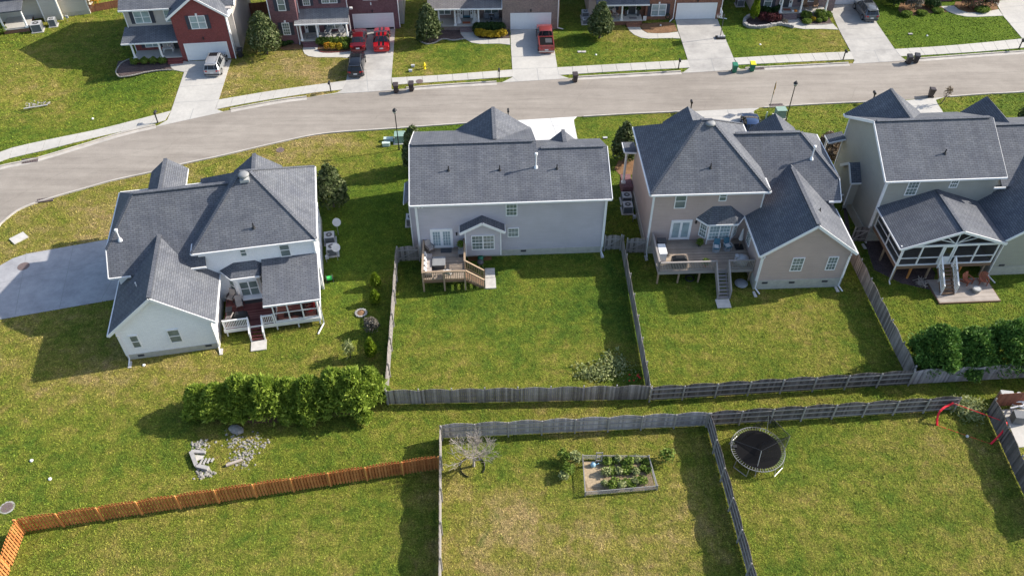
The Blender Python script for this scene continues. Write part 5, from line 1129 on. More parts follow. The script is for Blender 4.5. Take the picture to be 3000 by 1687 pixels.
# ================================================================== plants
def leaves(name, blobs, n, size, mat, par, seed=1, aspect=1.6, shell=0.35, out=0.7, lift=0.0, taper=0.0, kind_tri=False, lump=0.18):
    """many leaf-sized faces spread through ellipsoid blobs (cx,cy,cz,rx,ry,rz[,weight])"""
    g = np.random.default_rng(seed); B = np.array([b[:6] for b in blobs], float)
    vol = np.array([(b[3] * b[4] + b[3] * b[5] + b[4] * b[5]) * (b[6] if len(b) > 6 else 1) for b in blobs]); vol /= vol.sum()
    k = g.choice(len(B), n, p=vol); d = g.normal(size=(n, 3)); d /= np.linalg.norm(d, axis=1)[:, None]
    d[:, 2] = np.where((d[:, 2] < -0.55), -d[:, 2], d[:, 2])
    r = 1 - shell * g.random(n) ** 1.6
    ph = g.random((4, 3)) * 6
    lmp = sum(np.sin(d @ (g.normal(size=3) * (3.0 + 2.5 * q)) + ph[q % 4, 0] + k * 1.7) for q in range(5)) / 5
    r = r * (1 + lump * lmp)
    c = B[k, :3] + d * B[k, 3:] * r[:, None]
    if taper:   # cone: shrink towards the top
        z0, z1 = taper; t = np.clip((c[:, 2] - z0) / (z1 - z0), 0, 1); s = (1 - t) ** 0.75 * 0.95 + 0.05
        c[:, 0] *= s; c[:, 1] *= s
    c[:, 2] = np.maximum(c[:, 2], 0.03)
    dirn = d * out + g.normal(size=(n, 3)) * (1 - out) * 1.2; dirn[:, 2] += lift; dirn /= np.linalg.norm(dirn, axis=1)[:, None]
    side = np.cross(dirn, g.normal(size=(n, 3))); side /= np.linalg.norm(side, axis=1)[:, None]
    if not kind_tri:   # leaf lies roughly across the outward direction
        a2 = np.cross(dirn, side); ax = a2; 
    else: ax = dirn
    sz = size * (0.6 + 0.8 * g.random(n)); L = ax * (sz * aspect / 2)[:, None]; W = side * (sz / 2)[:, None]
    if kind_tri:
        V = np.stack([c - L - W * 0.5, c - L * 0.2 + W, c + L, c - L * 0.2 - W], 1)
    else:
        V = np.stack([c - L, c + W, c + L, c - W], 1)
    V = V.reshape(-1, 3); me = D.meshes.new(name); me.vertices.add(len(V)); me.vertices.foreach_set("co", V.ravel())
    me.loops.add(len(V)); me.loops.foreach_set("vertex_index", np.arange(len(V))); me.polygons.add(n); me.polygons.foreach_set("loop_start", np.arange(0, 4 * n, 4)); me.update(calc_edges=True)
    cl = np.floor(c / (size * 3.0)); hsh = np.abs(np.sin(cl @ np.array([12.9, 78.2, 37.7])) * 43758.5) % 1
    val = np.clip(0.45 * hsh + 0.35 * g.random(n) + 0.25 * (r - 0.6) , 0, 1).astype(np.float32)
    a = me.attributes.new("leaf", 'FLOAT', 'FACE'); a.data.foreach_set("value", val)
    me.materials.append(M[mat]); o = D.objects.new(name, me); COL.objects.link(o)
    if par: o.parent = par
    return o
def trunk(par, h, r, mat="bark", lean=(0, 0), limbs=5, seed=3, spread=0.6):
    g = random.Random(seed); m = MB(); m.cyl((0, 0, -0.05), (lean[0] * 0.5, lean[1] * 0.5, h * 0.5), r, r * 0.75, 8); m.cyl((lean[0] * 0.5, lean[1] * 0.5, h * 0.5), (lean[0], lean[1], h), r * 0.75, r * 0.25, 8)
    for i in range(limbs):
        a = i * 2.4 + g.random(); z = h * g.uniform(0.25, 0.8); L = h * 0.35 * spread
        m.cyl((lean[0] * z / h, lean[1] * z / h, z), (lean[0] + math.cos(a) * L, lean[1] + math.sin(a) * L, z + L * 0.8), r * 0.35, r * 0.1, 6)
    return m.build("trunk", M[mat], par)
def plant(name, px, py, label, cat, group=None): return empty(name, G(px, py), 0, label, cat, group)
def holly(px, py, h, wd, label, seed, n=7000, mat="leaf_holly", group="dense evergreen trees beside the houses"):
    t = plant("evergreen_tree", px, py, label, "tree", group); trunk(t, h * 0.8, 0.12, seed=seed)
    g = random.Random(seed); bl = [(0, 0, h * 0.36, wd * 0.5, wd * 0.5, h * 0.36), (0, 0, h * 0.62, wd * 0.36, wd * 0.36, h * 0.30), (0, 0, h * 0.84, wd * 0.18, wd * 0.18, h * 0.17)]
    for i in range(9):
        a = i * 2.4; z = h * g.uniform(0.15, 0.75); rr = wd * 0.36 * (1 - z / h * 0.8); bl.append((math.cos(a) * rr, math.sin(a) * rr, z, wd * 0.2, wd * 0.2, h * 0.14))
    leaves("crown", bl, n, 0.17, mat, t, seed, 1.9, 0.5, 0.55); return t
holly(784, 158, 5.2, 3.9, "tall rounded evergreen between the red brick and plum brick houses", 11)
holly(1259, 124, 4.8, 3.1, "tall cone shaped evergreen at the left end of the brown brick porch", 12)
holly(1757, 112, 4.6, 3.1, "dark evergreen in front of the rust brick porch", 13)
holly(978, 606, 4.9, 3.0, "tall evergreen beside the right wall of the white brick house", 14)
holly(1220, 500, 5.2, 2.6, "evergreen half hidden behind the left end of the lavender house", 15, n=8000)
holly(1826, 474, 4.6, 2.7, "evergreen between the lavender house and the tan house", 16, n=6000)
holly(3010, 372, 3.2, 2.6, "dark evergreen at the right edge behind the sage house roof", 17, n=4000)
# cypress hedge
def cypress(px, py, h, wd, label, seed, mat="leaf_cypress", group="row of bright green cypress trees", n=7500):
    t = plant("cypress_tree", px, py, label, "tree", group); trunk(t, h * 0.85, 0.09, seed=seed, limbs=7)
    r = random.Random(seed); bl = [(0, 0, h * 0.4, wd * 0.44, wd * 0.42, h * 0.42), (r.uniform(-.15, .15), 0, h * 0.72, wd * 0.27, wd * 0.27, h * 0.27)]
    for i in range(14):
        a = i * 2.4 + r.random(); z = h * r.uniform(0.12, 0.8); rr = wd * 0.42 * (1 - (z / h) * 0.75); bl.append((math.cos(a) * rr, math.sin(a) * rr, z, wd * 0.17, wd * 0.17, h * 0.13, 1.3))
    leaves("crown", bl, int(n * (1.7 if mat == "leaf_cypress" else 2.4)), 0.115 if mat == "leaf_cypress" else 0.095, mat, t, seed, 3.0, 0.55, 0.6, 0.35, kind_tri=True, lump=0.38, taper=(h * 0.55, h * 1.75)); return t
HX = [(598,1206,2.8,2.8),(652,1214,3.4,3.0),(722,1206,4.0,3.4),(796,1212,4.2,3.5),(858,1200,3.6,3.1),(922,1204,3.9,3.3),(990,1192,4.3,3.5),(1050,1196,4.4,3.6),(1093,1176,3.7,2.7)]
HL = ["shortest bright cypress at the left end of the hedge row", "second cypress from the left in the hedge row", "third cypress from the left in the hedge row", "tall feathery cypress left of the middle of the hedge row", "middle cypress of the hedge row, lower than its neighbours", "cypress just right of the middle of the hedge row", "third cypress from the right end of the hedge row", "tall bright cypress near the right end of the hedge row by the fence corner", "cypress tucked against the fence corner at the right end of the hedge row"]
for i, (a, b, h, wd) in enumerate(HX): cypress(a, b, h, wd, HL[i], 40 + i)
DG = "row of dark evergreens behind the bluish fence"
for i, (a, b, h, wd, lb) in enumerate(((2722,1076,4.5,4.3,"leftmost dark evergreen beside the fence corner in the sage house yard"),(2822,1074,4.1,4.2,"smaller dark evergreen, second from the fence corner"),(2922,1070,4.9,4.7,"tall dark evergreen, third from the fence corner"),(3025,1068,4.8,4.4,"dark evergreen cut by the right edge of the picture"))):
    cypress(a, b, h, wd, lb, 70 + i, "leaf_dark_cypress", DG, 9000)
def arb(px, py, h, wd, label, seed, mat="leaf_bright", n=2400, lean=(0, 0)):
    t = plant("arborvitae", px, py, label, "shrub", "small columnar shrubs"); trunk(t, h * 0.7, 0.04, limbs=0)
    leaves("crown", [(0, 0, h * 0.38, wd * 0.5, wd * 0.5, h * 0.38), (0, 0, h * 0.68, wd * 0.3, wd * 0.3, h * 0.3)], n, 0.09, mat, t, seed, 2.2, 0.5, 0.5, 0.6, kind_tri=True); return t
arb(1103, 841, 1.75, 0.85, "topmost small yellow green shrub left of the fence", 81); arb(1101, 888, 1.5, 0.85, "second small yellow green shrub from the top, left of the fence", 82); arb(1090, 1044, 2.2, 0.9, "small yellow green shrub nearest the cypress hedge", 83)
arb(2206, 62, 3.3, 1.15, "slim bright green conical shrub at the corner of the mauve brick house", 84, n=3500)
def shrub(px, py, r, h, label, mat, seed, n=1500, size=0.10, name="shrub", group=None, aspect=1.6, lump=0.2):
    t = plant(name, px, py, label, "shrub", group); g = random.Random(seed)
    bl = [(0, 0, h * 0.5, r, r * 0.9, h * 0.5)] + [(math.cos(a) * r * 0.55, math.sin(a) * r * 0.5, h * g.uniform(0.45, 0.75), r * 0.45, r * 0.45, h * 0.35) for a in (0.3, 1.8, 3.1, 4.4, 5.5)]
    m = MB()
    for i in range(6): a = i * 1.05; m.cyl((0, 0, 0), (math.cos(a) * r * 0.5, math.sin(a) * r * 0.5, h * 0.6), 0.02, 0.01, 5)
    m.build("stem", M["bark"], t)
    leaves("foliage", bl, n, size, mat, t, seed, aspect, 0.5, 0.5, lump=lump); return t
shrub(1092, 972, 0.6, 1.6, "greyish brown half bare shrub left of the fence", "leaf_silver", 90, 1500, 0.09)
shrub(1027, 1050, 0.45, 1.9, "bare pale twiggy shrub poking out behind the cypress hedge", "leaf_weed", 91, 120, 0.09, aspect=8)
FG = "round green shrubs in front of the red brick porch"
for i, (a, b) in enumerate(((397,190),(427,188),(453,187),(478,186))):
    shrub(a, b, 0.52, 0.75, ["leftmost round shrub under the red brick porch", "second round shrub from the left under the red brick porch", "third round shrub from the left under the red brick porch", "rightmost round shrub under the red brick porch"][i], "leaf_mid", 95 + i, 1400, 0.08, group=FG)
def hedge(pts, h, label, mat, seed, n, size=0.09, wd=0.8, name="hedge", group=None):
    P = [G(a, b) for a, b in pts]; t = empty(name, P[0], 0, label, "hedge", group); bl = []
    for a, b in zip(P[:-1], P[1:]):
        k = max(1, int((b - a).length / 0.5))
        for i in range(k): p = a.lerp(b, i / k) - P[0]; bl.append((p.x, p.y, h * 0.5, wd * 0.55, wd * 0.5, h * 0.52))
    q = P[-1] - P[0]; bl.append((q.x, q.y, h * 0.5, wd * 0.55, wd * 0.5, h * 0.52)); leaves("foliage", bl, n, size, mat, t, seed, 1.5, 0.4, 0.5); return t
hedge([(938, 133), (975, 133), (1018, 131)], 1.0, "clipped green hedge under the plum brick porch", "leaf_mid", 101, 5000, wd=0.9)
for i, (a, b, mt, lb) in enumerate(((960,146,"leaf_orange","orange flowering shrub beside the walk of the plum brick house"),(977,147,"leaf_yellow","small golden shrub right of the orange shrub"),(996,147,"leaf_yellow","golden shrub nearest the hedge middle at the plum brick house"),(1013,145,"leaf_mid","greenish yellow shrub beside the red sedan"))):
    shrub(a, b, 0.42, 0.85, lb, mt, 110 + i, 1100, 0.08, group="low shrubs by the plum brick porch")
hedge([(1400, 94), (1440, 93), (1465, 93)], 1.15, "dark clipped rounded hedge under the brown brick porch", "leaf_hedge", 120, 7000, wd=1.3)
for i, (a, b) in enumerate(((1403,106),(1420,110),(1438,111),(1456,110),(1473,107))):
    shrub(a, b, 0.55, 0.85, ["leftmost golden yellow shrub in front of the dark hedge", "second golden yellow shrub from the left before the dark hedge", "middle golden yellow shrub before the dark hedge", "second golden yellow shrub from the right before the dark hedge", "rightmost golden yellow shrub by the pickup driveway"][i], "leaf_yellow", 125 + i, 1500, 0.08, group="golden shrubs before the dark hedge")
for i, (a, b, r_, h_, mt, lb) in enumerate(((2230,64,.55,1.2,"leaf_maroon","left maroon shrub in the curved stone bed"),(2255,67,.65,1.2,"leaf_maroon","large maroon shrub in the curved stone bed"),(2274,66,.55,1.1,"leaf_maroon","right maroon shrub in the curved stone bed"),(2296,70,.4,.5,"leaf_silver","small pale shrub at the end of the curved stone bed"),
        (2360,55,.75,.9,"leaf_mid","green shrub left of centre below the mauve brick porch"),(2400,52,.8,.95,"leaf_mid","big green shrub below the mauve brick porch"),(2424,54,.55,.8,"leaf_mid","green shrub beside the dark grey car driveway"),(2362,70,.6,.6,"leaf_mid","low spreading green shrub at the front of the walkway bed"),(2381,63,.3,.55,"leaf_yellow","little golden shrub in the walkway bed"),(2398,66,.35,.5,"leaf_mid","little round green shrub right of the golden one"),(2415,63,.35,.5,"leaf_mid","small round green shrub next to the driveway corner"),(2240,48,.7,1.2,"leaf_hedge","dark green shrub against the mauve brick wall"),(2270,45,.7,1.2,"leaf_hedge","dark green shrub beside the column of the mauve brick porch"))):
    shrub(a, b, r_, h_, lb, mt, 140 + i, 1300, 0.09, group="mixed shrubs by the mauve brick house")
for i, (a, b, r_, h_, mt, lb) in enumerate(((2618,18,1.2,1.8,"leaf_hedge","dark bluish shrub mass at the top edge right of the dark grey car"),(2672,28,1.1,1.9,"leaf_silver","weeping straw coloured shrub near the upper right"),(2728,24,1.0,1.2,"leaf_hedge","dark green shrub beside the upper right brick steps"),(2655,46,.7,.5,"leaf_mid","low pale green shrub in front of the weeping shrub"),(2700,42,.7,.4,"leaf_mid","low grey green ground shrub along the upper right bed"),(2745,35,.7,.45,"leaf_mid","low pale green shrub by the upper right walkway"),(2840,24,1.3,1.9,"leaf_pink","large shrub with pink flowers in the upper right bed"),(2890,22,1.2,1.7,"leaf_pink","pink flowering shrub beside the upper right driveway"),(2875,34,.9,.6,"leaf_mid","low yellow green shrub before the pink flowering shrubs"))):
    shrub(a, b, r_, h_, lb, mt, 160 + i, 2600, 0.11, group="garden shrubs at the upper right")
shrub(2430, 448, 1.4, 2.0, "brownish bush between the tan house and the sage house", "leaf_brown", 180, 4200, 0.13)
shrub(2440, 470, 1.1, 1.6, "lower brownish bush behind the tan house roof corner", "leaf_brown", 181, 2800, 0.13)
shrub(850, 128, 0.6, 0.6, "dark low shrub under the shuttered window of the plum brick house", "leaf_hedge", 182, 1300)
shrub(832, 134, 0.5, 0.5, "dark low shrub near the tall evergreen at the plum brick house", "leaf_hedge", 183, 1000)
shrub(3, 100, 0.9, 1.2, "green shrub on the left edge below the cream house porch", "leaf_mid", 184, 1600)
# garden plants
for i, (a, b, r_, h_, lb) in enumerate(((1652,1350,.5,1.1,"leafy plant left of the lattice garden near its top corner"),(1685,1352,.45,1.0,"leafy plant touching the lattice garden's upper left corner"),(1662,1385,.55,.9,"leafy plant beside the left lattice side"),(1650,1402,.35,.7,"small leafy plant below the lattice garden's left side"),(1950,1350,.6,1.2,"tall leafy plant right of the lattice garden"))):
    shrub(a, b, r_, h_, lb, "leaf_weed" if i % 2 else "leaf_mid", 190 + i, 420, 0.10, "leafy_plant", "leafy plants around the lattice garden")
rr = random.Random(4)
for i in range(26):
    row = i // 9; a = 1766 + (i % 9) * 15.5 + rr.uniform(-5, 5) + row * 4; b = (1357, 1385, 1420)[row] + rr.uniform(-6, 8) - (i % 9) * 0.7
    shrub(a, b, rr.uniform(.25, .42), rr.uniform(.3, .6), "%s plant from the left in the %s row of the lattice garden" % (("first", "second", "third", "fourth", "fifth", "sixth", "seventh", "eighth", "ninth")[i % 9], ("back", "middle", "front")[row]), "leaf_weed" if i % 3 == 0 else "leaf_mid", 200 + i, 200, 0.10, "garden_plant", "garden plants row %s of the lattice garden" % ("back", "middle", "front")[row])
def weeds(px, py, rx, ry, n, seed, label, h=.25):
    o = leaves("weeds", [(0, 0, h * .4, rx, ry, h)], n, 0.11, "leaf_weed", None, seed, 2.2, .95, .3, .4, lump=.5); o.location = G(px, py); tag(o, label, "weeds", kind="stuff")
weeds(1770, 1085, 2.4, 1.0, 650, 5, "pale rough weeds in the bottom right of the lavender house yard"); weeds(1745, 1100, 1.8, .7, 450, 6, "low weeds along the grey fence left of the red flowers"); weeds(1800, 1060, 1.1, 1.2, 450, 7, "pale weeds above the red flowers")
weeds(2815, 1190, 1.8, .8, 1200, 8, "rough weeds in the corner behind the pop-up goal", .45); weeds(2840, 1215, 1.0, .8, 700, 9, "dry weeds at the foot of the dark fence behind the goal", .4)
def flowers():
    t = plant("flower_pots", 1855, 1112, "red flowers in the corner by the grey fence of the lavender house yard", "flowers"); m = MB()
    for i in range(14): a = rr.uniform(-.5, .5); b = rr.uniform(-.35, .35); m.cyl((a, b, 0), (a, b, .25), .012, n=4); 
    m.build("stem", M["hose_green"], t); m = MB()
    for i in range(9): a = rr.uniform(-.5, .5); b = rr.uniform(-.35, .35); m.lathe((a, b, .25), [(.03, 0), (.07, .04), (.04, .08)], 7)
    m.build("petals", M["red_cloth"], t)
flowers()
def bare_tree(px, py, h, label, seed=9):
    t = plant("bare_tree", px, py, label, "tree"); g = random.Random(seed); m = MB(); tw = MB()
    def grow(p, d, L, r, lev):
        q = p + d * L; (m if lev < 2 else tw).cyl(p, q, r, r * 0.65, 6 if lev < 2 else 4, caps=False)
        if lev >= 5: return
        for _ in range(3 if lev else 7):
            nd = (d + Vector((g.uniform(-1, 1), g.uniform(-1, 1), g.uniform(-0.35, 0.75))) * (0.75 if lev else 1.0)).normalized(); grow(p.lerp(q, g.uniform(0.5, 1.0)), nd, L * g.uniform(0.68, 0.92), max(0.008, r * 0.5), lev + 1)
    grow(Vector((0, 0, -0.05)), Vector((0.03, 0, 1)), h * 0.30, 0.11, 0)
    m.build("trunk", M["bark_pale"], t); tw.build("twigs", M["bark_pale"], t); return t
bare_tree(1388, 1364, 4.0, "bare pale leafless tree inside the fence corner above the dry lawn")
def golden_tree():
    t = plant("small_tree", 288, 32, "small golden leaved tree in front of the brown fence, upper left", "tree"); trunk(t, 2.6, 0.05, spread=0.9)
    leaves("crown", [(0, 0, 1.6, .8, .8, 1.1), (.4, 0, 2.3, .5, .5, .6), (-.4, .2, 2.5, .5, .5, .6)], 900, 0.12, "leaf_orange", t, 77, 2.2, 0.8, 0.4)
golden_tree()
def small_dark_tree():
    t = plant("small_tree", 2756, 305, "small dark bare leaning tree beside the sage house driveway", "tree"); m = MB(); g = random.Random(3)
    m.cyl((0, 0, 0), (.3, 0, 1.1), .06, .04, 6)
    for i in range(10): a = g.uniform(0, 6.28); m.cyl((.3 * .8, 0, .5 + .07 * i), (.3 + .5 * math.cos(a), .5 * math.sin(a), 1.1 + .1 * i), .02, .008, 5)
    m.build("trunk", M["bark"], t); leaves("crown", [(.3, 0, 1.5, .4, .4, .7)], 140, 0.10, "leaf_brown", t, 5, 2, .8, .4)
small_dark_tree()
# ================================================================== street things
def at_house(h, x, y, z=0.0): return h.matrix_basis @ Vector((x, y, z))
for hh in (H1, H2, H3, H4, F0, F1, F2, F3, F4, F5, F6):
    hh.matrix_basis = Matrix.Translation(hh.location) @ Matrix.Rotation(hh.rotation_euler.z, 4, 'Z')
def on_house(name, h, x, y, z, label, cat, rz=0.0, group=None):
    return empty(name, at_house(h, x, y, z), h.rotation_euler.z + rz, label, cat, group)
def street_lamp(px, py, label):
    t = empty("street_lamp", G(px, py), 0, label, "street lamp", "black street lamps"); m = MB()
    m.cyl((0, 0, 0), (0, 0, 0.5), 0.09, 0.07, 10); m.cyl((0, 0, 0.5), (0, 0, 4.3), 0.055, 0.045, 10); m.build("pole", M["black_metal"], t)
    m = MB(); m.lathe((0, 0, 4.3), [(0.05, 0), (0.13, 0.06), (0.16, 0.12)], 12); m.lathe((0, 0, 4.62), [(0.24, 0), (0.23, 0.06), (0.13, 0.2), (0.04, 0.24), (0.03, 0.32)], 14); m.build("lamp_head", M["black_metal"], t)
    m = MB(); m.lathe((0, 0, 4.42), [(0.15, 0), (0.21, 0.12), (0.21, 0.2)], 12); m.build("lamp_glass", M["lamp_clear"], t); return t
street_lamp(1169.6, 439.4, "black street lamp on the verge beside the pale utility boxes"); street_lamp(2301, 358, "black street lamp beside the green transformer box")
def mailbox(px, py, rz, label, h=1.15):
    t = empty("mailbox", G(px, py), rz, label, "mailbox", "black kerbside mailboxes"); m = MB(); m.box(-0.05, 0.05, -0.05, 0.05, 0, h); m.cyl((0, 0, h), (0, 0, h + 0.22), 0.04, 0.01, 6); m.bar((0, 0, h - 0.3), (0, -0.25, h - 0.05), 0.05, 0.05); m.build("post", M["black_metal"], t)
    m = MB(); m.profy([(-0.11, h - 0.02), (0.11, h - 0.02), (0.11, h + 0.13), (0.06, h + 0.21), (-0.06, h + 0.21), (-0.11, h + 0.13)], -0.42, 0.08); m.build("box", M["black_metal"], t); return t
for a, b, lb in ((463,361,"mailbox on the verge left of the silver car's driveway"),(969.6,269,"mailbox left of the driveway with the red cars"),(1462.6,232,"mailbox left of the pickup driveway"),(1987,203.6,"mailbox left of the basketball hoop driveway"),(2469.6,176.6,"mailbox left of the dark grey car's driveway"),(2984,145,"mailbox cut by the right edge on the far verge"),(2554,303.5,"mailbox on the near kerb left of the sage house gable"),(2022,330,"mailbox just behind the tan house front gable"),(1489,356,"mailbox behind the lavender house front gable")):
    mailbox(a, b, 0 if b < 300 and a != 2554 else math.pi, lb)
def bin_(px, py, rz, label, body="bin_brown", lid=None, h=1.08):
    t = empty("wheelie_bin", G(px, py), rz, label, "bin", "wheelie bins"); lid = lid or body; m = MB()
    m.hexa([(-.21, -.24, .06), (.21, -.24, .06), (.21, .2, .06), (-.21, .2, .06), (-.28, -.33, .95), (.28, -.33, .95), (.28, .30, .95), (-.28, .30, .95)])
    m.box(-.305, .305, -.355, .325, .90, .97); m.box(-.12, .12, -.335, -.30, .45, .62); m.build("body", M[body], t)
    m = MB(); m.hexa([(-.31, -.36, .975), (.31, -.36, .975), (.31, .36, .975), (-.31, .36, .975), (-.25, -.30, 1.03), (.25, -.30, 1.03), (.27, .36, h), (-.27, .36, h)]); m.cyl((-.28, .39, 1.0), (.28, .39, 1.0), .025); m.build("lid", M[lid], t)
    for s in (-1, 1): m = MB(); m.cyl((s * .23, .24, .11), (s * .29, .24, .11), .11, n=12); m.build("wheel", M["tyre"], t)
    return t
bin_(1161, 271, R(6), "dark brown bin left of a pair at the kerb by the red cars' driveway"); bin_(1206, 266.5, R(3), "dark brown bin right of a pair at the kerb by the red cars' driveway"); bin_(1684.5, 240, R(4), "single brown bin standing on the road right of the pickup driveway")
bin_(2150, 212, R(-2), "green bin with green lid at the kerb", "bin_green"); bin_(2201.5, 208.5, R(-3), "green bin with a yellow lid at the kerb", "bin_green", "lid_yellow")
bin_(2659.6, 187, R(-4), "black bin in front of another at the far kerb", "bin_black"); bin_(2681, 184, R(-12), "black bin partly behind another at the far kerb", "bin_black"); bin_(2725, 283.5, R(170), "brown bin standing on the near side of the road"); bin_(706, 168, R(5), "black bin against the side of the red brick house", "bin_black")
def hydrant():
    t = empty("fire_hydrant", G(1244, 202), 0, "yellow fire hydrant on the lawn of the brown brick house", "hydrant"); m = MB(); m.lathe((0, 0, 0), [(.17, 0), (.17, .06), (.11, .08), (.11, .5), (.15, .52), (.15, .57), (.13, .6), (.11, .7), (.05, .78), (.03, .84)], 14); m.build("body", M["yellow_paint"], t)
    for d in ((1, 0), (-1, 0), (0, -1)): m = MB(); m.cyl((d[0] * .08, d[1] * .08, .42), (d[0] * .21, d[1] * .21, .42), .065, n=10); m.build("nozzle_cap", M["yellow_paint"], t)
hydrant()
def utility(name, px, py, w, d, h, mat, label, pad=True, rz=R(3), hood=True):
    t = empty(name, G(px, py), rz, label, "utility box"); m = MB(); m.hexa([(-w / 2, -d / 2, .06), (w / 2, -d / 2, .06), (w / 2, d / 2, .06), (-w / 2, d / 2, .06), (-w / 2, -d / 2 + (.12 * d), h), (w / 2, -d / 2 + (.12 * d), h), (w / 2, d / 2, h), (-w / 2, d / 2, h)]); m.build("cabinet", M[mat], t)
    if hood: m = MB(); m.box(-w / 2 - .03, w / 2 + .03, -d / 2 + .05, d / 2 + .03, h, h + .05); m.build("lid", M[mat], t)
    if pad: m = MB(); m.box(-w / 2 - .15, w / 2 + .15, -d / 2 - .15, d / 2 + .15, 0, .07); m.build("pad", M["slab_pale"], t)
    return t
utility("transformer", 1173, 414, 1.05, 1.0, .85, "utility_green", "grey green transformer on a pale pad beside the street lamp"); utility("utility_box", 1139, 413, .95, .45, .3, "utility_pale", "low pale oval utility lid left of the transformer", False); utility("utility_box", 1132, 428, .75, .4, .35, "utility_pale", "small pale green pedestal nearest the lavender house", False)
utility("transformer", 2284, 343, 1.0, .9, .95, "utility_green", "green transformer box beside the second street lamp"); utility("utility_box", 2243, 350, .12, .12, .9, "utility_pale", "slim pale marker post near the green transformer", False, hood=False)
for a, b, lb in ((1210,197,"small grey valve box left of the hydrant"),(1203,211,"small pale valve box lower left of the hydrant")): utility("valve_box", a, b, .35, .3, .2, "ac_grey", lb, False)
utility("meter_box", 1773, 406, .4, .3, .06, "ac_grey", "small grey meter cover on the lawn behind the lavender house roof", False); utility("meter_box", 1698, 154, .4, .3, .05, "slab_pale", "left pale meter cover on the lawn before the rust brick house", False); utility("meter_box", 1711, 154, .4, .3, .05, "slab_pale", "right pale meter cover on the lawn before the rust brick house", False)
utility("meter_box", 2667, 102, .45, .3, .06, "stone_grey", "small cover stones in the bright lawn right of the dark grey car", False)
def sign():
    t = empty("warning_sign", G(2253, 323), R(78), "yellow diamond warning sign on a thin pole beside the near kerb", "sign"); m = MB(); m.box(-.03, .03, -.03, .03, 0, 3.35); m.build("pole", M["galvanised"], t)
    m = MB(); c = 2.95; s_ = .53; m.profy([(0, c - s_), (s_, c), (0, c + s_), (-s_, c)], -.045, -.032); m.build("diamond_plate", M["amber_sign"], t); m = MB(); m.box(-.25, .25, -.045, -.032, 2.0, 2.38); m.build("lower_plate", M["amber_sign"], t)
sign()
def disc(name, px, py, r, mat, label, cat, ring=None, z=.02):
    t = empty(name, G(px, py), 0, label, cat); m = MB(); m.cyl((0, 0, -.05), (0, 0, z + .012), r, n=24); m.build("lid", M[mat], t)
    m = MB(); 
    for k in range(-2, 3): m.box(-r * .6, r * .6, k * r * .25 - .02, k * r * .25 + .02, z + .012, z + .02)
    m.build("lid_pattern", M[mat], t)
    if ring: m = MB(); m.cyl((0, 0, -.05), (0, 0, z), r * ring[0], n=24); m.build("rim", M[ring[1]], t)
disc("manhole_cover", 1229, 240, .42, "iron", "rusty round cover in the verge of the far pavement", "manhole", z=.055); disc("manhole_cover", 821, 440, .42, "iron", "rusty round manhole cover in the near verge above the white brick house", "manhole"); disc("manhole_cover", 69.5, 781, .5, "iron", "dark round manhole cover in the shaded concrete drive", "manhole", z=.04); disc("manhole_cover", 21, 1486, .38, "iron", "round manhole cover with a wide pale rim near the left edge", "manhole", (1.3, "stone_grey"))
def drain(px, py, rz, label):
    t = empty("storm_drain", G(px, py), rz, label, "drain"); m = MB(); m.box(-.75, .75, -.28, .28, 0, .022); m.build("frame", M["black_metal"], t); m = MB()
    for k in range(9): m.box(-.68 + k * .16, -.60 + k * .16, -.25, .25, .022, .04)
    m.box(-.78, .78, .28, .36, 0, .15); m.build("grate", M["iron"], t)
drain(88, 473, R(14), "rusty storm drain in the far kerb near the left edge"); drain(133, 586, R(192), "rusty storm drain in the near kerb above the shaded drive"); drain(2274, 309, R(184), "dark storm drain in the near kerb below the warning sign"); drain(2220, 202, R(4), "rusty storm drain beside the yellow lidded bin")
def slab_thing(px, py, w, d, rz, label, h=.12, mat="slab_pale"):
    t = empty("concrete_pad", G(px, py), rz, label, "pad"); m = MB(); m.box(-w / 2, w / 2, -d / 2, d / 2, 0, h); m.build("slab", M[mat], t); return t
slab_thing(56, 699, 1.0, 1.3, R(-42), "white rectangular lid lying in the grass left of the white brick house")
def landing(h, x0, x1, y0, y1, label):
    t = on_house("landing_pad", h, 0, 0, 0, label, "paving slab"); m = MB(); m.box(x0, x1, y0, y1, 0, .09); m.build("slab", M["slab_pale"], t)
landing(H1, 2.45, 3.65, -.95, .08, "concrete pad at the foot of the red steps"); landing(H2, 5.6, 6.5, -4.1, -2.85, "lower concrete pad beside the small deck stairs"); landing(H2, 5.62, 6.46, -2.8, -1.65, "upper weathered paving slab beside the small deck stairs"); landing(H3, 4.9, 6.05, -6.95, -5.98, "pinkish concrete pad at the foot of the grey stairs")
# stones, culvert
def rocks(name, pts, label, mat="stone_white", seed=1, n=100, rmin=.08, rmax=.2, group=None):
    g = random.Random(seed); t = empty(name, G(*pts[0]), 0, label, "stones"); t["kind"] = "stuff"; m = MB(); c0 = G(*pts[0])
    for i in range(n):
        a, b = g.choice(pts), None; a = (a[0] + g.gauss(0, pts_s), a[1] + g.gauss(0, pts_s * .6)); p = G(*a) - c0; r = g.uniform(rmin, rmax); k = 6
        bot = [p + Vector((math.cos(q * 1.05 + i) * r * g.uniform(.8, 1.2), math.sin(q * 1.05 + i) * r * g.uniform(.8, 1.2), 0)) for q in range(k)]
        top = [p + (v - p) * .55 + Vector((g.uniform(-.02, .02), 0, r * g.uniform(.5, .9))) for v in bot]
        m.face(top)
        for q in range(k): m.face([bot[q], bot[(q + 1) % k], top[(q + 1) % k], top[q]])
    o = m.build("stones", M[mat], t); return t
pts_s = 19
rocks("stone_pile", [(690,1290),(705,1300),(715,1315),(725,1330),(735,1300),(745,1295),(712,1345),(700,1360),(720,1335),(695,1280),(755,1297)], "heap of white stones on the right side of the drain headwall", n=230, seed=3, rmin=.04, rmax=.12)
pts_s = 9
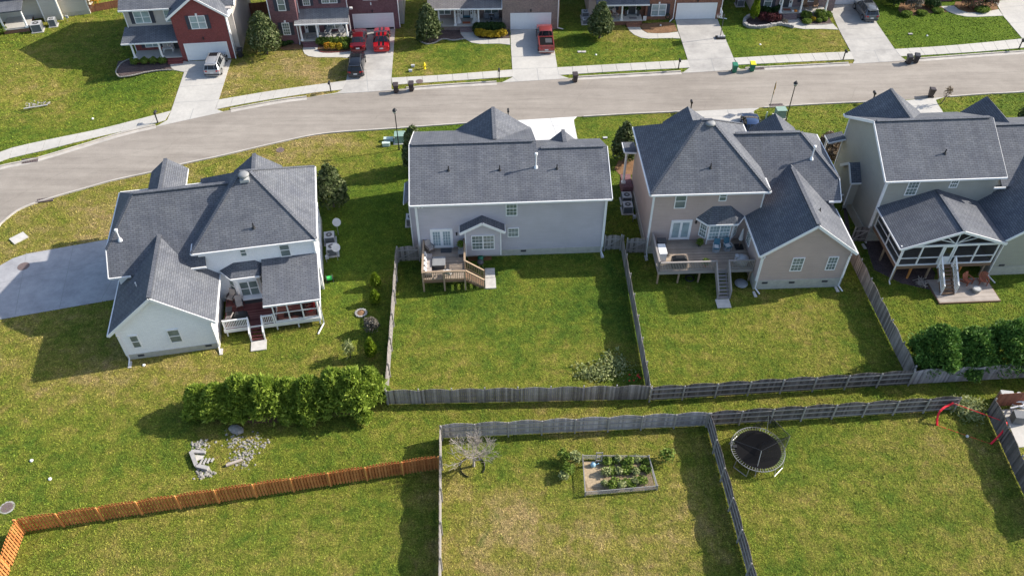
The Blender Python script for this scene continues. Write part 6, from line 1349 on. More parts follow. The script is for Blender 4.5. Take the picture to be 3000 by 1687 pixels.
rocks("stone_pile", [(585,1300),(575,1312),(600,1310),(592,1295)], "small scatter of white stones above the drain headwall", n=50, seed=4, rmin=.05, rmax=.14); rocks("stone_pile", [(585,1385),(600,1390),(612,1385),(590,1395)], "small scatter of white stones below the drain headwall", n=60, seed=5, rmin=.05, rmax=.15)
pts_s = 5
rocks("stone_pile", [(85,309),(100,306),(115,303),(130,302),(142,303)], "line of white stones above the little culvert in the upper left lawn", n=50, seed=6, rmin=.05, rmax=.12)
def culvert():
    t = empty("drain_headwall", G(585, 1355), R(0), "concrete drain headwall among the white stones", "headwall"); m = MB(); o = G(585, 1355)
    P = [G(562, 1327) - o, G(578, 1368) - o, G(612, 1376) - o]
    for a, b in zip(P[:-1], P[1:]): m.bar(a + Z3 * .12, b + Z3 * .12, .28, .3)
    m.bar(G(562, 1325) - o + Z3 * .12, G(603, 1327) - o + Z3 * .08, .22, .22); m.build("wall", M["stone_grey"], t)
    m = MB(); q = [G(572, 1332), G(600, 1335), G(592, 1345), G(576, 1350)]; m.face([(p.x - o.x, p.y - o.y, .03) for p in q]); m.build("apron", M["slab_pale"], t)
    m = MB(); a = G(605, 1355) - o
    for k in range(4): m.bar(a + Vector((-.4 + .25 * k, -.3 + .1 * k, .1)), a + Vector((-.3 + .25 * k, .3, .1)), .1, .12)
    m.build("broken_blocks", M["stone_grey"], t)
    t = empty("boulder", G(693, 1260), 0, "single large white boulder above the stone heap", "boulder"); m = MB(); m.lathe((0, 0, 0), [(.45, 0), (.5, .12), (.38, .28), (.15, .34)], 7); o = m.build("rock", M["stone_white"], t); o.scale = (1.3, .8, 1); o.rotation_euler = (0, 0, -.4)
    t = empty("fallen_log", G(685, 1357), R(25), "short weathered log lying in the drain hollow", "log"); m = MB(); m.cyl((-.5, 0, .1), (.6, 0, .1), .12, .1, 8); m.build("wood", M["bark_pale"], t)
    t = empty("culvert", G(105, 313), R(18), "low concrete culvert edge in the upper left lawn", "culvert"); m = MB(); m.box(-1.2, 1.2, -.12, .06, 0, .05); m.build("wall", M["stone_grey"], t)
culvert()
for i, (a, b, lb) in enumerate(((93,1349,"small pale stone in the left lawn, upper of two"),(147,1403,"small white stone in the left lawn, lower of two"),(272,349,"tiny white ball shaped cover on the upper left lawn"),(1746,162,"small white cover on the lawn before the rust brick house"),(2227,132,"tiny white cover on the lawn left of the dark grey car"),(2716,106,"tiny white cover on the bright upper right lawn"),(422,1070,"white ball shaped cap beside the white brick house corner"),(1935,76,"small white light in the mulch before the rust brick house"))):
    t = empty("ground_cap", G(a, b), 0, lb, "cap"); m = MB(); m.lathe((0, 0, 0), [(.12, 0), (.12, .06), (.07, .12)], 10); m.build("cap", M["white_paint"], t)
t = empty("tree_ring", G(1058, 918), 0, "round mound of pale stones in the grass left of the fence", "stones"); m = MB()
for i in range(14): a = i * .45; m.box(math.cos(a) * .42 - .09, math.cos(a) * .42 + .09, math.sin(a) * .42 - .07, math.sin(a) * .42 + .07, 0, .12)
m.build("ring", M["stone_grey"], t); m = MB(); m.lathe((0, 0, 0), [(.36, 0), (.3, .08), (.1, .12)], 12); m.build("mulch", M["mulch_brown"], t)
# dirt spots, water-worn
# ------------------------------------------------------------------ beside houses
def ac(h, x, y, label, w=.85, hh=.85, mat="ac_grey", rz=0):
    t = on_house("air_conditioner", h, x, y, 0, label, "air conditioner", rz, "air conditioners beside the houses"); m = MB(); m.box(-w / 2, w / 2, -w / 2, w / 2, .08, hh - .04); m.build("casing", M["ac_dark"], t)
    m = MB(); m.box(-w / 2 - .02, w / 2 + .02, -w / 2 - .02, w / 2 + .02, hh - .04, hh)
    for s in (-1, 1):
        for q in (-1, 1): m.box(s * w / 2 - .04, s * w / 2 + .04, q * w / 2 - .04, q * w / 2 + .04, .08, hh - .04)
    m.build("cover", M[mat], t); m = MB(); m.cyl((0, 0, hh), (0, 0, hh + .012), w * .33, n=20); m.build("fan_opening", M["black_metal"], t)
    m = MB(); m.cyl((0, 0, hh + .012), (0, 0, hh + .03), w * .1, n=12)
    for k in range(10): a = k * .628; m.bar((0, 0, hh + .02), (w * .34 * math.cos(a), w * .34 * math.sin(a), hh + .02), .012, .012)
    m.build("fan_guard", M["ac_grey"], t); m = MB(); m.box(-w / 2 - .15, w / 2 + .15, -w / 2 - .15, w / 2 + .15, 0, .07); m.build("pad", M["slab_pale"], t); return t
def pix_h(h, px, py): return h.matrix_basis.inverted() @ G(px, py)
for h, a, b, lb, kw in ((H1,968,708,"upper air conditioner by the white brick house wall",{}),(H1,975,742,"lower air conditioner half under the satellite dish",{}),(H2,1206,655,"air conditioner peeping out left of the lavender house",{}),(H3,1834,591,"upper air conditioner on the pad left of the tan house",{}),(H3,1837,619,"lower round air conditioner left of the tan house",{}),(F4,1714,52,"pale air conditioner left of the rust brick house",{}),(F4,1716,68,"small pale unit beside the tall evergreen at the rust brick house",{"hh":.6}),(F5,2166,16,"air conditioner beside the mauve brick house at the top edge",{})):
    p = pix_h(h, a, b); ac(h, p.x, p.y, lb, **kw)
p = pix_h(F0, 113, 90); ac(F0, p.x, p.y, "large grey air conditioner by the cream house porch", 1.1, 1.0); p = pix_h(F0, 158, 76); ac(F0, p.x, p.y, "tall dark air conditioner by the cream house corner", .75, .95)
def dish(px, py, label, seed):
    t = empty("satellite_dish", G(px, py), R(30), label, "satellite dish", "satellite dishes beside the white brick house"); m = MB(); m.cyl((0, 0, 0), (0, 0, 1.5), .03); m.build("mast", M["galvanised"], t)
    m = MB(); m.lathe((0, 0, 0), [(.05, 0), (.25, .03), (.38, .09)], 18); o = m.build("reflector", M["ac_grey"], t); o.location = (0, -.1, 1.55); o.rotation_euler = (R(48), 0, 0); m = MB(); m.cyl((0, 0, 0), (0, -.0, .45), .015); o2 = m.build("feed_arm", M["ac_grey"], t); o2.location = (0, -.1, 1.55); o2.rotation_euler = (R(70), 0, 0)
dish(992, 688, "satellite dish on a mast above the air conditioners", 1); dish(990, 762, "satellite dish overlapping the lower air conditioner", 2)
def hose_reel(px, py):
    t = empty("hose_reel", G(px, py), R(15), "bright green hose reel at the white brick house corner", "hose reel"); m = MB(); m.cyl((-.22, 0, .35), (.22, 0, .35), .2, n=14); m.build("hose", M["hose_green"], t); m = MB()
    for s in (-1, 1): m.cyl((s * .25, 0, .35), (s * .29, 0, .35), .3, n=14); m.bar((s * .27, -.25, .02), (s * .27, .25, .02), .04, .04); m.bar((s * .27, 0, .35), (s * .27, -.2, 0), .04, .04)
    m.build("frame", M["dark_grey"], t)
hose_reel(967, 823)
def meter(h, x, y, label, u=(0, 1)):
    t = on_house("gas_meter", h, x, y, 0, label, "meter"); m = MB(); m.box(-.14, .14, -.12, .12, .45, .75); m.build("body", M["ac_grey"], t); m = MB(); m.tube([(-.1, 0, 0), (-.1, 0, .5)], .03); m.tube([(.1, 0, .5), (.1, 0, .95), (.25, 0, .95)], .03); m.build("pipe", M["galvanised"], t)
p = pix_h(H1, 961, 768); meter(H1, p.x, p.y, "pale gas meter beside the right wall of the white brick house"); p = pix_h(H3, 1857, 650); meter(H3, p.x, p.y, "small gas meter beside the tan house left wall"); p = pix_h(H4, 2478, 618); meter(H4, p.x - .3, p.y, "gas meter by the sage house chimney box"); p = pix_h(F0, 202, 60); meter(F0, p.x, p.y - .3, "gas meter at the cream house foundation")
for a, b, lb in ((1892,756,"grey splash block at the tan house left corner"),(2210,862,"grey splash block at the tan wing's left corner"),(2450,847,"grey splash block at the tan wing's right corner"),(1763,748,"grey splash block at the lavender house right corner"),(382,1068,"grey splash block at the white wing's left corner"),(649,1030,"grey splash block at the white wing's right corner"),(2530,722,"grey splash block below the sage house gate")):
    t = empty("splash_block", G(a, b), R(8), lb, "splash block", "splash blocks at house corners"); m = MB(); m.hexa([(-.13, -.35, 0), (.13, -.35, 0), (.1, .25, 0), (-.1, .25, 0), (-.13, -.35, .06), (.13, -.35, .06), (.1, .25, .12), (-.1, .25, .12)]); m.build("block", M["slab_pale"], t)
# ------------------------------------------------------------------ deck and porch furniture
def rbox(m, x0, x1, y0, y1, z0, z1): m.box(x0, x1, y0, y1, z0, z1)
def lounge_chair(h, x, y, z, rz, label, cloth="cushion_taupe", frame="dark_grey", group="patio chairs"):
    t = on_house("patio_chair", h, x, y, z, label, "chair", rz, group); m = MB(); m.box(-.27, .27, -.28, .25, .38, .46); m.build("seat", M[cloth], t); m = MB(); m.hexa([(-.27, .22, .42), (.27, .22, .42), (.27, .3, .42), (-.27, .3, .42), (-.25, .38, 1.0), (.25, .38, 1.0), (.25, .45, 1.0), (-.25, .45, 1.0)]); m.build("backrest", M[cloth], t)
    for sx in (-1, 1):
        for sy in (-1, 1): m = MB(); m.box(sx * .26 - .02, sx * .26 + .02, sy * .24 - .02, sy * .24 + .02, 0, .6 if sy < 0 else .45); m.build("leg", M[frame], t)
        m = MB(); m.box(sx * .29 - .03, sx * .29 + .03, -.28, .3, .6, .64); m.build("armrest", M[frame], t)
    return t
def adirondack(h, x, y, z, rz, label, mat, group):
    t = on_house("adirondack_chair", h, x, y, z, label, "chair", rz, group); m = MB()
    for k in range(5): m.hexa([(-.26, -.3 + k * .11, .38 - k * .03), (.26, -.3 + k * .11, .38 - k * .03), (.26, -.2 + k * .11, .36 - k * .03), (-.26, -.2 + k * .11, .36 - k * .03), (-.26, -.3 + k * .11, .40 - k * .03), (.26, -.3 + k * .11, .40 - k * .03), (.26, -.2 + k * .11, .38 - k * .03), (-.26, -.2 + k * .11, .38 - k * .03)])
    m.build("seat", M[mat], t); m = MB()
    for k in range(5): xx = -.24 + k * .12; hh = .95 - abs(k - 2) * .06; m.hexa([(xx - .05, .2, .22), (xx + .05, .2, .22), (xx + .05, .23, .22), (xx - .05, .23, .22), (xx * 1.15 - .055, .45, hh), (xx * 1.15 + .055, .45, hh), (xx * 1.15 + .055, .48, hh), (xx * 1.15 - .055, .48, hh)])
    m.build("backrest", M[mat], t)
    for s in (-1, 1):
        m = MB(); m.box(s * .33 - .06, s * .33 + .06, -.35, .33, .54, .57); m.build("armrest", M[mat], t); m = MB(); m.box(s * .3 - .02, s * .3 + .02, -.33, -.24, 0, .54); m.bar((s * .3, -.28, .3), (s * .3, .45, .05), .03, .1); m.build("leg", M[mat], t)
    return t
def grill(h, x, y, z, rz, label, cover=True, big=1.0):
    t = on_house("covered_grill", h, x, y, z, label, "grill", rz); m = MB(); w = .65 * big
    m.hexa([(-w, -.32, 0), (w, -.32, 0), (w, .32, 0), (-w, .32, 0), (-w * .96, -.3, .85), (w * .96, -.3, .85), (w * .96, .3, .85), (-w * .96, .3, .85)]); m.hexa([(-w * .96, -.3, .85), (w * .96, -.3, .85), (w * .96, .3, .85), (-w * .96, .3, .85), (-w * .55, -.14, 1.12), (w * .55, -.14, 1.12), (w * .55, .2, 1.12), (-w * .55, .2, 1.12)]); m.build("cover", M["black_metal"], t)
    m = MB(); m.bar((-w * .4, -.33, .78), (w * .4, -.33, .78), .03, .03); m.build("handle", M["ac_dark"], t); return t
def square_table(h, x, y, z, w, d, hh, label, mat, rz=0):
    t = on_house("patio_table", h, x, y, z, label, "table", rz); m = MB(); m.box(-w / 2, w / 2, -d / 2, d / 2, hh - .05, hh); m.box(-w / 2 + .1, w / 2 - .1, -d / 2 + .1, d / 2 - .1, hh, hh + .006); m.build("table_top", M[mat], t); m = MB(); m.box(-w / 2 + .08, w / 2 - .08, -d / 2 + .08, d / 2 - .08, 0, hh - .05); m.build("base", M["dark_grey"], t)
# lavender house deck
square_table(H2, 1.75, -2.3, 1.2, 1.1, 1.1, .55, "square grey fire table on the small deck", "mid_grey")
def sofa():
    t = on_house("patio_sofa", H2, .8, -2.0, 1.2, "taupe corner sofa with white cushions on the small deck", "sofa"); m = MB(); m.box(-.25, .35, -1.7, .9, 0, .25); m.box(-.3, -.22, -1.7, .9, 0, .6); m.build("frame", M["dark_grey"], t)
    for k in range(4): m = MB(); m.box(-.2, .34, -1.62 + k * .62, -1.04 + k * .62, .25, .4); m.build("seat_cushion", M["cushion_taupe"], t); m = MB(); m.hexa([(-.22, -1.6 + k * .62, .38), (-.05, -1.6 + k * .62, .38), (-.05, -1.1 + k * .62, .38), (-.22, -1.1 + k * .62, .38), (-.3, -1.55 + k * .62, .78), (-.2, -1.55 + k * .62, .78), (-.2, -1.15 + k * .62, .78), (-.3, -1.15 + k * .62, .78)]); m.build("back_cushion", M["cushion_white"], t)
sofa(); lounge_chair(H2, .95, -.45, 1.2, R(35), "grey rounded chair at the wall end of the small deck"); lounge_chair(H2, 2.55, -3.6, 1.2, R(160), "white cushioned chair behind the small deck railing", "cushion_white")
def planter(h, x, y, z, label, w=.4, hh=.5, pot="ac_grey", leafm="leaf_mid"):
    t = on_house("planter", h, x, y, z, label, "planter"); m = MB(); m.hexa([(-w * .4, -w * .4, 0), (w * .4, -w * .4, 0), (w * .4, w * .4, 0), (-w * .4, w * .4, 0), (-w / 2, -w / 2, hh), (w / 2, -w / 2, hh), (w / 2, w / 2, hh), (-w / 2, w / 2, hh)]); m.build("pot", M[pot], t); leaves("foliage", [(0, 0, hh + .25, .28, .28, .3)], 160, .1, leafm, t, 6, 3.5, .6, .3, kind_tri=True)
planter(H2, 3.6, -.5, 1.2, "spiky green plant in a pot beside the lavender bay"); square_table(H2, 3.62, -1.15, 1.2, .5, .5, .45, "small pale side table below the spiky plant", "mid_grey")
def kettle(px, py, label):
    t = empty("kettle_grill", G(px, py), 0, label, "grill"); m = MB(); m.lathe((0, 0, .55), [(.08, 0), (.27, .12), (.3, .22)], 14); m.build("bowl", M["black_metal"], t, smooth=True); m = MB(); m.lathe((0, 0, .78), [(.3, 0), (.26, .12), (.08, .2)], 14); m.build("lid", M["dark_grey"], t, smooth=True)
    for a in (0, 2.1, 4.2): m = MB(); m.cyl((math.cos(a) * .1, math.sin(a) * .1, .6), (math.cos(a) * .32, math.sin(a) * .32, 0), .015); m.build("leg", M["galvanised"], t)
kettle(1408, 788, "black kettle grill beside the small deck stairs")
t = empty("watering_can", G(1408, 764), 0, "round green drum on the bare soil below the lavender bay", "drum"); m = MB(); m.lathe((0, 0, 0), [(.22, 0), (.26, .25), (.24, .5), (.1, .58)], 14); m.build("drum", M["bin_green"], t, smooth=True); m = MB(); m.cyl((.2, 0, .4), (.42, 0, .55), .03); m.build("spout", M["bin_green"], t)
# tan house deck
def H3px(a, b, z): return (H3.matrix_basis.inverted() @ G(a, b, z))
p = H3px(1936, 712, 1.5); t = on_house("covered_grill", H3, 1.0, -1.0, 1.5, "dark box bin by the wall end of the tan house deck", "storage box"); m = MB(); m.box(-.35, .35, -.3, .3, 0, .8); m.build("body", M["bin_black"], t); m = MB(); m.box(-.38, .38, -.33, .33, .8, .88); m.build("lid", M["dark_grey"], t); t.name = "storage_bin"
t = on_house("outdoor_kitchen", H3, .85, -2.1, 1.5, "white slim cabinet along the left railing of the tan house deck", "cabinet"); m = MB(); m.box(-.3, .3, -.6, .6, 0, .85); m.build("body", M["white_metal"], t); m = MB(); m.box(-.33, .33, -.63, .63, .85, .9); m.build("top", M["white_paint"], t)
grill(H3, 2.1, -3.3, 1.5, R(180), "black covered grill against the front railing of the tan house deck")
def swivel(h, x, y, z, rz, label):
    t = lounge_chair(h, x, y, z, rz, label, "fabric_teal", "ac_grey", "teal deck chairs"); m = MB(); m.box(-.18, .18, -.2, .18, .46, .54); m.build("pillow", M["cushion_white"], t); m = MB(); m.lathe((0, 0, .02), [(.3, 0), (.3, .03)], 16); m.build("swivel_base", M["ac_grey"], t)
swivel(H3, 5.65, -1.55, 1.5, R(-12), "left teal deck chair with white pillow before the tan bay"); swivel(H3, 6.65, -1.45, 1.5, R(15), "right teal deck chair with white pillow before the tan bay")
def umbrella(h, x, y, z):
    t = on_house("folded_umbrella", h, x, y, z, "folded cream umbrella standing in the deck corner of the tan house", "umbrella"); m = MB(); m.cyl((0, 0, 0), (0, 0, 2.2), .025); m.build("pole", M["wood_brown"], t); m = MB(); m.lathe((0, 0, .9), [(.2, 0), (.15, .4), (.1, .9), (.03, 1.25)], 10); m.build("canopy", M["tarp"], t); m = MB(); m.box(-.35, .35, -.35, .35, 0, .07); m.build("base", M["black_metal"], t)
umbrella(H3, 7.75, -1.2, 1.5)
t = on_house("wrapped_bundle", H3, 7.5, -3.2, 1.5, "grey tarpaulin covered round table in the deck corner of the tan house", "covered table"); m = MB(); m.lathe((0, 0, 0), [(.5, 0), (.56, .35), (.5, .62), (.2, .75)], 14); m.build("cover", M["tarp"], t, smooth=True); m = MB(); m.box(-.6, -.35, -.1, .3, 0, .8); m.build("folded_flap", M["tarp"], t)
planter(H3, 4.35, -.9, 1.5, "small dark potted plant by the tan bay wall", .25, .2, "dark_grey"); planter(H3, 4.3, -3.5, 1.5, "terracotta pot on the tan house deck by the railing", .25, .3, "terracotta")
t = on_house("fire_pit", H3, 7.45, -4.35, 0, "round metal fire bowl with a mesh lid on the grass right of the grey stairs", "fire pit"); m = MB(); m.lathe((0, 0, .05), [(.35, 0), (.52, .12), (.55, .2)], 20); m.build("bowl", M["ac_grey"], t); m = MB(); m.lathe((0, 0, .25), [(.53, 0), (.4, .1), (.08, .15)], 20); m.build("mesh_lid", M["mid_grey"], t)
t = empty("tyre_ring", G(2020, 817), 0, "dark coiled hose ring on the shaded grass under the grey deck", "hose"); m = MB()
for k in range(16): a = k * .3927; b = a + .3927; m.cyl((math.cos(a) * .35, math.sin(a) * .35, .06), (math.cos(b) * .35, math.sin(b) * .35, .06), .06, n=6)
m.build("coil", M["black_metal"], t)
# white house deck
lounge_chair(H1, .95, 4.2, .85, R(-25), "taupe patio chair in the wall corner of the red deck"); lounge_chair(H1, 1.65, 3.3, .85, R(10), "taupe patio chair in front of the white bay"); lounge_chair(H1, .9, 1.75, .85, R(-110), "taupe patio chair behind the white railing of the red deck"); grill(H1, 1.9, 1.6, .85, R(180), "black grill at the front of the red deck", big=.85)
square_table(H1, .85, 2.75, .85, .5, .6, .5, "small dark side table on the red deck", "dark_grey"); t = on_house("storage_bench", H1, 2.75, 3.85, .85, "white and dark bench box below the white bay window", "bench"); m = MB(); m.box(-.75, .75, -.22, .22, 0, .42); m.build("box", M["dark_grey"], t); m = MB(); m.box(-.8, .8, -.26, .26, .42, .5); m.build("seat", M["white_paint"], t)
lounge_chair(H1, 7.2, 2.5, .85, R(-80), "red cushioned chair inside the screened porch, by the back", "red_cloth"); lounge_chair(H1, 7.25, 1.7, .85, R(-70), "red cushioned chair inside the screened porch, by the screen", "red_cloth"); square_table(H1, 6.2, 1.9, .85, .7, .7, .45, "low wooden table inside the screened porch", "wood_red")
# sage house patio
def patio():
    t = on_house("patio_platform", H4, 0, 0, 0, "low tan composite platform at the foot of the sage house porch steps", "platform"); m = MB(); m.box(3.5, 8.6, -8.05, -5.35, .02, .16); m.build("boards", M["deck_tan"], t); m = MB(); m.box(3.44, 8.66, -8.11, -8.05, 0, .15); m.box(3.44, 3.5, -8.05, -5.35, 0, .15); m.box(8.6, 8.66, -8.05, -5.35, 0, .15); m.build("edge_board", M["wood_brown"], t)
patio(); adirondack(H4, 6.7, -5.9, .16, R(25), "left rust coloured adirondack chair on the tan platform", "chair_rust", "rust adirondack chairs"); adirondack(H4, 8.0, -6.0, .16, R(-15), "right rust coloured adirondack chair by the downspout on the tan platform", "chair_rust", "rust adirondack chairs")
t = on_house("fire_pit", H4, 7.0, -6.95, .16, "grey fire pit drum before the rust chairs", "fire pit"); m = MB(); m.lathe((0, 0, 0), [(.3, 0), (.36, .3), (.36, .38)], 16); m.build("drum", M["mid_grey"], t); m = MB(); m.cyl((0, 0, .38), (0, 0, .40), .28, n=16); m.build("lid", M["ac_grey"], t)
t = on_house("log_pile", H4, 2.9, -5.6, 0, "heap of twigs beside the porch steps of the sage house", "wood pile"); m = MB(); g = random.Random(8)
for k in range(22): a = g.uniform(0, 3.1); x = g.uniform(-.3, .3); y = g.uniform(-.4, .4); z = g.uniform(.05, .35); m.cyl((x - math.cos(a) * .45, y - math.sin(a) * .45, z), (x + math.cos(a) * .45, y + math.sin(a) * .45, z + .05), .025, n=5)
m.build("sticks", M["bark_pale"], t)
# front porches
adirondack(F2, -3.0, -2.1, .56, R(-10), "left slate coloured chair on the plum brick porch", "chair_slate", "slate porch chairs"); adirondack(F2, -1.3, -2.1, .56, R(15), "right slate coloured chair on the plum brick porch", "chair_slate", "slate porch chairs")
adirondack(F3, -2.9, 1.1, .6, R(8), "left slate coloured chair on the brown brick porch", "chair_slate", "slate chairs on the brown brick porch"); adirondack(F3, -1.75, 1.1, .6, R(-8), "right slate coloured chair on the brown brick porch", "chair_slate", "slate chairs on the brown brick porch"); square_table(F3, -2.33, 1.35, .6, .4, .4, .55, "small table between the chairs on the brown brick porch", "chair_slate")
def mat(h, x, y, z, w, d, m1, label, stripes=None):
    t = on_house("door_mat", h, x, y, z, label, "mat"); m = MB(); m.box(-w / 2, w / 2, -d / 2, d / 2, .003, .02); m.build("mat", M[m1], t)
    if stripes:
        m = MB()
        for k in range(5): m.box(-w / 2 + .05, w / 2 - .05, -d / 2 + d * (k + .3) / 5, -d / 2 + d * (k + .65) / 5, .02, .026)
        m.build("stripe", M[stripes], t)
mat(F2, -4.9, -2.4, .56, 1.3, .8, "bin_black", "black and white striped mat at the plum brick door", "cushion_white"); mat(F3, -5.4, .75, .6, .95, .5, "terracotta", "orange brown mat at the brown brick door"); mat(F4, -5.45, -.6, .6, .9, .5, "dark_grey", "dark patterned mat at the rust brick door", "plaid"); mat(F5, -6.2, -2.4, .7, .9, .5, "chair_rust", "dark red mat at the mauve brick door")
def bench():
    t = on_house("porch_bench", F1, -2.4, 1.4, .6, "white bench with two patterned pillows on the red brick porch", "bench"); m = MB(); m.box(-.55, .55, -.25, .2, .4, .44); m.box(-.55, .55, .2, .25, .44, .85); m.build("seat", M["white_paint"], t)
    for s in (-1, 1):
        for q in (-.22, .2): m = MB(); m.box(s * .52 - .03, s * .52 + .03, q - .03, q + .03, 0, .42 if q > 0 else .65); m.build("leg", M["white_paint"], t)
        m = MB(); m.hexa([(s * .27 - .2, .02, .44), (s * .27 + .2, .02, .44), (s * .27 + .2, .12, .44), (s * .27 - .2, .12, .44), (s * .27 - .2, .1, .82), (s * .27 + .2, .1, .82), (s * .27 + .2, .18, .82), (s * .27 - .2, .18, .82)]); m.build("pillow", M["plaid"], t)
bench()
def rocker():
    t = lounge_chair(F4, -7.6, -.35, .6, R(35), "rocking chair with a plaid blanket on the rust brick porch", "plaid", "wood_brown"); t.name = "rocking_chair"; planter(F4, -6.3, 0.05, .6, "tall dark planter left of the rust brick door", .3, .7, "dark_grey", "leaf_hedge"); planter(F4, -4.75, 0.05, .6, "tall dark planter right of the rust brick door", .3, .7, "dark_grey", "leaf_hedge"); square_table(F4, -8.8, -.3, .6, .8, .5, .45, "dark wicker table on the rust brick porch", "dark_grey")
rocker()
def skeleton(x, y, rz, label, hgt=1.55):
    t = on_house("skeleton_decoration", F3, x, y, .6, label, "decoration", rz, "white skeleton decorations on the brown brick porch"); m = MB(); m.lathe((0, 0, 0), [(.42, 0), (.3, .35), (.16, .8), (.2, 1.05), (.12, 1.25)], 12); m.build("gown", M["cushion_white"], t); m = MB(); m.lathe((0, 0, 1.28), [(.05, 0), (.1, .06), (.12, .15), (.08, .24)], 10); m.build("skull", M["white_paint"], t)
    for s in (-1, 1): m = MB(); m.tube([(s * .18, 0, 1.12), (s * .36, -.12, .85), (s * .3, -.35, .8)], .025); m.build("arm", M["white_paint"], t)
skeleton(-6.4, .9, R(20), "white gowned skeleton figure left of the brown brick door"); skeleton(-4.35, .8, R(-20), "white gowned skeleton figure right of the brown brick door")
t = on_house("pumpkin", F5, -5.35, -3.0, .7, "orange pumpkin at the top of the mauve brick steps", "pumpkin"); m = MB(); m.lathe((0, 0, 0), [(.1, 0), (.24, .08), (.25, .2), (.1, .3)], 14); m.build("fruit", M["pumpkin"], t, smooth=True); m = MB(); m.cyl((0, 0, .3), (0, 0, .37), .025); m.build("stalk", M["wood_brown"], t)
t = on_house("pumpkin", F5, -5.65, -3.0, .7, "white pumpkin beside the orange one on the mauve brick porch", "pumpkin"); m = MB(); m.lathe((0, 0, 0), [(.08, 0), (.2, .07), (.2, .17), (.08, .25)], 14); m.build("fruit", M["cushion_white"], t, smooth=True); m = MB(); m.cyl((0, 0, .25), (0, 0, .31), .02); m.build("stalk", M["wood_brown"], t)
lounge_chair(F5, -3.9, -2.4, .7, R(10), "brown wooden chair on the mauve brick porch", "wood_brown", "wood_brown"); lounge_chair(F5, -2.7, -2.4, .7, R(-10), "brown wooden chair by the end column of the mauve brick porch", "wood_brown", "wood_brown")
def yard_flag():
    t = on_house("yard_flag", F4, -4.05, -.85, 0, "small pale garden flag in the mulch before the rust brick house", "flag"); m = MB(); m.tube([(-.25, 0, 0), (-.25, 0, 1.0), (.25, 0, 1.0)], .015); m.build("stand", M["black_metal"], t); m = MB(); m.box(-.2, .22, -.01, .01, .35, .95); m.build("banner", M["paper"], t)
yard_flag()
t = on_house("hose_coil", F4, -1.1, -.35, .4, "green hose coiled against the rust brick wall", "hose"); m = MB()
for q in (0, .05, .1):
    for k in range(14): a = k * .4488; b = a + .4488; m.cyl((math.cos(a) * (.32 - q), -.04 * q, math.sin(a) * (.38 - q)), (math.cos(b) * (.32 - q), 0, math.sin(b) * (.38 - q)), .02, n=5)
m.build("hose", M["leaf_hedge"], t); t.location.z = .6
def hoop():
    t = empty("basketball_hoop", G(2110, 113), R(2), "portable basketball hoop standing on the driveway edge", "basketball hoop"); m = MB(); m.box(-.55, .55, -.35, .35, .04, .2); m.build("base", M["black_metal"], t); m = MB(); m.cyl((0, .1, .2), (-.0, .15, 3.0), .045); m.bar((0, .12, 2.6), (-.35, .1, 3.1), .06, .06); m.build("pole", M["dark_grey"], t)
    m = MB(); m.box(-.43, -.40, -.45, .65, 2.85, 3.6); m.build("backboard", M["white_metal"], t)
    m = MB()
    for k in range(14): a = k * .4488; b = a + .4488; m.cyl((-.68 + math.cos(a) * .23, .1 + math.sin(a) * .23, 3.05), (-.68 + math.cos(b) * .23, .1 + math.sin(b) * .23, 3.05), .02, n=5)
    o = m.build("rim", M["terracotta"], t); m = MB()
    for k in range(10): a = k * .628; m.cyl((-.68 + math.cos(a) * .23, .1 + math.sin(a) * .23, 3.05), (-.68 + math.cos(a + .3) * .13, .1 + math.sin(a + .3) * .13, 2.62), .009, n=4); m.cyl((-.68 + math.cos(a) * .23, .1 + math.sin(a) * .23, 3.05), (-.68 + math.cos(a - .3) * .13, .1 + math.sin(a - .3) * .13, 2.62), .009, n=4)
    m.build("net", M["white_paint"], t)
    for k in range(3): m = MB(); m.box(-.35 + k * .32, -.1 + k * .32, -.15, .15, .2, .34); m.build("sandbag", M["tarp"], t)
hoop()
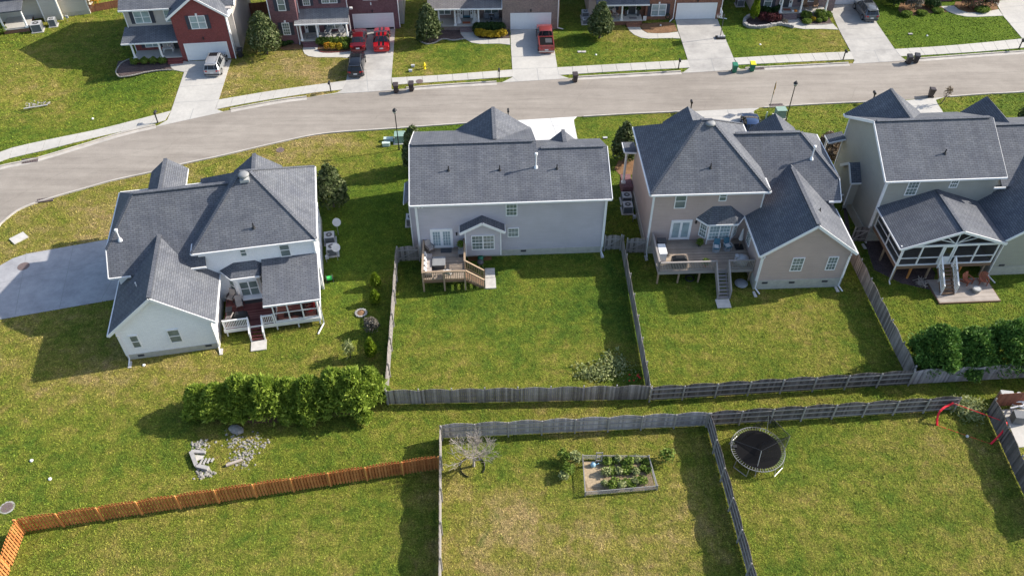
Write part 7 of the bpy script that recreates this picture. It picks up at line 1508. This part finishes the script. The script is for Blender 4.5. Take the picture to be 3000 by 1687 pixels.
# ------------------------------------------------------------------ back yards
def trampoline():
    t = empty("trampoline", G(2213, 1335), R(-6), "round black trampoline with a collapsed safety net in the lower right yard", "trampoline"); r = 1.85; z = .85; m = MB(); n = 36
    def ring(m, rr, zz, th):
        for k in range(n): a = 2 * math.pi * k / n; b = 2 * math.pi * (k + 1) / n; m.cyl((math.cos(a) * rr, math.sin(a) * rr, zz), (math.cos(b) * rr, math.sin(b) * rr, zz), th, n=6, caps=False)
    ring(m, r, z, .024); m.build("frame_ring", M["mid_grey"], t)
    m = MB(); m.cyl((0, 0, z - .012), (0, 0, z - .002), r - .26, n=n); m.build("mat", M["mesh_black"], t)
    m = MB()
    for k in range(60): a = 2 * math.pi * k / 60; m.cyl((math.cos(a) * (r - .26), math.sin(a) * (r - .26), z), (math.cos(a) * r, math.sin(a) * r, z), .016, n=4, caps=False)
    m.build("springs", M["mid_grey"], t)
    for k in range(4):
        a = .6 + k * 1.57; b = a + .55; m = MB(); m.tube([(math.cos(a) * r, math.sin(a) * r, z), (math.cos(a) * (r + .1), math.sin(a) * (r + .1), .04), (math.cos(b) * (r + .1), math.sin(b) * (r + .1), .04), (math.cos(b) * r, math.sin(b) * r, z)], .03); m.build("leg", M["galvanised"], t)
    P = [(1.9, .25, 2.3), (.6, 1.75, 2.55), (-.05, -.85, 1.9), (-1.75, .25, 1.3)]
    for (x, y, zz), (bx, by) in zip(P, ((1.75, -.1), (.9, 1.65), (-.25, -1.8), (-1.85, -.1))): m = MB(); m.cyl((bx, by, .1 if zz > 1.5 else .8), (x, y, zz), .022); m.build("net_pole", M["galvanised"], t)
    m = MB(); A, B, C_, D_ = [Vector(q) for q in P]
    m.face([A, B, Vector((.9, 1.5, .9)), Vector((1.5, .2, .88))]); m.face([A, C_, Vector((-.2, -1.2, .88)), Vector((1.5, -.6, .88))]); m.face([B, D_, Vector((-1.4, .3, .88)), Vector((.2, 1.5, .88))]); m.face([A, C_, Vector((.3, .6, .9))]); m.build("safety_net", M["net_mesh"], t)
    m = MB(); m.tube([A, C_, D_], .02); m.tube([A, B], .02); m.build("net_rope", M["black_metal"], t); m = MB(); m.box(-1.75, -1.45, -.1, .15, .86, .95); m.build("step_pad", M["black_metal"], t)
trampoline()
def goal():
    o = G(2880, 1300); t = empty("popup_goal", o, 0, "red pop-up practice goal with curved ends in the lower right yard", "goal"); m = MB()
    def arc(a, b, bow, zt):
        a = G(*a) - o; b = G(*b) - o; a.z = 0; b.z = zt; pts = []
        for k in range(9): q = k / 8; p = a.lerp(b, q); s = math.sin(math.pi * q); p += Vector((bow, 0, 0.35)) * s; pts.append(p)
        return pts
    L = arc((2745, 1245), (2778, 1205), -.5, 1.0); Rr = arc((2903, 1300), (2928, 1264), .22, 1.15)
    for P in (L, Rr):
        mm = MB()
        for a, b in zip(P[:-1], P[1:]): mm.bar(a, b, .12, .12)
        mm.build("sleeve", M["goal_red"], t)
    m = MB(); m.tube([L[-1], Rr[-1]], .025); m.tube([L[0], Rr[0]], .02); m.build("bar", M["goal_red"], t)
    p = G(2832, 1280); tt = empty("ball", p + Vector((0, 0, .11)), 0, "small white ball lying in the grass by the red goal", "ball"); m = MB(); m.lathe((0, 0, -.1), [(.03, 0), (.09, .04), (.11, .11), (.09, .17), (.03, .21)], 12); m.build("ball", M["cushion_white"], tt, smooth=True)
goal()
def garden():
    o = G(1714, 1452); t = empty("garden_fence", o, 0, "low lattice fence round the vegetable plot", "lattice fence"); C4 = [G(1714, 1452) - o, G(1924, 1434) - o, G(1899, 1347) - o, G(1706, 1345) - o]
    for a, b in zip(C4, C4[1:] + C4[:1]):
        d = b - a; L = d.length; u = d / L; m = MB(); H_ = .5; n = int(L / .17)
        for k in range(-4, n + 1):
            for s in (-1, 1):
                x0 = k * .17; x1 = x0 + H_; z0, z1 = (0.05, H_) if s > 0 else (H_, 0.05)
                if x0 < 0: f_ = -x0 / H_; z0 = z0 + (z1 - z0) * f_; x0 = 0
                if x1 > L: f_ = (x1 - L) / H_ if x1 - x0 > 0 else 0; z1 = z1 - (z1 - z0) * min(1, (x1 - L) / (x1 - x0)); x1 = L
                if x1 - x0 > .03: m.bar(a + u * x0 + Z3 * z0, a + u * x1 + Z3 * z1, .010, .028, up=u.cross(Z3))
        m.build("lattice_panel", M["lattice"], t); m = MB(); m.bar(a + Z3 * H_, b + Z3 * H_, .04, .04); m.build("top_rail", M["lattice"], t); m = MB(); m.box(a.x - .04, a.x + .04, a.y - .04, a.y + .04, 0, H_ + .08); m.build("post", M["lattice"], t)
    q = [(1708, 1350), (1897, 1350), (1920, 1432), (1716, 1448)]
    flat("garden_soil", q, M["garden_soil"], .02); flat("gravel_patch", [(1710, 1352), (1745, 1352), (1768, 1395), (1765, 1425), (1722, 1428), (1712, 1400)], M["tan_gravel"], .028)
    t = empty("garden_ladder", G(1753, 1357), 0, "narrow grey wooden ladder frame standing in the lattice garden", "trellis"); m = MB()
    for s in (-1, 1): m.box(s * .2 - .03, s * .2 + .03, -.03, .03, 0, 1.35)
    m.build("upright", M["lattice"], t); m = MB()
    for z in (.35, .8, 1.3): m.box(-.17, .17, -.025, .025, z - .03, z + .03)
    m.build("rung", M["wood_grey"], t)
    t = empty("watering_can", G(1737, 1364), 0, "pale blue watering can in the corner of the lattice garden", "watering can"); m = MB(); m.lathe((0, 0, 0), [(.17, 0), (.2, .15), (.15, .3), (.08, .36)], 12); m.build("body", M["water_blue"], t, smooth=True); m = MB(); m.cyl((.15, 0, .12), (.38, 0, .32), .03); m.build("spout", M["water_blue"], t)
garden()
def tree_hoop():
    t = empty("garden_edging", G(1385, 1368), 0, "black curved edging strip round the bare tree", "edging"); m = MB()
    for a0, a1 in ((2.2, 4.4), (-.6, 1.1)):
        k = 10
        for i in range(k): a = a0 + (a1 - a0) * i / k; b = a0 + (a1 - a0) * (i + 1) / k; m.bar((math.cos(a) * .85, math.sin(a) * .85, .07), (math.cos(b) * .85, math.sin(b) * .85, .07), .03, .12)
    m.build("strip", M["black_metal"], t)
tree_hoop()
def pool_gear():
    o = G(2950, 1225); t = empty("pool_equipment", o, R(-8), "white pipes and pump equipment beyond the dark fence at the right edge", "pump equipment"); m = MB(); m.box(.2, 1.0, -.5, .2, 0, .8); m.build("heater", M["ac_dark"], t); m = MB(); m.cyl((1.6, .4, 0), (1.6, .4, 1.0), .3, n=14); m.build("filter_tank", M["white_metal"], t)
    m = MB(); m.tube([(0, 1.4, .3), (1.2, 1.3, .5), (2.2, 1.5, .4)], .07); m.tube([(.6, 1.3, .1), (.9, .4, .9), (1.6, .4, 1.05)], .06); m.tube([(.2, .6, .5), (1.4, .9, .7), (2.4, .6, .6)], .06); m.tube([(1.2, 1.3, .5), (1.3, .2, .6), (2.2, -.2, .5)], .06); m.build("pipes", M["white_paint"], t)
    m = MB(); m.box(-.3, .6, 1.5, 1.9, 0, .9); m.cyl((1.0, 1.7, .2), (1.0, 1.7, .9), .2); m.build("pump", M["ac_grey"], t); flat("driveway", [(2935, 1200), (3120, 1190), (3170, 1300), (2985, 1310)], M["concrete"], .03)
pool_gear()
# ------------------------------------------------------------------ vehicles
def car(px, py, qx, qy, label, body, kind="suv", length=4.6, stripes=None, group="parked cars", wd=1.8):
    """rear bumper stands at (px,py); the nose points towards (qx,qy)"""
    a = G(px, py); b = G(qx, qy); d = (b - a); ang = math.atan2(d.y, d.x); t = empty("parked_car" if kind != "pickup" else "pickup_truck", a, ang, label, "car" if kind != "pickup" else "pickup", group)
    L = length; W = wd / 2
    S = dict( # station x/L, half width, belt z, top z, top half width  (rear -> front)
     suv=[(0, .78, .62, .62, .80), (.012, .94, .95, .96, .86), (.10, 1, 1.02, 1.52, .72), (.20, 1, 1.02, 1.66, .76), (.45, 1, 1.0, 1.70, .76), (.60, 1, .98, 1.60, .72), (.77, .98, .98, 1.02, .78), (.90, .94, .90, .93, .74), (.965, .82, .76, .79, .62), (1, .56, .55, .56, .48)],
     sedan=[(0, .74, .55, .55, .80), (.012, .93, .86, .88, .84), (.15, 1, .95, .98, .80), (.30, 1, .93, 1.36, .66), (.48, 1, .92, 1.43, .68), (.55, 1, .92, 1.37, .66), (.77, .98, .90, .93, .78), (.90, .93, .80, .84, .72), (.965, .80, .69, .72, .60), (1, .52, .5, .51, .44)],
     coupe=[(0, .78, .6, .6, .84), (.012, .95, .92, .94, .88), (.16, 1, .98, 1.02, .82), (.34, 1, .96, 1.36, .62), (.48, 1, .95, 1.41, .64), (.53, 1, .95, 1.35, .62), (.74, .99, .94, .98, .80), (.90, .95, .86, .90, .76), (.965, .84, .76, .80, .66), (1, .58, .55, .56, .5)],
     pickup=[(0, .9, .72, .72, .86), (.01, .95, 1.05, 1.06, .92), (.40, .96, 1.08, 1.09, .92), (.415, .97, 1.1, 1.78, .74), (.50, 1, 1.1, 1.86, .78), (.63, 1, 1.1, 1.80, .76), (.72, .98, 1.1, 1.18, .82), (.94, .95, 1.02, 1.05, .8), (.985, .9, .8, .82, .74), (1, .86, .6, .6, .7)])[kind]
    rings = []
    for fx, hw, zb, zt, tw in S:
        x = fx * L; w_ = W * hw; rings.append([Vector((x, y, z)) for y, z in ((-w_ * .93, .22), (-w_, .5), (-w_ * .985, zb), (-W * tw, max(zb + .005, zt - .03)), (-W * tw * .5, zt + .02), (W * tw * .5, zt + .02), (W * tw, max(zb + .005, zt - .03)), (w_ * .985, zb), (w_, .5), (w_ * .93, .22))])
    bm_, gl, ws, rw = MB(), MB(), MB(), MB()
    cab = {"suv": (2, 5), "sedan": (3, 5), "coupe": (3, 5), "pickup": (3, 5)}[kind]
    for i in range(len(rings) - 1):
        A, B = rings[i], rings[i + 1]
        for j in range(9):
            tgt = bm_; q = [A[j], B[j], B[j + 1], A[j + 1]]; up = Z3
            if (cab[0] if kind in ("suv", "pickup") else cab[0] - 1) <= i <= cab[1] - (kind == "suv") * 0 and j in (2, 6): tgt = None
            elif i == cab[1] and j in (3, 4, 5): tgt = None
            elif i == cab[0] - 1 and j in (3, 4, 5) : tgt = None
            bm_.face(q)
            if tgt is None:
                c = (q[0] + q[1] + q[2] + q[3]) / 4; nrm = (q[2] - q[0]).cross(q[3] - q[1]); nrm.normalize()
                if nrm.dot(c - Vector((L / 2, 0, .9))) < 0: nrm = -nrm
                k = 0.90 if j in (2, 6) else .93
                qq = [c + (v - c) * k + nrm * .012 for v in q]
                (gl if j in (2, 6) else (ws if i == cab[1] else rw)).face(qq)
    bm_.face(rings[0]); bm_.face(rings[-1])
    for i in range(len(rings) - 1): bm_.face([rings[i][0], rings[i][9], rings[i + 1][9], rings[i + 1][0]])
    bo = bm_.build("body", M[body], t, smooth=True)
    try:
        mo = bo.modifiers.new("bevel", 'BEVEL'); mo.width = .05; mo.segments = 2; mo.limit_method = 'ANGLE'; mo.angle_limit = R(25)
    except Exception: pass
    for nm, mb in (("side_window", gl), ("windshield", ws), ("rear_window", rw)):
        if mb.f: mb.build(nm, M["car_glass"], t)
    for fx in (.18, .80):
        for s in (-1, 1):
            m = MB(); m.cyl((fx * L, s * (W - .2), .34), (fx * L, s * (W + .012), .34), .34, n=20); w_ = m.build("wheel", M["tyre"], t); m = MB(); m.cyl((fx * L, s * (W + .012), .34), (fx * L, s * (W + .024), .34), .22, n=16); m.build("rim", M["rim"], w_)
            m = MB(); m.cyl((fx * L, s * (W - .01), .36), (fx * L, s * (W + .005), .36), .40, n=20); m.build("wheel_arch", M["tyre"], t)
    for s in (-1, 1):
        m = MB(); m.hexa([(-.015, s * W * .55, .74), (.06, s * W * .97, .74), (.14, s * W * .98, .78), (.02, s * W * .6, .78), (-.0, s * W * .55, .9), (.07, s * W * .96, .92), (.18, s * W * .96, .92), (.04, s * W * .6, .9)]); m.build("tail_light", M["lamp_red"], t)
        m = MB(); m.obox((L * .962, s * W * .66, .60), X3, Y3, Z3, .14, .24, .08); m.build("headlight", M["lamp_clear"], t); m = MB(); xm = S[cab[1]][0] * L + .25; m.obox((xm, s * (W + .06), .98 if kind != "pickup" else 1.2), X3, Y3, Z3, .1, .16, .11); m.build("wing_mirror", M["dark_grey"], t)
    m = MB(); m.obox((-.012, 0, .62), X3, Y3, Z3, .02, .42, .16); m.build("number_plate", M["paper"], t); m = MB(); m.obox((.03, 0, .42), X3, Y3, Z3, .14, W * 1.86, .16); m.obox((L - .08, 0, .36), X3, Y3, Z3, .14, W * 1.15, .16); m.build("bumper", M["rim" if kind == "pickup" else ("dark_grey" if kind == "suv" else body)], t)
    if kind == "suv":
        m = MB()
        for s in (-1, 1): m.bar((.14 * L, s * W * .66, 1.66), (.58 * L, s * W * .66, 1.66), .04, .05)
        m.build("roof_rack", M["dark_grey" if body != "paint_silver" else "rim"], t); m = MB(); m.box(L * .40, L * .56, -W * .5, W * .5, 1.70, 1.735); m.build("sunroof", M["car_glass"], t); m = MB(); m.box(.05, .25, -W * .66, W * .66, 1.55, 1.6); m.build("spoiler", M[body], t)
    if kind == "pickup":
        m = MB(); m.box(.1, L * .385, -W * .80, W * .80, 1.10, 1.145); m.build("bed_liner", M["mesh_black"], t); m = MB()
        for s in (-1, 1): m.box(.06, L * .40, s * W * .86 - .06, s * W * .86 + .06, 1.08, 1.22)
        m.box(.0, .1, -W * .9, W * .9, 1.02, 1.18); m.box(L * .36, L * .41, -W * .86, W * .86, 1.08, 1.2); m.build("bed_rail", M[body], t); m = MB(); m.box(.7, 1.7, -W * .7, W * .1, 1.145, 1.17); m.build("bed_cargo", M["dark_grey"], t)
    if stripes:
        m = MB()
        for i in range(1, len(S) - 1):
            if i in (cab[0] - 1, cab[1]): continue
            for y0, y1 in ((-.36, -.12), (.12, .36)):
                a_, b_ = S[i], S[i + 1]
                if i + 1 >= len(S) - 1: continue
                m.face([(a_[0] * L, y0, a_[3] + .028), (b_[0] * L, y0, b_[3] + .028), (b_[0] * L, y1, b_[3] + .028), (a_[0] * L, y1, a_[3] + .028)])
        m.build("stripe", M[stripes], t)
    return t
car(624, 229, 645, 178, "silver SUV parked in the driveway of the red brick house", "paint_silver", "suv", 4.6)
car(1050, 157, 1056, 93, "dark red sedan parked beside the golden shrubs", "paint_maroon", "sedan", 4.8)
car(1119, 157, 1122, 87, "bright red coupe with black stripes in front of the garage", "paint_red", "coupe", 5.0, "paint_black", wd=1.92)
car(1043, 232, 1052, 165, "black SUV parked behind the dark red sedan", "paint_black", "suv", 4.7)
car(1601, 161, 1592, 82, "faded red pickup truck with an open bed in the driveway", "paint_faded_red", "pickup", 5.7, wd=1.95)
car(2551, 68, 2513, 15, "dark grey SUV parked at an angle in the driveway of the mauve brick house", "paint_grey", "suv", 4.7)
car(2203, 420, 2192, 352, "blue car mostly hidden behind the tan house garage gable", "paint_blue", "sedan", 4.6)
# ================================================================== grass tufts over the lawns
def inside(poly, X, Y):
    r = np.zeros(X.shape, bool); n = len(poly)
    for i in range(n):
        x0, y0 = poly[i]; x1, y1 = poly[(i + 1) % n]
        c = ((y0 > Y) != (y1 > Y)); 
        with np.errstate(divide='ignore', invalid='ignore'): r ^= c & (X < (x1 - x0) * (Y - y0) / (y1 - y0 + 1e-12) + x0)
    return r
def grass_tufts(N=520000):
    g = np.random.default_rng(21)
    PX = g.random(N) * 3120 - 60; PY = g.random(N) ** 0.92 * 1720
    fx = PX - 1500; fy = PY - 843.5
    dx = FW.x * FPX + RT.x * fx - UP.x * fy; dy = FW.y * FPX + RT.y * fx - UP.y * fy; dz = FW.z * FPX + RT.z * fx - UP.z * fy
    t = -CH / dz; X = dx * t; Y = dy * t
    bad = np.zeros(N, bool)
    kerbpoly = [(p.x, p.y) for p in SP] + [(p.x, p.y) for p in NP[::-1]]
    for P in PAVED + SWP + [kerbpoly]:
        P = np.array(P); m = (X > P[:, 0].min() - .1) & (X < P[:, 0].max() + .1) & (Y > P[:, 1].min() - .1) & (Y < P[:, 1].max() + .1)
        if m.any(): idx = np.nonzero(m)[0]; bad[idx] |= inside([tuple(q) for q in P], X[idx], Y[idx])
    for S_, sgn in ((SP, -1), (NP, 1)):   # keep the kerbs clear
        a = np.array([(p.x, p.y) for p in S_]); yy = np.interp(X, a[:, 0], a[:, 1]); d = (Y - yy) * sgn
        bad |= (d > -0.2) & (d < 0.22)
    for hh, boxes in ((H1, [(-7.1, 8.3, 5, 14.2), (-6.9, 0, 0, 6)]), (H2, [(0, 16, 0, 10)]), (H3, [(0, 15.8, 0, 9), (8.4, 15.7, -4.85, 0)]), (H4, [(0, 17, 0, 9.4), (8.9, 16.8, -4.9, 0), (3.4, 8.7, -8.2, -5)])):
        a = -hh.rotation_euler.z; ux = X - hh.location.x; uy = Y - hh.location.y; lx = ux * math.cos(a) - uy * math.sin(a); ly = ux * math.sin(a) + uy * math.cos(a)
        for x0, x1, y0, y1 in boxes: bad |= (lx > x0) & (lx < x1) & (ly > y0) & (ly < y1)
    X = X[~bad]; Y = Y[~bad]; n = len(X); Z = swale(X, Y)
    dist = np.sqrt(X ** 2 + Y ** 2 + CH ** 2); sz = dist / 836 * (0.55 + 0.85 * g.random(n))     # about one to two and a half picture elements wide
    az = g.random(n) * 6.283; tilt = 0.1 + 0.75 * g.random(n)
    u = np.stack([np.cos(az), np.sin(az), np.zeros(n)], 1); v = np.stack([-np.sin(az) * np.cos(tilt), np.cos(az) * np.cos(tilt), np.sin(tilt)], 1)
    c = np.stack([X, Y, Z + 0.012], 1); W = u * (sz * 0.55)[:, None]; L = v * (sz * 0.75)[:, None]; L[:, 2] = np.minimum(L[:, 2], 0.11)
    V = np.stack([c - W, c + W, c + L], 1).reshape(-1, 3)
    me = D.meshes.new("grass"); me.vertices.add(3 * n); me.vertices.foreach_set("co", V.ravel()); me.loops.add(3 * n); me.loops.foreach_set("vertex_index", np.arange(3 * n)); me.polygons.add(n); me.polygons.foreach_set("loop_start", np.arange(0, 3 * n, 3)); me.update(calc_edges=True)
    r, l = tint_at(X[:, None], Y[:, None]) if False else (None, None)
    R_ = np.empty(n, np.float32); L_ = np.empty(n, np.float32)
    for k in range(0, n, 20000): a, b = tint_at(X[k:k + 20000], Y[k:k + 20000]); R_[k:k + 20000] = a; L_[k:k + 20000] = b
    col = np.zeros((n, 4), np.float32); col[:, 0] = R_; col[:, 1] = L_; col[:, 3] = 1
    at = me.attributes.new("tint", 'FLOAT_COLOR', 'FACE'); at.data.foreach_set("color", col.ravel())
    at = me.attributes.new("leaf", 'FLOAT', 'FACE'); at.data.foreach_set("value", g.random(n).astype(np.float32))
    me.materials.append(M["grass_blade"]); o = D.objects.new("grass", me); COL.objects.link(o); tag(o, "short patchy lawn grass round the houses", "grass", kind="stuff")
grass_tufts()
